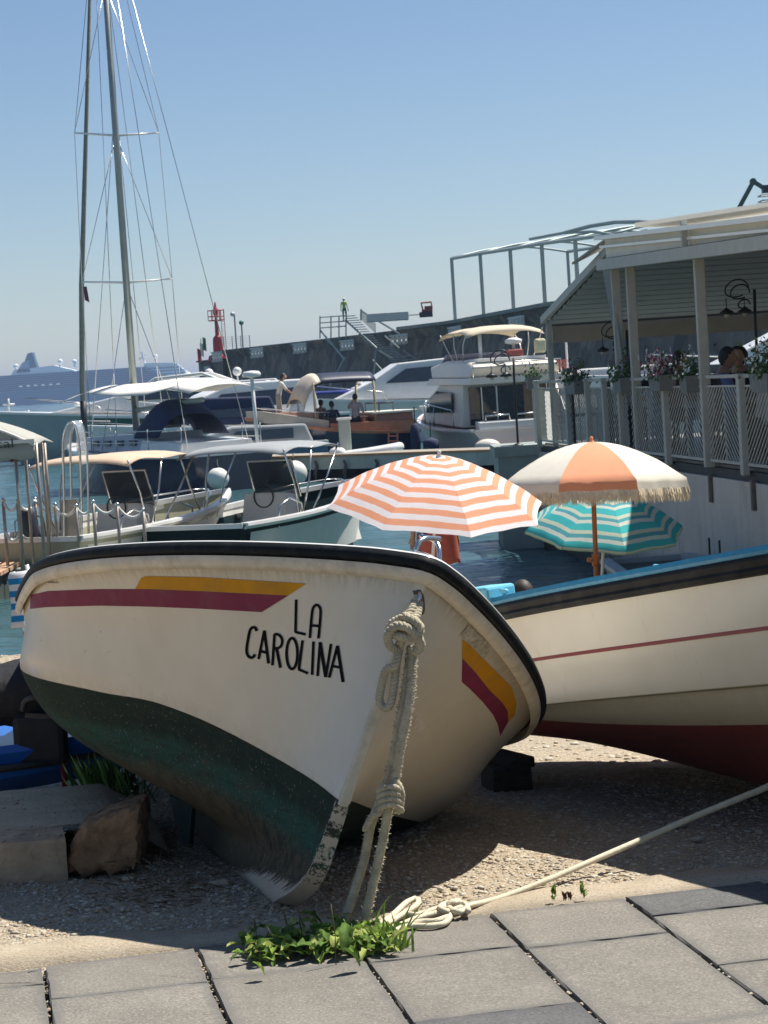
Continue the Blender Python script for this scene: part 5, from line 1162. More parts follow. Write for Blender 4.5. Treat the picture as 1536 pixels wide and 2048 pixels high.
planter(qp(23.75, -.02, 1.14), .5, ['white'], 26, 200, 'flower box of white flowers next to the blue shirted diner', seed=6)
planter(qp(20.9, 0, 1.14), .9, ['white'], 26, 420, 'flower box with white flowers and big leaves at the right edge', seed=7, hgt=.3)
# scrolled iron lamp stands
irn = mat('black_iron', (.012, .013, .015), .5, .2, 20)
def lampstand(p, h, lab, dirx=-1, seed=0):
    T = thing('lamp_stand', lab, 'lamp', tuple(p), 0, 'scrolled iron lamps on the terrace'); q = MB(); q.tube([p, p + Vector((0, 0, h * .8)), p + Vector((.01, 0, h))], .018, 8); q.lathe(tuple(p), [(.09, 0), (.08, .02), (.02, .05)], 12); q.build('stem', irn, T, smooth=True)
    for S_, z, R2 in ((1, h, .16), (-1, h - .04, .13), (1, h - .18, .08)):
        c_ = p + Vector((dirx * .02, S_ * .02, z)); pts_ = [c_ + Vector((dirx * (.02 + R2 * (1.1 - math.cos(a)) * .9), 0, R2 * math.sin(a) * (1 - a / 9))) for a in np.linspace(0, 5.2, 22)]
        q = MB(); q.tube(pts_, .009, 6); q.build('scroll_arm', irn, T, smooth=True)
    for dx in (.34, .12):
        q = MB(); s_ = p + Vector((dirx * dx, 0, h - .22)); q.tube([s_ + Vector((0, 0, .14)), s_], .006, 5); q.lathe(tuple(s_), [(.09, -.06), (.085, -.03), (.03, .0), (.01, .02)], 12); o = q.build('lamp_shade', irn, T, smooth=True)
        q = MB(); q.ball(s_ - Vector((0, 0, .07)), .035, 10, 6); q.build('glass_globe', mat('lamp_glass', (.5, .47, .4), .2, .05, 4), o, smooth=True)
lampstand(qp(31.0, .9), 1.62, 'scrolled black iron lamp behind the mauve flowers at the far end')
lampstand(qp(26.6, 1.5), 1.95, 'tall scrolled black iron lamp behind the pink flowers')
lampstand(qp(24.4, 1.6), 1.90, 'scrolled black iron lamp in front of the white yacht, right hand of two')
lampstand(qp(26.2, 2.1), 1.55, 'shorter scrolled iron lamp with globes near the white yacht')
lampstand(Vector((qx(33) - .35, 33.5, .34)), 1.35, 'scrolled iron lamp with two globes hanging left of the corner post')
# tables and chairs
def table(loc, lab):
    T = thing('table', lab, 'table', loc, 0, 'restaurant tables', local=True); q = MB(); q.box((0, 0, .73), (.8, .8, .03)); q.build('tabletop', teak, T)
    for x in (-.34, .34):
        for y in (-.34, .34): q = MB(); q.box((x, y, .36), (.04, .04, .72)); q.build('leg', teak, T)
    cl = thing('tablecloth', lab.replace('table', 'tablecloth', 1), 'tablecloth', loc, 0, 'white restaurant tablecloths', local=True)
    q = MB(); rings = []
    for z, s_ in ((.75, .0), (.752, .41), (.72, .43), (.60, .44), (.42, .46)):
        rings.append([(s_ * (1 if abs(math.cos(a)) > abs(math.sin(a)) else 0) * (1 if math.cos(a) > 0 else -1) + (s_ * math.cos(a) * 1.414 if abs(math.cos(a)) <= abs(math.sin(a)) else 0), (s_ * math.sin(a) * 1.414 if abs(math.sin(a)) < abs(math.cos(a)) else s_ * (1 if math.sin(a) > 0 else -1)), z + (.03 * math.sin(9 * a) if z < .5 else 0)) for a in np.linspace(0, 2 * PI, 33)[:-1]])
    q.loft(rings); q.build('cloth', mat('white_linen', (.66, .66, .66), .9, .05, 6), cl, smooth=False)
def make_chair():
    T = thing('chair', 'dark chair', 'chair', (0, 0, 0), 0, 'dark restaurant chairs', local=True); dkw = mat('dark_chair', (.03, .025, .022), .6, .3, 9)
    q = MB(); q.box((0, 0, .45), (.42, .42, .04)); q.build('seat', dkw, T, bevel=.01); q = MB(); q.box((0, .2, .78), (.4, .03, .30), rx=-.1); q.build('backrest', dkw, T, bevel=.01)
    for x, y, h in ((-.18, -.18, .44), (.18, -.18, .44), (-.18, .19, .75), (.18, .19, .75)): q = MB(); q.box((x, y, h / 2), (.035, .035, h)); q.build('leg', dkw, T)
    return T
tb = [(qx(31) + .95, 30.6), (qx(28.6) + 1.0, 28.4), (qx(25.9) + 1.0, 25.9), (qx(23.2) + 1.05, 23.3), (qx(20.8) + 1.1, 20.6)]
tl = ['white clothed table farthest along the railing', 'white clothed table behind the far short posts', 'white clothed table behind the pink flowers', 'white clothed table beside the blue shirted diner', 'white clothed table at the right edge']
ch0 = make_chair(); first = True; cn = 0
for (x, y), l_ in zip(tb, tl):
    table((x, y, z0 + .03), l_)
    for k, (dx, dy, rz_) in enumerate(((0, .75, 0), (0, -.75, PI), (-.72, 0, PI / 2), (.72, 0, -PI / 2))):
        if k == 3 or (k == 2 and l_.endswith('edge')): continue
        o = ch0 if first else copy_tree(ch0); first = False; o.location = (x + dx, y + dy, z0 + .03); o.rotation_euler = (0, 0, rz_)
        o['label'] = 'dark chair on the %s of the %s' % (('far side', 'near side', 'water side')[k], l_)
# diners
ps = [((qx(24.0) + .38, 24.2), -PI / 2 - PI, (.16, .22, .46), (.05, .05, .07), 'diner in a pale blue shirt seated with back to the railing', .0, (.02, .016, .014)),
      ((qx(24.6) + .75, 24.9), 0, (.015, .017, .03), (.03, .03, .04), 'dark haired diner in navy seated beside the blue shirt', .0, (.012, .01, .01)),
      ((tb[2][0], tb[2][1] - .75), PI, (.02, .022, .025), (.03, .03, .04), 'diner in black seated behind the tall post by the white flowers', .0, (.012, .01, .01)),
      ((tb[2][0] - .68, tb[2][1] + .2), PI / 2, (.10, .04, .04), (.03, .03, .04), 'diner in dark red seated behind the pink flowers', .0, (.03, .015, .012)),
      ((tb[4][0], tb[4][1] + .76), 0, (.24, .20, .2), (.05, .04, .04), 'diner in beige seated at the right edge table', .0, (.012, .01, .01)),
      ((tb[1][0] - .68, tb[1][1]), PI / 2, (.3, .3, .32), (.03, .03, .04), 'diner in grey seated at the far short posts', .0, (.03, .02, .015))]
for (x, y), rz_, sh, lg, lab, ln, hr_ in ps:
    person(lab, (x, y, z0 + .03), rz_, 'sit', sh, lg, lean=R(6), short=True, hair=hr_, group='diners on the restaurant terrace', arms={'l': ((.25, -.10, .22), (.16, -.36, .20)), 'r': ((-.25, -.10, .22), (-.14, -.36, .20))})
# ---------------------------------------------------------------- breakwater
BW = [(-16.1, 203), (-14.1, 200), (-4.4, 178), (5.4, 153), (10.1, 124), (18, 100), (40, 55)]
M, N, L, b = nodes_of('lava_stone_wall', .95); g = N.new('ShaderNodeNewGeometry').outputs['Position']
mp = nd(N, 'ShaderNodeMapping'); mp.inputs['Scale'].default_value = (1, .5, .35); L.new(g, mp.inputs[0])
vo = nd(N, 'ShaderNodeTexVoronoi'); vo.inputs['Scale'].default_value = 1.6; L.new(mp.outputs[0], vo.inputs['Vector']); sc_ = nd(N, 'ShaderNodeSeparateColor'); L.new(vo.outputs['Color'], sc_.inputs[0])
n1 = noise(N, L, mp.outputs[0], 1.2, 10, .75)
c = mixc(N, L, sc_.outputs[0], (.095, .085, .072), (.24, .21, .17)); c = mixc(N, L, rng_(N, L, n1, .45, .65, 0, .8), c, (.06, .056, .05)); c = mixc(N, L, rng_(N, L, noise(N, L, mp.outputs[0], 3, 9, .8), .6, .72, 0, .6), c, (.30, .28, .25))
L.new(c, b.inputs['Base Color']); bp = nd(N, 'ShaderNodeBump'); bp.inputs['Distance'].default_value = .25; L.new(math_(N, L, 'ADD', vo.outputs['Distance'], n1), bp.inputs['Height']); L.new(bp.outputs[0], b.inputs['Normal']); lava = M
bw_ = thing('breakwater', 'long dark stone breakwater closing the harbour with white carved openings', 'breakwater', (4.6, 153, SEA))
def along(s):     # s in 0..1 over the polyline
    P_ = np.array(BW, float); d = np.r_[0, np.cumsum(np.hypot(*np.diff(P_, axis=0).T))]; x = s * d[-1]; return Vector((np.interp(x, d, P_[:, 0]), np.interp(x, d, P_[:, 1]), 0))
def bwpx(px):
    best = min(np.linspace(0, 1, 1500), key=lambda s: abs(along(s).x - X_of(px, 700, along(s).y))); return best
rn = random.Random(3); q = MB(); rings = []; NB = 240
s1 = bwpx(440)
for i in range(NB + 1):
    s = s1 + (1 - s1) * i / NB; p = along(s); t = (along(min(1, s + .004)) - along(max(0, s - .004))).normalized(); n_ = Vector((t.y, -t.x, 0)); n_ = n_ if n_.y < 0 or n_.x < 0 else -n_
    if n_.y > 0: n_ = -n_
    row = [p + n_ * (1.2 - .22 * k + rn.uniform(-.12, .12)) + Vector((0, 0, SEA - 1 + (5.0 - SEA + 1) * k / 9)) for k in range(9)] + [p + n_ * .05 + Vector((0, 0, 4.9)), p + Vector((0, 0, 5.0)), p - n_ * 2.5 + Vector((0, 0, 5.0)), p - n_ * 2.5 + Vector((0, 0, SEA - 1))]
    rings.append(row)
q.loft(rings, closed_ring=False); q.build('wall', lava, bw_)
q = MB(); q.plate([Vector((-16.4, 205, -2)), Vector((-13.7, 198.5, -2)), Vector((-11, 203, -2)), Vector((-14, 209, -2))], (0, 0, 6.1)); q.build('head', lava, bw_)
q = MB(); q.plate([Vector((-16.6, 204.9, 4.1)), Vector((-13.7, 198.2, 4.1)), Vector((-11, 203, 4.1)), Vector((-14, 209, 4.1))], (0, 0, .15)); q.build('head_coping', mat('green_coping', (.04, .08, .06), .8), bw_)
q = MB(); q.box((-15.3, 201.2, 3.0), (1.4, .2, 1.3), rz=-1.2 + .0); q.build('white_panel', mat('pale_board', (.5, .5, .48), .8), bw_)
cop = mat('pale_coping', (.20, .22, .20), .85, .2, 1)
q = MB(); pts_ = [along(s) + Vector((0, 0, 5.08)) for s in np.linspace(bwpx(800), 1, 40)]; rings = [[p + Vector((-.2, -.9, -.1)), p + Vector((-.2, -.9, .12)), p + Vector((.6, 1.5, .12)), p + Vector((.6, 1.5, -.1))] for p in pts_]; q.loft(rings, caps=True); q.build('coping', cop, bw_)
whc = mat('white_carved_stone', (.52, .52, .50), .8, .1, 3)
for px, wpx, zc_ in ((459, 24, 4.35), (540, 28, 4.35), (627, 28, 4.35), (724, 28, 4.2), (830, 34, 4.2), (948, 38, 4.25), (1078, 40, 4.25)):
    p = along(bwpx(px)); y_ = p.y; t = (along(bwpx(px + 12)) - along(bwpx(px - 12))).normalized(); n_ = Vector((t.y, -t.x, 0)); n_ = n_ if n_.y < 0 else -n_
    w = wpx * y_ / 4380 / max(.3, abs(t.x)) ; w = min(w, 9); q = MB(); hgt = 17 * y_ / 4380; base = p + n_ * 1.25
    for k in range(4):
        c_ = base + t * ((k - 1.5) / 4 * w); dw = w * .075; sl_ = [c_ + t * (dw * math.sin(a * 2) * (1 if a < PI else 1)) + Vector((0, 0, zc_ + hgt * (.5 - a / (2 * PI)))) for a in np.linspace(0, 2 * PI, 12)]
        q.tube(sl_, max(.09, hgt * .11), 5); q.beam(c_ + t * dw * 1.5 + Vector((0, 0, zc_ + hgt * .5)), c_ + t * dw * 1.5 + Vector((0, 0, zc_ - hgt * .5)), .1, .1)
    q.beam(base + t * (-.5 * w) + Vector((0, 0, zc_ + hgt * .58)), base + t * (.5 * w) + Vector((0, 0, zc_ + hgt * .58)), .12, .12); q.build('carved_opening', whc, bw_)
# lighthouse
redp = mat('lighthouse_red', (.42, .018, .02), .5, .12, 2)
LX, LY = X_of(434, 665, 201), 201; T = thing('lighthouse', 'small red harbour light with a railed gallery on the breakwater head', 'lighthouse', (LX, LY, 4.2))
def lz(y): return 1.5 + (778.5 - y) * LY / 4380
for nm, prof in (('base', [(1.0, lz(722)), (.9, lz(712)), (.48, lz(708))]), ('drum', [(.46, lz(710)), (.44, lz(680)), (.36, lz(675)), (.20, lz(672))]), ('shaft', [(.19, lz(676)), (.16, lz(642))]), ('lantern', [(.12, lz(642)), (.14, lz(632)), (.24, lz(630)), (.24, lz(620)), (.10, lz(614)), (.07, lz(606)), (.01, lz(605))])):
    q = MB(); q.lathe((LX, LY, 0), prof, 16); q.build(nm, redp, T, smooth=False)
q = MB(); q.lathe((LX, LY, 0), [(.70, lz(643)), (.70, lz(641))], 16); q.build('gallery', redp, T)
q = MB()
for h in (lz(634), lz(622)): q.tube([(LX + .72 * math.cos(a), LY + .72 * math.sin(a), h) for a in np.linspace(0, 2 * PI, 17)[:-1]], .035, 5, closed=True)
for a in np.linspace(0, 2 * PI, 7)[:-1]: q.tube([(LX + .72 * math.cos(a), LY + .72 * math.sin(a), lz(642)), (LX + .72 * math.cos(a), LY + .72 * math.sin(a), lz(621))], .035, 5)
q.build('railing', redp, T)
q = MB()
for dx in (.45, .75): q.tube([(LX + dx, LY, lz(715)), (LX + dx, LY, lz(620))], .03, 5)
for k in range(16): q.tube([(LX + .45, LY, lz(710 - k * 5)), (LX + .75, LY, lz(710 - k * 5))], .02, 4)
q.build('ladder', redp, T)
# flag
T = thing('flag', 'green white and red flag hanging from a short pole left of the red light', 'flag', (X_of(403, 700, 202), 202, 4.2)); FX = X_of(401, 700, 202)
q = MB(); q.tube([(FX, 202, 4.1), (FX + .1, 202, lz(675))], .03, 6); q.build('pole', irn, T)
for k, c_ in enumerate(((.02, .22, .08), (.6, .6, .58), (.42, .03, .03))):
    q = MB(); rings = [[Vector((FX + .55 - .28 * k - .30 * t_, 202 + .08 * math.sin(t_ * 6 + k), lz(676 + 11 * k + 26 * s_ - 3 * math.sin(t_ * 2)))) for t_ in (0, .33, .66, 1)] for s_ in (0, .5, 1)]; q.loft(rings, closed_ring=False); q.build('flag_band', mat('flag_%d' % k, c_, .8, .1, 3), T, thick=.01)
for px, y0, y1, Yb, lab, hd in ((471, 700, 628, 196, 'thin grey lamp post with a pale lantern right of the red light', (.5, .52, .5)), (484, 699, 646, 194, 'short lamp post with a dark green head beside the wire fence', (.03, .14, .11))):
    X = X_of(px, 665, Yb); T = thing('lamp_post', lab, 'lamp post', (X, Yb, 5.0), 0, 'lamp posts on the breakwater'); f_ = lambda y: 1.5 + (775 - y) * Yb / 4380
    q = MB(); q.tube([(X, Yb, 4.9), (X, Yb, f_(y1))], .07, 6); q.build('pole', mat('post_grey', (.2, .24, .26), .6), T); q = MB(); q.ball((X - (.15 if px == 471 else 0), Yb, f_(y1)), .22, 8, 6); q.build('lamp_head', mat('lh%d' % px, hd, .5), T)
T = thing('fence', 'fine wire fence on the breakwater top beside the lamp posts', 'fence', (-12.5, 193, 5.0))
fp = [Vector((X_of(x, 690, 195), 195, 5.0)) for x in (448, 465, 482, 500)]
for p in fp: q = MB(); q.tube([p, p + Vector((0, 0, 1.1))], .035, 5); q.build('post', mat('post_grey', (.2, .24, .26)), T)
q = MB(); 
for k in range(5): q.tube([fp[0] + Vector((0, 0, .25 + .2 * k)), fp[-1] + Vector((0, 0, .25 + .2 * k))], .012, 4)
q.build('wires', mat('post_grey', (.2, .24, .26)), T)
# bridge lantern on the head
# scaffold platform and stair
galv = mat('galvanised_tube', (.33, .36, .34), .5, .15, 2, metal=.3)
T = thing('scaffold_stair', 'galvanised scaffold platform and zigzag stair climbing the breakwater', 'stairs', (at(760, 700, 158).x, 158, 0))
A = lambda x, y, Y=158: at(x, y, Y)
q = MB()
for x in (640, 662, 678, 692): q.tube([A(x, 677), A(x, 632 if x < 690 else 640)], .05, 5)
for y in (634, 645, 655): q.tube([A(639, y + 1), A(692, y - 3)], .045, 5)
q.build('platform_rail', galv, T)
fl = [((690, 646), (740, 690)), ((722, 620), (752, 668)), ((752, 690), (792, 738)), ((790, 676), (850, 730)), ((795, 698), (850, 745)), ((740, 665), (790, 700))]
q = MB()
for (x0, y0), (x1, y1) in (((690, 640), (755, 698)), ((723, 622), (800, 668)), ((752, 698), (805, 728)), ((770, 672), (800, 697)), ((800, 728), (856, 748)), ((806, 701), (850, 730)), ((722, 640), (722, 618)), ((752, 698), (747, 768)), ((640, 660), (690, 720)), ((660, 770), (690, 715)), ((745, 720), (790, 770))): q.tube([A(x0, y0), A(x1, y1, 157)], .07, 5)
q.build('stringers', galv, T)
for (x0, y0), (x1, y1), n_ in (((694, 640), (748, 664), 0), ((720, 672), (784, 700), 0)): pass
for i in range(14):
    t = i / 13; q = MB(); a_ = A(698 + 52 * t, 640 + 58 * t - 8, 158); q.box(a_, (.95, .5, .05)); q.build('step', galv, T)
for i in range(12):
    t = i / 11; q = MB(); a_ = A(770 + 34 * t, 694 + 34 * t, 157); q.box(a_, (1.15, .5, .05)); q.build('step', galv, T)
for i in range(6):
    t = i / 5; q = MB(); a_ = A(815 + 40 * t, 712 + 32 * t, 157); q.box(a_, (.8, .5, .05)); q.build('step', galv, T)
q = MB(); q.add([A(723, 618), A(752, 648), A(752, 668), A(723, 640)], [(0, 1, 2, 3)]); q.build('mesh_guard', mat('green_mesh', (.22, .26, .2), .8, alpha=.6), T)
wk = A(690, 642, 157); person('worker in a hi-vis jacket and white helmet on the scaffold platform', (wk.x, 157, wk.z - .05), R(160), 'stand', (.30, .42, .06), (.05, .12, .1), arms=RELAX, cap=(.7, .7, .7))
q = MB(); q.box(A(775, 634, 152), (2.9, 2, .55)); tag(q.build('site_hut', mat('white_hut', (.55, .55, .52), .7, .1, 2), None, bevel=.03), 'low white building on top of the breakwater behind the stair', 'hut')
T = thing('excavator', 'small red excavator working on the breakwater top', 'excavator', (at(850, 634, 152).x, 152, 5)); rx = mat('red_machine', (.24, .05, .04), .5, .2, 2)
q = MB(); q.box(at(852, 629, 152), (.9, .9, .35)); q.build('tracks', blackr, T); q = MB(); q.box(at(857, 618, 152), (.55, .6, .42)); q.box(at(849, 622, 152), (.4, .6, .2)); q.build('cab', rx, T, bevel=.04)
q = MB(); q.tube([at(846, 620, 152), at(842, 606, 152), at(862, 604, 152), at(864, 616, 152)], .07, 6); q.build('arm', rx, T)
q = MB(); q.tube([at(790, 632, 152), at(840, 629, 152)], .04, 5); q.tube([at(813, 641, 152), at(813, 626, 152)], .04, 5); tag(q.build('guard_rail', galv, None), 'short guard rail left of the red excavator', 'rail')
# steel pergola frame
T = thing('steel_frame', 'tall bare steel frame of arches and posts on the breakwater', 'steel frame', (at(1000, 640, 135).x, 135, 5)); fm = mat('frame_paint', (.33, .38, .36), .5, .1, 1, metal=.2)
tops = [(903, 517, 150), (960, 507, 143), (1020, 498, 136), (1083, 487, 129), (1150, 478, 122), (1225, 468, 114)]
tp = [at(*a) for a in tops]; bk = [p + Vector((8.5, 6.5, .3)) for p in tp]
for k, (p, bq) in enumerate(zip(tp, bk)):
    q = MB(); q.box(((p.x), p.y, (5 + p.z) / 2), (.22, .22, p.z - 5)); q.build('post', fm, T)
    q = MB(); q.box((bq.x, bq.y, (5 + bq.z) / 2), (.2, .2, bq.z - 5)); q.build('post', fm, T)
    q = MB(); q.tube([p.lerp(bq, t) + Vector((0, 0, .55 * math.sin(PI * t))) for t in np.linspace(0, 1, 14)], .08, 6); q.build('arch', fm, T, smooth=True)
for row in (tp, bk):
    q = MB(); q.tube(row, .12, 6); q.build('beam', fm, T)
q = MB(); q.tube([at(1130, 465, 116), at(1180, 452, 112), at(1230, 444, 108), at(1280, 443, 104), at(1330, 447, 100), at(1376, 456, 97)], .11, 6); q.build('arch', fm, T, smooth=True)
q = MB(); q.tube([at(1060, 478, 126), at(1130, 465, 120), at(1190, 463, 114), at(1245, 474, 108)], .09, 6); q.build('arch', fm, T, smooth=True)
# green boom lift
gb = mat('dark_green_boom', (.012, .07, .055), .4, .15, 2); T = thing('boom_lift', 'dark green crane boom with a work basket rising behind the restaurant roof', 'boom lift', (at(1440, 500, 112).x, 112, 3))
q = MB(); q.beam(at(1380, 640, 112), at(1466, 437, 112), .30, .30); q.build('lower_boom', gb, T, bevel=.02); q = MB(); q.beam(at(1461, 447, 112), at(1505, 366, 112), .21, .21); q.build('upper_boom', gb, T)
q = MB(); q.lathe(tuple(at(1506, 363, 112)), [(.09, -.12), (.17, -.1), (.17, .1), (.09, .12)], 12, ax='Y'); q.build('knuckle', gb, T); q = MB(); q.beam(at(1508, 364, 112), at(1527, 376, 112), .26, .19); q.build('jib', gb, T)
q = MB(); q.box(at(1534, 378, 112), (.48, .5, .38)); q.build('jib_head', mat('dark_jib', (.01, .02, .03), .5), T); q = MB()
c_ = at(1553, 400, 112); q.tube([c_ + Vector((x, y, 0)) for x, y in ((-.8, -.4), (.9, -.4), (.9, .8), (-.8, .8))], .035, 6, closed=True); q.tube([c_ + Vector((x, y, .28)) for x, y in ((-.8, -.4), (.9, -.4), (.9, .8), (-.8, .8))], .035, 6, closed=True); q.tube([c_ + Vector((-.3, 0, 0)), c_ + Vector((-.3, 0, .5))], .035, 5); q.build('basket', galv, T)
q = MB(); bz = at(1380, 640, 112); q.box((bz.x, 112, bz.z - .9), (2.4, 2.8, 2.0)); q.build('machine_body', gb, T, bevel=.05)

# ---------------------------------------------------------------- cruise ship on the horizon
SY = 1750.0; K = SY / 4380
def sx_(px): return (px - 768 + 17) * K
def szz(px, y): return 1.5 + (806.2 - .064 * px - y) * K
ship = thing('cruise_ship', 'big cruise ship with a dark funnel and white stepped bow decks far out at sea', 'cruise ship', (sx_(150), SY, SEA))
hullc = mat('ship_side_shaded', (.09, .19, .26), .6, .05, .05); shipw = mat('ship_white', (.9, .9, .88), .6, .03, .05); shipb = mat('ship_window_band', (.05, .09, .13), .3, .1, .1); shipd = mat('ship_deck_line', (.30, .40, .48), .6, .05, .05)  # white ship: shade and sea haze are painted into its side colour
z = lambda y0: 1.5 + (806.2 - y0) * K      # heights read at x = 0
q = MB(); bow = [(-160, 813), (-165, 785), (392, 785), (372, 813)]
q.plate([Vector((sx_(x), SY, 1.5 + (806.2 - y) * K)) for x, y in bow], (0, 30, 0)); q.build('hull', hullc, ship)
for k in range(8):
    y0 = 785 - k * 4.1; xe = 345 - k * 7; xs = -150 + k * 3
    q = MB(); q.box(((sx_(xs) + sx_(xe)) / 2, SY + 15.0 + .15 * k, z(y0 - 2)), (sx_(xe) - sx_(xs), 29.4, 4.1 * K)); q.build('deck', hullc, ship)
    q = MB(); q.box(((sx_(xs) + sx_(xe)) / 2, SY + .0 + .15 * k + .1, z(y0 - 2.4)), (sx_(xe) - sx_(xs) - 8, .6, 1.6 * K)); q.build('window_band', shipb, ship)
    q = MB(); q.box(((sx_(xs) + sx_(xe)) / 2, SY - .1 + .15 * k, z(y0 - .3)), (sx_(xe) - sx_(xs), .8, .55 * K)); q.build('balcony_line', shipd, ship)
for k in range(6):
    xr = 392 - k * 6.5; xl = 330 - k * 8
    q = MB(); q.box(((sx_(xl) + sx_(xr)) / 2, SY + 14, z(785.5 - 6 * k - 1.6)), (sx_(xr) - sx_(xl), 27 - 2 * k, 2.6 * K)); q.build('bow_deck', shipw, ship)
    q = MB(); q.box(((sx_(xl) + sx_(xr - 3)) / 2, SY + 14, z(785.5 - 6 * k - 4.4)), (sx_(xr - 3) - sx_(xl), 26 - 2 * k, 3.2 * K)); q.build('bridge_windows', shipd, ship)
q = MB(); q.box((sx_(330), SY + 3, z(776)), (18 * K, 6, 9 * K)); q.build('bridge_wing', mat('ship_ochre', (.4, .32, .12), .7), ship)
q = MB(); q.plate([Vector((sx_(x), SY + 6, z(y))) for x, y in ((20, 756), (30, 742), (110, 738), (150, 750), (150, 756))], (0, 18, 0)); q.build('upper_works', shipw, ship)
q = MB(); q.plate([Vector((sx_(x), SY + 8, z(y))) for x, y in ((42, 742), (52, 726), (58, 711), (68, 709), (71, 722), (76, 742))], (0, 12, 0)); q.build('funnel', mat('ship_funnel', (.02, .07, .10), .5), ship)
q = MB(); q.plate([Vector((sx_(x), SY + 6, z(y))) for x, y in ((34, 748), (48, 728), (60, 724), (62, 748))], (0, 14, 0)); q.build('funnel_base', shipd, ship)
for x, y in ((33, 735), (122, 731), (150, 733), (313, 733)):
    q = MB(); q.ball((sx_(x), SY + 10, z(y)), 5.2 * K, 12, 8); q.lathe((sx_(x), SY + 10, 0), [(1.2, z(y + 12)), (.9, z(y + 3))], 8); q.build('radar_dome', shipw, ship, smooth=True)
for k in range(6): q = MB(); q.box((sx_(44 + 15 * k), SY - 1.2, z(775.5)), (7 * K, 3, 3.0 * K), taper=.7); q.build('lifeboat', shipw, ship)
q = MB(); q.tube([(sx_(292), SY + 10, z(750)), (sx_(287), SY + 10, z(722))], 1.0, 6); q.tube([(sx_(280), SY + 10, z(736)), (sx_(296), SY + 10, z(730))], .7, 5); q.build('mast', shipw, ship)
q = MB(); q.plate([Vector((sx_(x), SY + 4, z(y))) for x, y in ((292, 754), (290, 745), (350, 748), (352, 754))], (0, 20, 0)); q.build('bow_deck', shipw, ship)
# ---------------------------------------------------------------- moored boats
def boat(name, label, cat, px, Y, heading, group=None):
    """origin on the water line amidships, +x towards the bow; heading in degrees from +X"""
    return thing(name, label, cat, (X_of(px, 900, Y), Y, SEA), R(heading), group, local=True)
def hull_rings(L_, B_, fb, bow_up, draft=.35, n=22, full=.55, rake=.12, transom=.85, flare=1.12):
    rings = []
    for i in range(n):
        t = i / (n - 1); x = -L_ / 2 + L_ * t
        w = B_ / 2 * (transom + (1 - transom) * min(1, t / .35)) if t < .45 else B_ / 2 * (1 - ((t - .45) / .55) ** (1 / (1 - full + .001) if full < .7 else 2.6)) ** .9
        w = max(w, .02); zt = fb + bow_up * t ** 2.2; r_ = rake * L_ * max(0, (t - .6) / .4) ** 2
        row = []
        for s_, f_ in ((1, zt), (.98, zt * .75), (.93, zt * .4), (.84, 0), (.55, -draft * .7), (0.0, -draft)):
            row.append(Vector((x + r_ * (f_ + draft) / (zt + draft), w * s_ * (flare if s_ == 1 else 1), f_)))
        rings.append(row + [Vector((p.x, -p.y, p.z)) for p in row[-2::-1]])
    return rings
def add_hull(T, L_, B_, fb, bow_up, m, rim_m, deck_m_, deck_drop=.04, rim=.05, full=.55, rake=.12, transom=.85, open_=False, band=None, **k):
    rg = hull_rings(L_, B_, fb, bow_up, full=full, rake=rake, transom=transom, **k); q = MB(); q.loft(rg, closed_ring=False); q.f.append(tuple(range(len(rg[0])))); q.mi.append(0); o = q.build('hull', m, T); autosmooth(o, 40)
    for sd_ in (0, -1):
        q = MB(); P_ = [r_[sd_] for r_ in rg]; q.loft([[p + Vector((0, s_ * .03, -rim)) for s_ in (1,)] + [p + Vector((0, (1 if sd_ == 0 else -1) * .035, -rim * .3)), p + Vector((0, (1 if sd_ == 0 else -1) * .03, .02)), p + Vector((0, (-1 if sd_ == 0 else 1) * .09 * min(1, abs(p.y) * 3), .025)), p + Vector((0, (-1 if sd_ == 0 else 1) * .09 * min(1, abs(p.y) * 3), -.05))] for p in P_], closed_ring=True, caps=True); q.build('gunwale', rim_m, T)
    q = MB(); q.box((-L_ / 2, 0, fb - rim * .3), (.06, B_ * transom * 1.06, rim)); q.build('transom_cap', rim_m, T)
    q = MB()
    if open_: q.loft([[Vector((r_[0].x, r_[0].y * f_, (r_[0].z - .05) if f_ > .8 or f_ < -.8 else .12)) for f_ in (.93, .8, .5, -.5, -.8, -.93)] for r_ in rg[1:-3]], closed_ring=False)
    else: q.loft([[r_[0] - Vector((0, .02, deck_drop)), Vector((r_[0].x, 0, r_[0].z + .03)), r_[-1] + Vector((0, .02, -deck_drop))] for r_ in rg], closed_ring=False)
    o = q.build('deck', deck_m_, T); autosmooth(o, 40)
    return rg
def prism(T, name, pts, w0, w1, m, y0=0.0, bevel=.02):
    """side outline (x, z) given half widths w0 at its lowest and w1 at its highest point"""
    zs = [p[1] for p in pts]; a, b_ = min(zs), max(zs); W_ = lambda z: w0 + (w1 - w0) * ((z - a) / max(1e-6, b_ - a)); n = len(pts)
    vs = [Vector((x, y0 + W_(z), z)) for x, z in pts] + [Vector((x, y0 - W_(z), z)) for x, z in pts]; q = MB(); q.add(vs, [tuple(range(n)), tuple(range(n, 2 * n))[::-1]] + [(i, n + i, n + (i + 1) % n, (i + 1) % n) for i in range(n)]); return q.build(name, m, T, bevel=bevel)
def tubes(T, name, lines, r, m, n=6):
    q = MB()
    for l in lines: q.tube([Vector(p) for p in l], r, n)
    return q.build(name, m, T, smooth=True)
beige_c = mat('beige_canvas', (.62, .47, .34), .85, .06, 5, sub=.15); grey_c = mat('grey_canvas', (.30, .32, .33), .85, .06, 5, sub=.1); seat_w = mat('white_vinyl', (.66, .64, .58), .5, .05, 5)
tint = mat('tinted_screen', (.05, .06, .07), .12, .2, 4, alpha=.72)
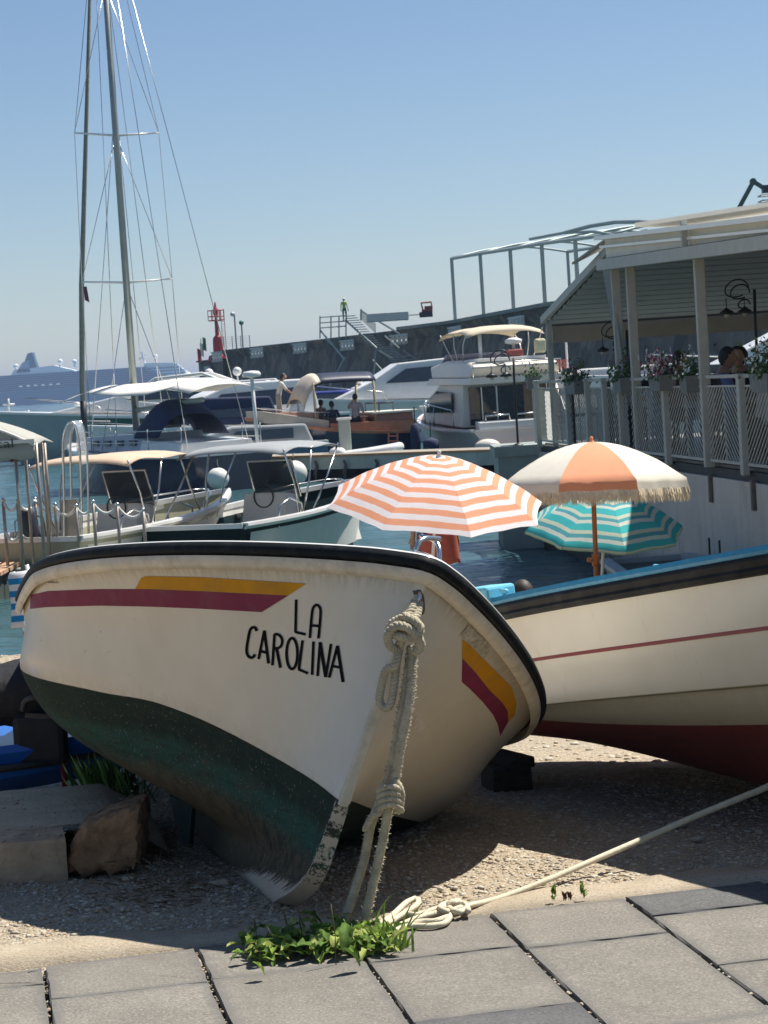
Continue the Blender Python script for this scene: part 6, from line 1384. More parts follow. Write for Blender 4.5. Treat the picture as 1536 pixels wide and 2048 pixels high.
def bimini(T, x0, x1, hw, z_, m, fm_=steel, legs=((-.3, .6), (.5, .6)), drop=.085, th=.012):
    q = MB(); rings = []; nx = 12
    for i in range(nx + 1):
        t = i / nx; x = x0 + (x1 - x0) * t; zc_ = z_ - drop * (2 * t - 1) ** 4 + .02 * math.sin(t * 9)
        rings.append([Vector((x, hw * s_, zc_ - drop * .9 * abs(s_) ** 3)) for s_ in np.linspace(-1, 1, 11)])
    q.loft(rings, closed_ring=False); q.build('bimini_canopy', m, T, smooth=True, thick=th)
    for xt, xb, zb in legs:
        for S_ in (-1, 1):
            q = MB(); q.tube([(xt, S_ * hw * .97, z_ - drop * .9), (xt + (xb - xt) * .5, S_ * hw * .98, (z_ + zb) / 2), (xb, S_ * hw * .9, zb)], .016, 6); q.build('canopy_leg', fm_, T, smooth=True)
def open_boat(label, px, Y, heading, hm, bm, seed):
    T = boat('day_boat', label, 'boat', px, Y, heading, 'open day boats moored off the beach'); L_, B_ = 4.9, 2.0
    rg = add_hull(T, L_, B_, .74, .30, hm, white_gel, seat_w, open_=True, rim=.07, full=.6)
    prism(T, 'console', [(-.3, .12), (.35, .12), (.30, 1.0), (-.15, 1.06)], .42, .36, seat_w); prism(T, 'stern_seat', [(-1.9, .12), (-1.3, .12), (-1.35, .55), (-1.9, .62)], .80, .78, seat_w)
    prism(T, 'bow_cushion', [(.9, .12), (1.9, .12), (1.9, .62), (.9, .55)], .62, .5, seat_w)
    q = MB(); q.add([(.30, .40, .98), (.30, -.40, .98), (.08, -.38, 1.52), (.08, .38, 1.52)], [(0, 1, 2, 3)]); q.build('windscreen', tint, T, thick=.01)
    tubes(T, 'screen_frame', [[(.30, .40, .96), (.08, .39, 1.54), (.08, -.39, 1.54), (.30, -.40, .96)]], .018, steel)
    q = MB(); q.tube([(-.18, .17 * math.cos(a), 1.0 + .17 * math.sin(a)) for a in np.linspace(0, 2 * PI, 17)[:-1]], .013, 6, closed=True); q.build('steering_wheel', blackr, T, smooth=True)
    bimini(T, -1.15, .75, .93, 1.82, bm, legs=((-1.1, -.6, .7), (-.2, -.5, .7), (.7, -.2, .72)))
    for S_ in (-1, 1):
        tubes(T, 'grab_rail', [[(-1.5, S_ * .95, .6), (-1.45, S_ * .96, .92), (-1.1, S_ * .96, 1.02), (-.75, S_ * .96, .92), (-.7, S_ * .95, .6)]], .016, steel)
        tubes(T, 'bow_rail', [[(.9, S_ * .85, .66), (1.0, S_ * .84, .98), (1.7, S_ * .52, 1.06), (2.2, S_ * .15, 1.1), (2.3, 0, 1.1)]], .014, steel)
        q = MB(); q.lathe((-1.9, S_ * 1.08, .12), [(.03, -.2), (.10, -.15), (.11, .15), (.05, .26), (.02, .30)], 12); q.build('fender', white_gel, T, smooth=True)
    for x, y in ((-.9, .93), (.6, .92)): q = MB(); q.box((x, y, .66), (.14, .05, .05)); q.box((x, -y, .66), (.14, .05, .05)); q.build('cleat', blackr, T)
    return T
olive_h = mat('olive_beige_hull', (.30, .30, .20), .35, .1, 2); teal_h = mat('dark_teal_hull', (.003, .016, .017), .6, .15, 2, spec=.12)
open_boat('open boat with olive hull and beige sun canopy moored beyond the cream bow', 238, 33.5, 62, olive_h, beige_c, 1)
open_boat('open boat with dark teal hull and grey sun canopy moored beyond the cream bow', 532, 34.0, 64, teal_h, grey_c, 2)

# sailing yacht, bow away to the left
yaw_ = math.degrees(math.atan2(9.0, -5.1)); Yt = thing('sailing_yacht', 'navy sailing yacht with tall mast, furled jib and cream awning over the boom', 'yacht', (-6.4, 61.5, SEA), R(yaw_), None, local=True)
add_hull(Yt, 10.4, 3.2, 1.05, .28, navy, white_gel, mat('grey_deck', (.42, .43, .42), .7, .08, 3), rim=.08, full=.5, rake=.08, transom=.7)
cabm = mat('pale_blue_cabin', (.45, .49, .54), .5, .06, 3)
prism(Yt, 'cabin', [(-1.6, 1.05), (3.2, 1.2), (2.6, 1.55), (-1.6, 1.62)], 1.05, .85, cabm)
for x in (-1.0, -.1, .8, 1.7):
    for S_ in (-1, 1): q = MB(); q.box((x, S_ * .98, 1.38), (.42, .06, .14)); q.build('cabin_window', dkglass, Yt)
prism(Yt, 'coachroof_hatch', [(.2, 1.6), (.9, 1.6), (.9, 1.68), (.2, 1.68)], .3, .3, white_gel); prism(Yt, 'cockpit_coaming', [(-4.3, 1.05), (-1.6, 1.1), (-1.7, 1.45), (-4.3, 1.35)], 1.1, 1.0, white_gel)
# spray hood
q = MB(); rings = []
for i in range(9):
    t = i / 8; rings.append([Vector((-1.0 - 1.9 * t, .95 * s_ * (1 + .1 * t), 1.5 + (.15 + .85 * math.sin(PI * min(1, t * .75 + .12)) ** .7) * (1 - abs(s_) ** 3.5) + .0)) for s_ in np.linspace(-1, 1, 13)])
q.loft(rings, closed_ring=False); q.build('spray_hood', navy_cloth, Yt, smooth=True, thick=.02)
q = MB(); q.plate([(-1.02, -.5, 1.72), (-1.02, .5, 1.72), (-1.30, .45, 2.1), (-1.30, -.45, 2.1)], (.03, 0, .01)); q.build('hood_window', tint, Yt)
alm = mat('mast_alloy', (.30, .33, .31), .4, .1, 2, metal=.4); MX = .95; mh = 17.6
lo = Yt.matrix_basis
def ym(p): return Vector(p)
q = MB(); q.tube([(MX, 0, 1.5), (MX + .0, 0, mh)], [.105, .085], 12); q.build('mast', alm, Yt, smooth=True)
for h, hw in ((10.07, 1.28), (5.93, 1.38)):
    for S_ in (-1, 1):
        q = MB(); q.tube([(MX, 0, h - .06), (MX - .1, S_ * hw, h)], [.035, .022], 8); q.build('spreader', white_gel, Yt, smooth=True)
tubes(Yt, 'shrouds', [[(MX, 0, mh - .4), (MX - .1, S_ * 1.28, 10.07), (MX - .1, S_ * 1.38, 5.93), (MX - .1, S_ * 1.45, 1.15)] for S_ in (-1, 1)] + [[(MX, 0, 10.0), (MX - .1, S_ * 1.38, 5.93)] for S_ in (-1, 1)] + [[(MX, 0, 5.8), (MX - .5, S_ * 1.3, 1.2)] for S_ in (-1, 1)] + [[(MX, 0, 14.2), (MX - .1, S_ * 1.28, 10.07)] for S_ in (-1, 1)] + [[(MX + .15, .12, mh), (MX + .3, .5, 1.5)], [(MX - .1, .2, mh), (MX - .2, -.8, 1.5)], [(MX, -.1, 10), (MX + 1.3, -.9, 1.3)], [(MX, .1, 10), (MX + 1.3, .9, 1.3)]], .011, steel, 5)
tubes(Yt, 'backstay', [[(MX, 0, mh), (-4.4, -.9, 1.2)], [(MX, 0, mh), (-4.4, .9, 1.2)]], .012, steel, 5)
q = MB(); q.tube([(4.9, 0, 1.4), (4.85, 0, 2.1), (4.78, 0, 3.2), (4.3, 0, 6), (MX + .3, 0, mh - .4)], [.05, .09, .085, .08, .045], 10); q.build('furled_jib', mat('furled_sail', (.20, .22, .19), .8, .15, 6, stretch=(1, 1, 3), bump=.01, bscale=9, dirt=(.04, .05, .05), dirt_amt=.5), Yt, smooth=True)
q = MB(); q.tube([(4.9, 0, 1.35), (4.83, 0, 2.6)], .10, 10); q.build('furler_drum', mat('furler_black', (.01, .015, .02), .5), Yt, smooth=True)
q = MB(); q.tube([(MX - .1, 0, 2.25), (-3.6, 0, 2.45)], .07, 8); q.build('boom', alm, Yt, smooth=True)
tubes(Yt, 'vang', [[(MX - .1, 0, 1.6), (MX - 1.3, 0, 2.25)]], .045, mat('furler_black', (.01, .015, .02)))
q = MB(); q.add([(MX - .1, 1.35, 5.8), (MX - .1, 1.25, 5.8), (MX - .1, 1.2, 5.35), (MX - .1, 1.33, 5.42)], [(0, 1, 2, 3)]); q.build('pennant', mat('dark_pennant', (.10, .03, .05), .8), Yt, thick=.01)
for S_ in (-1, 1):
    tubes(Yt, 'guard_rail', [[(5.0, 0, 1.95), (4.2, S_ * .5, 1.9), (2.5, S_ * 1.2, 1.75), (0, S_ * 1.55, 1.7), (-4.6, S_ * 1.15, 1.7)], [(3.2, S_ * .95, 1.45), (0, S_ * 1.55, 1.4), (-4.6, S_ * 1.15, 1.4)]] + [[(x, S_ * w_, 1.1), (x, S_ * w_, 1.75)] for x, w_ in ((4.2, .55), (2.4, 1.2), (.6, 1.5), (-1.2, 1.55), (-3, 1.4), (-4.6, 1.15))], .014, steel, 5)
tubes(Yt, 'pulpit', [[(5.2, .1, 1.4), (5.1, .2, 2.0), (4.2, .55, 1.95)], [(5.2, -.1, 1.4), (5.1, -.2, 2.0), (4.2, -.55, 1.95)]], .02, white_gel)
q = MB(); q.tube([(-4.9, -.9, 1.1), (-4.8, -.9, 2.95)], .05, 8); q.lathe((-4.8, -.9, 2.95), [(.05, 0), (.24, .02), (.25, .1), (.2, .16), (.02, .18)], 16); q.build('radar_pole', white_gel, Yt, smooth=True)
# the awning, hung over the boom
q = MB(); rings = []; pa = [(188, 783, 63), (240, 770, 62.5), (300, 766, 61.5), (360, 757, 60), (410, 756, 59), (452, 768, 58)]
Mi = (Matrix.Translation(Yt.location) @ Matrix.Rotation(R(yaw_), 4, 'Z')).inverted()
for i, (x, y, Y_) in enumerate(pa):
    c_ = at(x, y, Y_); sag_ = .12 * math.sin(i * 1.7)
    rings.append([Mi @ (c_ + Vector((.85 * s_ * 1.1, .55 * s_ * 1.1, -.28 * abs(s_) ** 1.6 + .0 + sag_ * abs(s_)))) for s_ in np.linspace(-1, 1, 9)])
q.loft(rings, closed_ring=False); q.build('boom_awning', white_cloth, Yt, smooth=True, thick=.015)
# blue fender hanging

# pontoon
pA, pB = Vector((-5.6, 63.3, 0)), Vector((4.2, 54.2, 0)); pd_ = (pB - pA).normalized(); pn = Vector((-pd_.y, pd_.x, 0)); Lp = (pB - pA).length
pt = thing('pontoon', 'long pale concrete pontoon with timber edge crossing the harbour behind the parasols', 'pontoon', tuple(pA + Vector((0, 0, SEA)))); cpn = mat('pontoon_concrete', (.42, .43, .39), .85, .12, 2, dirt=(.2, .2, .17), dirt_amt=.6, dirt_scale=1.2)
def slabb(a, b_, w0, w1, z0_, z1_, nm, m):
    q = MB(); q.plate([a + pn * w0 + Vector((0, 0, z0_)), b_ + pn * w0 + Vector((0, 0, z0_)), b_ + pn * w1 + Vector((0, 0, z0_)), a + pn * w1 + Vector((0, 0, z0_))], (0, 0, z1_ - z0_)); return q.build(nm, m, pt)
slabb(pA, pB, 0, 2.0, -.86, -.52, 'deck_slab', cpn); slabb(pA, pB, -.03, .15, -.52, -.46, 'timber_edge', teak); 
nb_ = 60
pk = mat('grey_deck_plank', (.30, .27, .22), .85, .2, 4)
q = MB(); q.plate([Vector((0, 0, 0)), pd_ * (Lp / nb_ - .012), pd_ * (Lp / nb_ - .012) + pn * 1.7, pn * 1.7], (0, 0, .03)); q.v = [tuple(Vector(v)) for v in q.v]
pl0 = q.build('plank', pk, None); pl0.parent = pt
for k in range(nb_):
    o = pl0 if k == 0 else pl0.copy()
    if k: COL.objects.link(o); o.parent = pt
    o.location = pd_ * (Lp * k / nb_) + pn * .18 + Vector((0, 0, -.515 - SEA))
for k in range(6): slabb(pA + pd_ * (Lp * k / 6 + .3), pA + pd_ * (Lp * (k + 1) / 6 - .3), .35, 1.7, -1.6, -.86, 'float', mat('dark_float', (.03, .035, .035), .8, .3, 3))
for px in (636, 694, 757, 866): 
    q = MB(); Yp = min(np.linspace(50, 66, 400), key=lambda Y: abs((X_of(px, 935, Y) - pA.x) * (pB.y - pA.y) - (Y - pA.y) * (pB.x - pA.x))); p = Vector(((px - 768) / 4380 * Yp, Yp - .05, 0))
    q.tube([p + Vector((0, 0, -.62)), p + Vector((.05, -.02, -.75)), p + Vector((0, 0, -1.15))], .035, 6); q.tube([p + Vector((.06, 0, -.7)), p + Vector((-.04, 0, -1.0))], .03, 6); q.build('mooring_chain', mat('rusty_chain', (.12, .10, .08), .9, .3, 20), pt)
for px, py, r_, Yb, lab in ((436, 957, .285, 56.0, 'round white buoy hanging on the pontoon behind the grey canopy, left one'), (588, 947, .36, 58.8, 'round white buoy hanging on the pontoon behind the grey canopy, right one')):
    p = at(px, py, Yb); T = thing('buoy', lab, 'buoy', tuple(p - Vector((0, 0, r_))), 0, 'round white buoys on the pontoon'); q = MB(); q.ball(p, r_, 24, 16, (1, 1, .98)); q.build('ball', mat('white_buoy', (.66, .66, .60), .45, .05, 3, dirt=(.30, .34, .22), dirt_amt=.5, dirt_scale=2.5), T, smooth=True); q = MB(); q.lathe(tuple(p + Vector((0, 0, r_ * .95))), [(.05, 0), (.05, .05), (.03, .09)], 8); q.tube([p + Vector((0, 0, r_)), p + Vector((0, .25, r_ + .2))], .015, 5); q.build('eye', blackr, T)
p = at(1040, 915, 55.0); q = MB(); q.lathe((0, 0, 0), [(.02, -.50), (.2, -.48), (.30, -.38), (.30, .38), (.2, .48), (.02, .50)], 20, ax='X'); o = q.build('fender', mat('pale_fender', (.48, .50, .47), .5, .08, 3, dirt=(.2, .22, .2), dirt_amt=.4), None, smooth=True); o.location = p; o.rotation_euler = (0, 0, R(-20)); tag(o, 'fat pale cylinder fender lying against the pontoon end', 'fender')
# service pedestal, inflatable dinghy and blue cloth on the pontoon
T = thing('service_pedestal', 'grey power pedestal with a white cap standing on the pontoon', 'pedestal', tuple(at(692, 905, 61.3))); p = at(692, 903, 61.3); q = MB(); q.box((p.x, p.y, -.06), (.33, .3, .95)); q.build('cabinet', mat('pedestal_grey', (.36, .39, .35), .6, .05, 3), T, bevel=.02); q = MB(); q.box((p.x, p.y, .45), (.42, .38, .07)); q.build('cap', white_gel, T, bevel=.02)
T = thing('inflatable_dinghy', 'small white inflatable dinghy lying on the pontoon beside the grey pedestal', 'dinghy', tuple(at(740, 908, 60.6))); 
q = MB(); c_ = at(738, 905, 60.7); q.tube(spline([c_ + Vector((-.75, -.2, -.05)), c_ + Vector((0, -.32, .0)), c_ + Vector((.62, -.25, .07)), c_ + Vector((.88, 0, .11)), c_ + Vector((.62, .25, .07)), c_ + Vector((0, .3, 0)), c_ + Vector((-.75, .25, -.05))], 30), .13, 10); q.build('tube', white_gel, T, smooth=True)
q = MB(); q.box(c_ + Vector((0, 0, -.05)), (1.3, .5, .06)); q.build('floor', mat('dinghy_grey', (.25, .27, .28), .7), T); q = MB(); q.ball(at(675, 905, 60.8), .2, 10, 8, (1.2, 1, .8)); q.build('engine_cover', white_gel, T, smooth=True)
q = MB(); c_ = at(733, 912, 60.2); q.ball(c_, .28, 12, 8, (1.0, .6, .28)); tag(q.build('cloth', mat('bright_blue_cloth', (.02, .28, .55), .8, .1, 6, bump=.02, bscale=9), None, smooth=True), 'crumpled bright blue cloth in front of the inflatable dinghy', 'cloth')
T = thing('ladder', 'short reddish wooden ladder leaning at the launch stern', 'ladder', tuple(at(785, 905, 62))); rw = mat('red_wood', (.26, .07, .04), .5, .15, 9)
for x in (777, 795): q = MB(); q.beam(at(x, 905, 62), at(x, 865, 62), .05, .05); q.build('rail', rw, T)
for y in (872, 882, 892): q = MB(); q.beam(at(777, y, 62), at(795, y, 62), .04, .04); q.build('rung', rw, T)

# varnished launch with navy top
varn = mat('varnished_mahogany', (.34, .12, .045), .3, .25, 4, stretch=(1, 4, 4), coat=.5); lm = mat('launch_cream', (.52, .44, .34), .5, .08, 3)
Lc = boat('launch', 'navy and varnished wood launch with a dark arched top, people aboard behind the pontoon', 'boat', 668, 68.0, 197)
add_hull(Lc, 7.6, 2.7, 1.15, .75, navy, varn, teak, rim=.09, full=.62, rake=.05, transom=.8)
prism(Lc, 'bulwark', [(.6, 1.25), (3.7, 1.7), (3.75, 2.1), (.6, 1.65)], 1.18, 1.2, lm); prism(Lc, 'bow_seat', [(1.0, 1.3), (2.4, 1.35), (2.4, 2.0), (1.0, 1.95)], 1.02, 1.0, mat('pinkish_cushions', (.52, .30, .22), .8, .2, 3))
prism(Lc, 'side_panel', [(-3.6, 1.1), (.6, 1.15), (.6, 1.55), (-3.6, 1.5)], 1.30, 1.30, varn); prism(Lc, 'stern_box', [(-3.5, 1.5), (-1.6, 1.5), (-1.6, 1.75), (-3.5, 1.75)], 1.15, 1.1, varn); prism(Lc, 'stern_cap', [(-3.7, 1.75), (-1.5, 1.75), (-1.5, 1.83), (-3.7, 1.83)], 1.25, 1.25, mat('pale_cap', (.6, .58, .5), .5))
q = MB(); rings = []
for i in range(13):
    t = i / 12; x = 1.75 - 3.55 * t; zc_ = 3.14 - .75 * max(0, 1 - t * 4) ** 2 + .04 * math.sin(PI * t); rings.append([Vector((x, 1.12 * s_, zc_ - .28 * abs(s_) ** 3)) for s_ in np.linspace(-1, 1, 11)])
q.loft(rings[2:], closed_ring=False); q.build('arched_top', mat('navy_vinyl_top', (.012, .018, .045), .45, .1, 3), Lc, smooth=True, thick=.07)
q = MB(); q.loft([[p + Vector((0, 0, .02)) for p in r_] for r_ in rings[:4]], closed_ring=False); q.build('front_cowl', lm, Lc, smooth=True, thick=.08)
q = MB(); q.add([(1.8, -1.0, 1.75), (1.8, 1.0, 1.75), (1.45, .95, 2.55), (1.45, -.95, 2.55)], [(0, 1, 2, 3)]); q.build('windscreen', mat('pale_screen', (.35, .42, .42), .1, .1, 3, alpha=.45), Lc, thick=.02)
for x in (1.2, -1.7):
    for S_ in (-1, 1): q = MB(); q.tube([(x, S_ * 1.1, 1.5), (x, S_ * 1.08, 2.9)], .05, 6); q.build('top_post', mat('brass_post', (.45, .36, .18), .4, .1, 3), Lc, smooth=True)
tubes(Lc, 'hand_rail', [[(3.5, S_ * .35, 2.2), (2.0, S_ * 1.15, 2.0), (.6, S_ * 1.3, 1.9)] for S_ in (-1, 1)], .02, steel)
tubes(Lc, 'stern_rail', [[(-2.0, S_ * .8, 1.83), (-2.0, S_ * .8, 2.1), (-2.7, S_ * .8, 2.1), (-2.7, S_ * .8, 1.83)] for S_ in (-1, 1)], .03, mat('dark_rail', (.03, .03, .04), .5))
prism(Lc, 'inner_seat', [(-1.4, 1.2), (.8, 1.2), (.8, 1.75), (-1.4, 1.7)], .9, .9, mat('dark_brown_seat', (.10, .045, .03), .6))
Lc.scale = (.66, .9, .93); kw = dict(arms=RELAX)
def onb(px, py_feet, Y, *a, **k):
    p = at(px, py_feet, Y); return person(a[0], (p.x, Y, p.z), a[1], *a[2:], **k)
onb(716, 893, 67.2, 'man in a grey shirt and dark trousers standing in the launch with his back turned', R(175), 'stand', (.30, .25, .25), (.012, .014, .02), h=1.62, short=True, arms={'l': ((.24, -.12, .30), (.14, -.20, .48)), 'r': ((-.24, .0, .18), (-.24, -.10, -.04))})
onb(668, 878, 67.4, 'person in dark navy clothes sitting in the middle of the launch', R(200), 'sit', (.02, .03, .06), (.02, .03, .07), h=1.6, short=True, **kw)
onb(645, 872, 68.2, 'person in a pinkish top sitting at the front of the launch cabin', R(150), 'sit', (.42, .24, .2), (.3, .2, .17), h=1.55, short=True, **kw)
onb(560, 848, 68.4, 'crewman in a white shirt leaning on the launch bow', R(95), 'stand', (.62, .60, .56), (.30, .28, .25), h=1.6, lean=R(16), short=True, arms={'l': ((.22, -.22, .26), (.16, -.45, .16)), 'r': ((-.22, -.22, .26), (-.16, -.45, .16))})

# flybridge yacht, stern towards the pontoon
Fl = boat('motor_yacht', 'cream flybridge motor yacht backed up to the pontoon with a beige bimini', 'yacht', 968, 70.0, 104); cg = mat('yacht_cream', (.66, .61, .52), .35, .04, 2)
gy = mat('yacht_shade_white', (.60, .60, .57), .3, .04, 2)
Fl.scale = (.95, 1, .86)
add_hull(Fl, 9.6, 3.3, 1.15, .6, gy, white_gel, teak, rim=.07, full=.6, transom=.92)
prism(Fl, 'swim_platform', [(-5.5, .25), (-4.7, .25), (-4.7, .38), (-5.5, .38)], 1.5, 1.5, teak); prism(Fl, 'transom_locker', [(-4.85, .5), (-4.3, .5), (-4.3, 1.45), (-4.75, 1.4)], 1.1, 1.1, gy, y0=.35)
prism(Fl, 'cabin_side', [(-2.6, 1.2), (2.6, 1.4), (1.4, 2.35), (.2, 2.75), (-2.6, 2.75)], 1.38, 1.28, gy)
for S_ in (-1, 1):
    q = MB(); q.plate([Vector((x, S_ * 1.40, z_)) for x, z_ in ((-1.6, 1.75), (1.6, 1.75), (1.15, 2.25), (.1, 2.55), (-1.6, 2.45))], (0, S_ * .02, 0)); q.build('side_window', dkglass, Fl)
q = MB(); q.box((-2.63, .25, 1.95), (.05, 1.75, 1.35)); q.build('saloon_door', dkglass, Fl); q = MB(); q.box((-2.67, .25, 1.95), (.03, .05, 1.35)); q.build('door_frame', steel, Fl)
q = MB(); q.box((-2.72, .75, 1.95), (.03, .04, 1.35)); q.build('door_frame', steel, Fl)
prism(Fl, 'flybridge_deck', [(-4.3, 2.72), (1.0, 2.78), (.6, 3.02), (-4.3, 2.95)], 1.55, 1.5, cg); prism(Fl, 'flybridge_coaming', [(-3.9, 2.95), (.6, 3.0), (1.1, 3.45), (-.6, 3.62), (-3.6, 3.50), (-4.1, 3.35)], 1.45, 1.30, cg, bevel=.08)
prism(Fl, 'flybridge_seat', [(-3.7, 3.5), (-2.6, 3.5), (-2.6, 3.62), (-3.7, 3.62)], 1.1, 1.1, white_gel)
q = MB(); q.add([(1.0, -1.0, 3.42), (1.0, 1.0, 3.42), (.5, .9, 3.85), (.5, -.9, 3.85)], [(0, 1, 2, 3)]); q.add([(1.0, 1.02, 3.42), (-.1, 1.25, 3.5), (-.1, 1.15, 3.75), (.5, .92, 3.85)], [(0, 1, 2, 3)]); q.build('flybridge_screen', mat('purple_tint', (.09, .10, .16), .15, .1, 3, alpha=.8), Fl, thick=.02)
bimini(Fl, -3.2, .1, 1.25, 4.78, mat('yacht_bimini', (.66, .57, .42), .85, .05, 4, sub=.15), fm_=white_gel, legs=((-3.1, -2.2, 3.5), (-1.6, -1.6, 3.5), (.0, -1.2, 3.5)), drop=.22)
q = MB(); q.lathe((-3.3, -.2, 3.6), [(.02, 0), (.06, .02), (.05, .45), (.26, .5), (.27, .62), (.1, .7)], 14); q.build('radar', white_gel, Fl, smooth=True); q = MB(); q.box((-3.6, -.95, 3.95), (.3, .34, .5)); q.build('life_raft', mat('cream_raft', (.62, .58, .36), .5), Fl, bevel=.08)
q = MB(); q.box((-3.5, -.15, 3.75), (.3, .5, .26)); q.build('red_cover', mat('faded_red', (.36, .09, .07), .7), Fl, bevel=.05); q = MB(); q.tube([(-2.9, .75, 3.6), (-2.9, .75, 4.5)], .06, 8); q.build('antenna', white_gel, Fl, smooth=True)
for k in range(7): q = MB(); q.box((-4.1 + .22 * k, -1.05, 1.25 + .23 * k), (.3, .6, .05)); q.build('stair_tread', cg, Fl)
prism(Fl, 'stair_wall', [(-4.6, .6), (-2.6, .6), (-2.6, 2.75), (-3.2, 2.75), (-4.6, 1.3)], .05, .05, cg, y0=-1.45); prism(Fl, 'stair_back', [(-2.65, 1.1), (-2.55, 1.1), (-2.55, 2.7), (-2.65, 2.7)], .38, .38, mat('tan_panel', (.42, .33, .24), .7), y0=-1.0)
tubes(Fl, 'stern_rail', [[(-4.6, y0_, 1.4), (-4.6, y0_, 1.62), (-4.6, y0_ + .75, 1.62), (-4.6, y0_ + .75, 1.4)] for y0_ in (-.5, .45)], .03, steel); tubes(Fl, 'side_rail', [[(-2.4, 1.6, 1.2), (-2.3, 1.62, 1.85), (1.5, 1.5, 2.1), (4.6, .2, 2.4)], [(0, 1.6, 1.25), (0, 1.58, 1.98)], [(1.5, 1.5, 1.35), (1.5, 1.5, 2.1)], [(2.8, 1.1, 1.5), (2.8, 1.1, 2.2)]], .022, steel)
tubes(Fl, 'fly_rail', [[(-4.2, 1.4, 2.95), (-4.2, 1.4, 3.45), (-4.2, -1.4, 3.45), (-4.2, -1.4, 2.95)], [(-4.2, .4, 2.95), (-4.2, .4, 3.45)], [(-4.2, -.4, 2.95), (-4.2, -.4, 3.45)]], .025, steel)
for px, py, h, r_, Y_ in ((831, 878, .95, .15, 66.5), (862, 890, .45, .24, 65.8)):
    p = at(px, py, Y_); T = thing('fender', 'navy %s fender hanging on the flybridge yacht side' % ('sausage' if h > .6 else 'round'), 'fender', tuple(p - Vector((0, 0, h / 2))), 0, 'navy fenders'); q = MB(); q.lathe(tuple(p), [(.02, -h / 2), (r_ * .8, -h / 2 + .06), (r_, -h / 4), (r_, h / 4), (r_ * .7, h / 2 - .05), (.03, h / 2)], 14); q.build('body', navy_cloth, T, smooth=True); q = MB(); q.tube([p + Vector((0, 0, h / 2)), p + Vector((.02, .1, h / 2 + .5))], .02, 5); q.build('line', blackr, T)
q = MB(); q.ball(at(975, 893, 64.5), .30, 14, 10, (1.3, .9, .75)); tag(q.build('fender', cg, None, smooth=True), 'round cream fender against the yacht stern on the pontoon', 'fender', None)

def simple_cruiser(label, px, Y, hd, L_, B_, fb, bu, hm, prof, wprof, wc=white_gel, extra=None):
    T = boat('motor_boat', label, 'boat', px, Y, hd, None); add_hull(T, L_, B_, fb, bu, hm, white_gel, white_gel, rim=.08, full=.5, rake=.14)
    prism(T, 'cabin', prof, B_ * .38, B_ * .30, wc, bevel=.06)
    for S_ in (-1, 1): q = MB(); zs = [p_[1] for p_ in wprof]; q.plate([Vector((x, S_ * (B_ * .375 - (z_ - prof[0][1]) * .09), z_)) for x, z_ in wprof], (0, S_ * .02, 0)); q.build('cabin_window', dkglass, T)
    tubes(T, 'rail', [[(L_ * .1, S_ * B_ * .44, fb + .05), (L_ * .12, S_ * B_ * .43, fb + .55), (L_ * .48, S_ * .15, fb + bu + .5)] for S_ in (-1, 1)], .02, steel)
    return T
T = simple_cruiser('long low white motor yacht with a sharp bow pointing left under the awning', 275, 93, 173, 9.8, 3.2, 1.75, .6, mat('sea_green_shade_hull', (.30, .36, .36), .25, .1, 1), [(-4.2, 1.7), (3.4, 2.15), (2.2, 2.35), (.4, 2.7), (-1.3, 3.2), (-4.2, 3.1)], [(-3.6, 2.4), (.1, 2.45), (-1.0, 2.9), (-3.6, 2.85)])  # white yacht: the water's teal reflection is put into the hull colour
tubes(T, 'windscreen_arch', [[(-.2, 1.1, 2.7), (-1.2, 1.0, 3.3), (-3.2, 1.0, 3.4), (-4.4, 1.1, 2.9)], [(-.2, -1.1, 2.7), (-1.2, -1.0, 3.3), (-3.2, -1.0, 3.4), (-4.4, -1.1, 2.9)]], .07, white_gel); q = MB(); q.ball((2.4, .3, 2.4), .15, 10, 8); q.build('searchlight', white_gel, T, smooth=True)
T = simple_cruiser('motor boat with a dark green hull and white top beside the red buoy lamp pole', 470, 84, 200, 8.5, 3.0, 1.5, .5, mat('bottle_green_hull', (.01, .085, .065), .3, .1, 1), [(-3.2, 1.5), (2.4, 1.75), (1.3, 2.5), (.2, 2.9), (-3.0, 2.9)], [(-2.6, 1.95), (1.3, 2.0), (.7, 2.5), (-2.6, 2.6)])
T = simple_cruiser('white cruiser with a cream hard top behind the launch and the flybridge yacht', 818, 92, 188, 9.5, 3.4, 1.6, .6, white_gel, [(-4, 1.6), (3.2, 1.95), (1.6, 2.6), (.4, 3.3), (-3.8, 3.5)], [(-3.2, 2.45), (1.0, 2.5), (.1, 3.05), (-3.2, 3.15)])
T = simple_cruiser('boat under a royal blue cover behind the launch', 640, 92, 185, 7, 2.6, 1.4, .4, white_gel, [(-3.2, 1.4), (2.4, 1.6), (1.5, 2.0), (.5, 2.35), (-2.6, 2.3), (-3.2, 1.9)], [(-3.0, 1.9), (.4, 1.95), (.1, 2.2), (-3.0, 2.2)], wc=mat('royal_blue_cover', (.02, .035, .22), .8, .12, 2))
q = MB()
for x, y, z_ in ((2.0, .3, 2.75), (2.0, -.5, 2.75), (-1.8, .2, 2.7), (-2.8, 0, 2.75)): q = MB(); q.ball((x, y, z_), .2, 10, 8); q.tube([(x, y, 2.0), (x, y, z_)], .04, 5); q.build('satellite_dome', white_gel, T, smooth=True)
T = simple_cruiser('distant white boat with domes moored in front of the breakwater head', 430, 120, 180, 9, 3.2, 1.7, .5, white_gel, [(-4, 1.7), (3, 1.9), (1.6, 2.6), (.2, 3.1), (-3.6, 3.1)], [(-3, 2.2), (.8, 2.3), (.2, 2.8), (-3, 2.8)])
for c_ in ((1.2, 0, 3.5), (0, .5, 3.6), (-1.5, 0, 3.6)): q = MB(); q.ball(c_, .25, 10, 8); q.tube([Vector(c_) - Vector((0, 0, .6)), c_], .05, 5); q.build('radar_dome', white_gel, T, smooth=True)
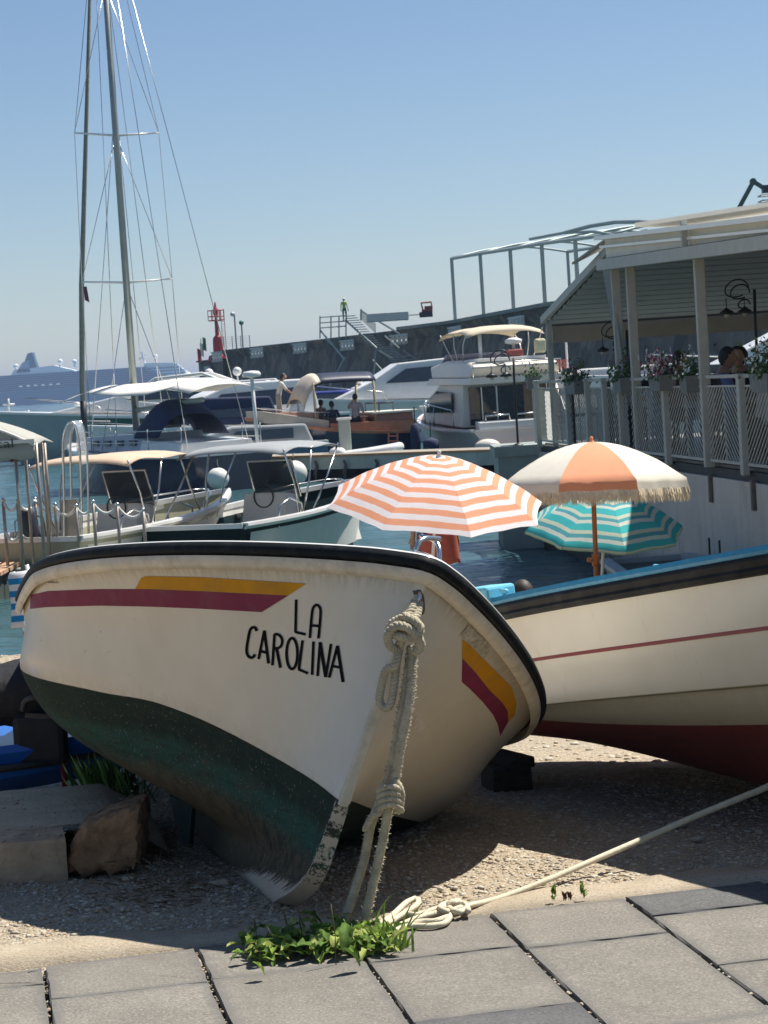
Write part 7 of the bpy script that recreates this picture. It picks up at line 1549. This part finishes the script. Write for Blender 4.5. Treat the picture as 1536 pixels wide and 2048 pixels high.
T = simple_cruiser('navy covered motor boat in front of the breakwater head', 395, 76, 186, 6.4, 2.6, 1.35, .4, white_gel, [(-2.9, 1.4), (2.2, 1.5), (1.3, 2.0), (.3, 2.45), (-2.6, 2.35)], [(-2, 1.7), (.5, 1.75), (.3, 2.0), (-2, 2.0)], wc=navy_cloth)
T = simple_cruiser('large white yacht with a navy windscreen seen through the terrace at right', 1760, 62, 177, 13, 4.2, 1.9, .5, white_gel, [(-6, 2.1), (4.6, 2.5), (3.6, 2.95), (2.4, 3.5), (.8, 4.1), (-5, 4.2)], [(-4.6, 3.0), (3.4, 3.0), (1.9, 3.65), (-4.6, 3.7)])
T = simple_cruiser('white motor cruiser glimpsed through the railing by the far posts', 1175, 72, 178, 8.5, 3.0, 1.3, .4, white_gel, [(-3.6, 1.3), (2.8, 1.6), (1.4, 2.2), (0, 2.6), (-3.4, 2.6)], [(-2.8, 1.8), (.8, 1.85), (.2, 2.3), (-2.8, 2.3)])
q = MB(); q.tube([(.5, 0, 2.6), (.5, 0, 3.6)], .04, 5); q.build('antenna', white_gel, T); q = MB(); q.box((.7, 0, 2.8), (.3, .3, .3)); q.build('red_cover', mat('faded_red', (.36, .09, .07)), T)
T = simple_cruiser('navy and pale blue motor boat tied behind the grey canopy', 480, 66.5, 186, 5.2, 2.2, .95, .35, mat('mid_blue_hull', (.08, .15, .26), .3, .1, 1), [(-2.2, .95), (1.6, 1.05), (.9, 1.35), (.2, 1.55), (-2.0, 1.5)], [(-1.6, 1.1), (.4, 1.1), (.1, 1.4), (-1.6, 1.4)], wc=grey_c)
# red pilot boat
rh = mat('pilot_red_hull', (.38, .02, .025), .4, .1, 1)
T = boat('pilot_boat', 'bright red boat with a white cabin partly behind the striped gazebo roof', 'boat', 40, 112, 4); add_hull(T, 4.6, 1.9, 1.3, .5, rh, white_gel, white_gel, rim=.14, full=.5); prism(T, 'wheelhouse', [(-1.6, 1.3), (.9, 1.4), (.4, 2.2), (-1.5, 2.2)], .7, .62, white_gel); q = MB(); q.box((-.4, .66, 1.8), (1.5, .06, .4)); q.box((-.4, -.68, 1.8), (1.5, .06, .4)); q.build('wheelhouse_window', dkglass, T); tubes(T, 'mast', [[(-.4, 0, 2.2), (-.4, 0, 2.9)], [(-.7, 0, 2.6), (-.1, 0, 2.6)]], .05, white_gel)
T = boat('rescue_boat', 'second red boat with a pale blue superstructure left of the gangway arch', 'boat', 76, 101, 8); add_hull(T, 2.6, 1.3, .9, .45, rh, white_gel, white_gel, rim=.1, full=.5); prism(T, 'cabin', [(-1.1, .9), (.7, 1.05), (.2, 1.6), (-.7, 1.75)], .5, .35, mat('pale_blue_cabin', (.45, .49, .54))); q = MB(); q.box((-.2, 0, 1.8), (1.3, .7, .07)); q.build('hard_top', white_gel, T); tubes(T, 'mast', [[(-.3, 0, 1.8), (-.3, 0, 2.3)], [(-.5, 0, 2.1), (-.1, 0, 2.1)]], .04, white_gel)
# grey tender under the quay wall
T = thing('tender', 'grey rowing tender moored along the quay wall behind the blue gunwale', 'boat', (3.05, 20.6, SEA), R(-83.5), None, local=True); gt = mat('grey_tender', (.26, .29, .30), .6, .12, 3)
add_hull(T, 5.4, 1.2, .62, .06, gt, mat('tender_rim', (.36, .39, .40), .6), gt, open_=True, rim=.06, full=.6, transom=.7)
for x in (-1.2, .4): q = MB(); q.box((x, 0, .45), (.22, .95, .03)); q.build('thwart', gt, T)
for x in (-1.9, -1.5): q = MB(); q.tube([(x, .5, .6), (x, .5, .85)], .012, 5); q.build('rowlock', irn, T)

# ---------------------------------------------------------------- left: jetty, rope rail, gazebo, gangway
jz = -.8; jt = thing('jetty', 'sunlit timber jetty with orange brown planks at the left edge', 'jetty', (-6.6, 33, SEA)); wjm = mat('jetty_plank', (.46, .28, .17), .8, .2, 4, stretch=(.6, 6, 1))
q = MB(); q.box((0, 0, 0), (3.0, .22, .05)); o0 = q.build('plank', wjm, None); o0.parent = jt
for k in range(34):
    o = o0 if k == 0 else o0.copy()
    if k: COL.objects.link(o); o.parent = jt
    Yk = 29.6 + .24 * k; o.location = ((75 - 768) / 4380 * (33) - 1.5 + .02 * math.sin(k * 3) + 6.6, Yk - 33, jz - SEA)
q = MB(); q.box((-6.75, 33.6, jz - .25), (2.9, 8.0, .4)); q.box((-6.75, 30.0, -1.3), (2.6, .2, 1.2)); q.build('frame', mat('dark_jetty_timber', (.03, .045, .035), .9, .3, 4), jt)
gw = thing('gangway', 'narrow floating gangway carrying the rope posts towards the moored boats', 'gangway', (-4.2, 31.2, SEA)); q = MB(); q.box((-4.2, 31.2, -.93), (2.4, .9, .16)); q.box((-4.2, 31.2, -1.15), (2.1, .7, .3)); q.build('deck', cpn, gw)
tops_ = []
for k, (px, y0, y1, Y_) in enumerate(((6, 1000, 1136, 30.6), (35, 1003, 1145, 30.3), (70, 998, 1108, 33.5), (110, 1010, 1122, 31.4), (152, 1012, 1130, 30.9), (186, 1004, 1128, 30.9), (234, 1009, 1128, 30.9), (286, 1020, 1128, 30.9))):
    a, b_ = at(px, y0, Y_), at(px + 3, y1, Y_); T = thing('rope_post', 'steel rope post, number' if 0 else ['steel rope post at the far left edge of the jetty', 'steel rope post on the near jetty corner', 'steel rope post at the jetty end by the dark fender', 'steel rope post beside the olive boat transom', 'steel rope post in front of the clear gangway arch', 'steel rope post in front of the olive boat seats', 'steel rope post in front of the olive boat windscreen', 'rightmost steel rope post near the olive boat canopy leg'][k], 'post', (b_.x, b_.y, b_.z), 0, 'steel posts carrying white rope'); b_.x = a.x
    q = MB(); q.tube([b_, a], .024, 8); q.build('tube', mat('dull_steel', (.36, .31, .26), .4, .2, 5, metal=.5), T, smooth=True); q = MB(); q.ball(a, .035, 10, 6); q.build('cap', steel, T, smooth=True); tops_.append((a, b_))
whr = mat('white_rope', (.72, .70, .64), .8, .06, 20)
for lo_, nm in ((0, 'upper'), (.42, 'lower')):
    ro = thing('rope_rail', 'white rope swagged between the posts, %s run' % nm, 'rope', tuple(tops_[3][0])) 
    for k in range(len(tops_) - 1):
        if lo_ and k > 2: break
        a, c_ = tops_[k][0] - Vector((0, 0, lo_ + .02)), tops_[k + 1][0] - Vector((0, 0, lo_ + .02)); q = MB(); q.tube([a.lerp(c_, t) - Vector((0, 0, .12 * 4 * t * (1 - t))) for t in np.linspace(0, 1, 12)], .02, 6); q.build('swag', whr, ro, smooth=True)
# gazebo canopy with scalloped valance and lettering
gx = thing('gazebo', 'rounded grey canvas kiosk roof with a scalloped lettered valance on thin posts', 'gazebo', (-5.6, 30, jz)); gc = mat('grey_gazebo_cloth', (.42, .41, .36), .85, .06, 4, sub=.15)
cN = at(70, 884, 29.4); zt = at(0, 832, 29.4).z; q = MB(); rings = []
for i in range(15):
    t = i / 14; xx = cN.x - 1.9 * (1 - t); zz_ = cN.z + (zt + .10 - cN.z) * (1 - t ** 2.4) if t < 1 else cN.z
    rings.append([Vector((xx, 29.4 + 1.6 * s_, zz_ - .05 * abs(2 * s_ - 1))) for s_ in (0, .25, .5, .75, 1)])
q.loft(rings, closed_ring=False); q.build('roof', gc, gx, smooth=True, thick=.02)
q = MB(); q.add([tuple(r_[0]) for r_ in rings] + [(rings[i][0].x, 29.4, cN.z + .0) for i in range(15)], [(i, i + 1, 16 + i, 15 + i) for i in range(14)]); q.build('end_panel', gc, gx, thick=.01)
q = MB(); vb = [];
for i in range(33):
    t = i / 32; x = cN.x - 1.9 * (1 - t); vb.append([(x, 29.38, cN.z + .005), (x, 29.37 - .01 * math.sin(i), cN.z - .13), (x, 29.37, cN.z - .20 - .035 * abs(math.sin(t * PI * 6)))])
q.loft(vb, closed_ring=False); q.build('valance', gc, gx, smooth=True, thick=.01)
q = MB(); q.beam((cN.x - 1.9, 29.36, cN.z + .02), (cN.x, 29.36, cN.z + .02), .04, .05); q.tube([r_[0] + Vector((0, -.02, .01)) for r_ in rings], .022, 6); q.build('piping', white_cloth, gx)
tm = text_mesh('cal', .17); tm.xform(Matrix.Translation((at(10, 888, 29.35).x, 29.34, at(10, 888, 29.35).z)) @ Matrix.Rotation(R(90), 4, 'X') @ Matrix.Scale(1.35, 4, (1, 0, 0))); tm.build('lettering', mat('grey_lettering', (.07, .065, .055), .8), gx)
for px, Y_ in ((30, 29.5), (50, 31.0), (73, 29.5), (84, 31.0), (90, 31.6)):
    a, b_ = at(px, 900, Y_), at(px + 12, 1110, Y_); q = MB(); q.tube([(a.x, Y_, a.z + .1), (a.x, Y_, jz)], .022, 8); q.build('post', mat('dull_steel', (.36, .31, .26)), gx, smooth=True)
T = thing('gangway_arch', 'curved clear plastic hood on two steel posts over the gangway', 'arch', tuple(at(145, 1090, 31.2))); aL = [at(x, y, 31.2) for x, y in ((128, 1090), (128, 985), (126, 900), (128, 868), (136, 846), (143, 842), (150, 850), (157, 880), (161, 930), (163, 1000), (163, 1090))]
q = MB(); q.tube(spline(aL, 40), .018, 8); q.build('hoop', steel, T, smooth=True); q = MB(); q.tube([p + Vector((.02, .6, 0)) for p in spline(aL, 40)], .018, 8); q.build('hoop', steel, T, smooth=True)
q = MB(); sp_ = spline(aL[2:9], 24); q.loft([[p, p + Vector((.01, .3, 0)), p + Vector((.02, .6, 0))] for p in sp_], closed_ring=False); q.build('clear_hood', mat('clear_plastic', (.7, .72, .75), .15, .05, 3, alpha=.45), T, smooth=True)
q = MB(); p = at(140, 1045, 31.3); q.box(p, (.26, .03, .66)); q.build('steel_plate', mat('dull_steel', (.36, .31, .26)), T)
p = at(60, 1065, 32.0); q = MB(); q.lathe((0, 0, 0), [(.02, -.36), (.10, -.34), (.13, -.25), (.13, .25), (.10, .34), (.02, .36)], 14); o = q.build('fender', mat('black_fender', (.012, .014, .022), .5, .3, 6), None, smooth=True); o.location = p; o.rotation_euler = (0, R(-8), 0); tag(o, 'long black fender hanging at the end of the jetty', 'fender')
haze()
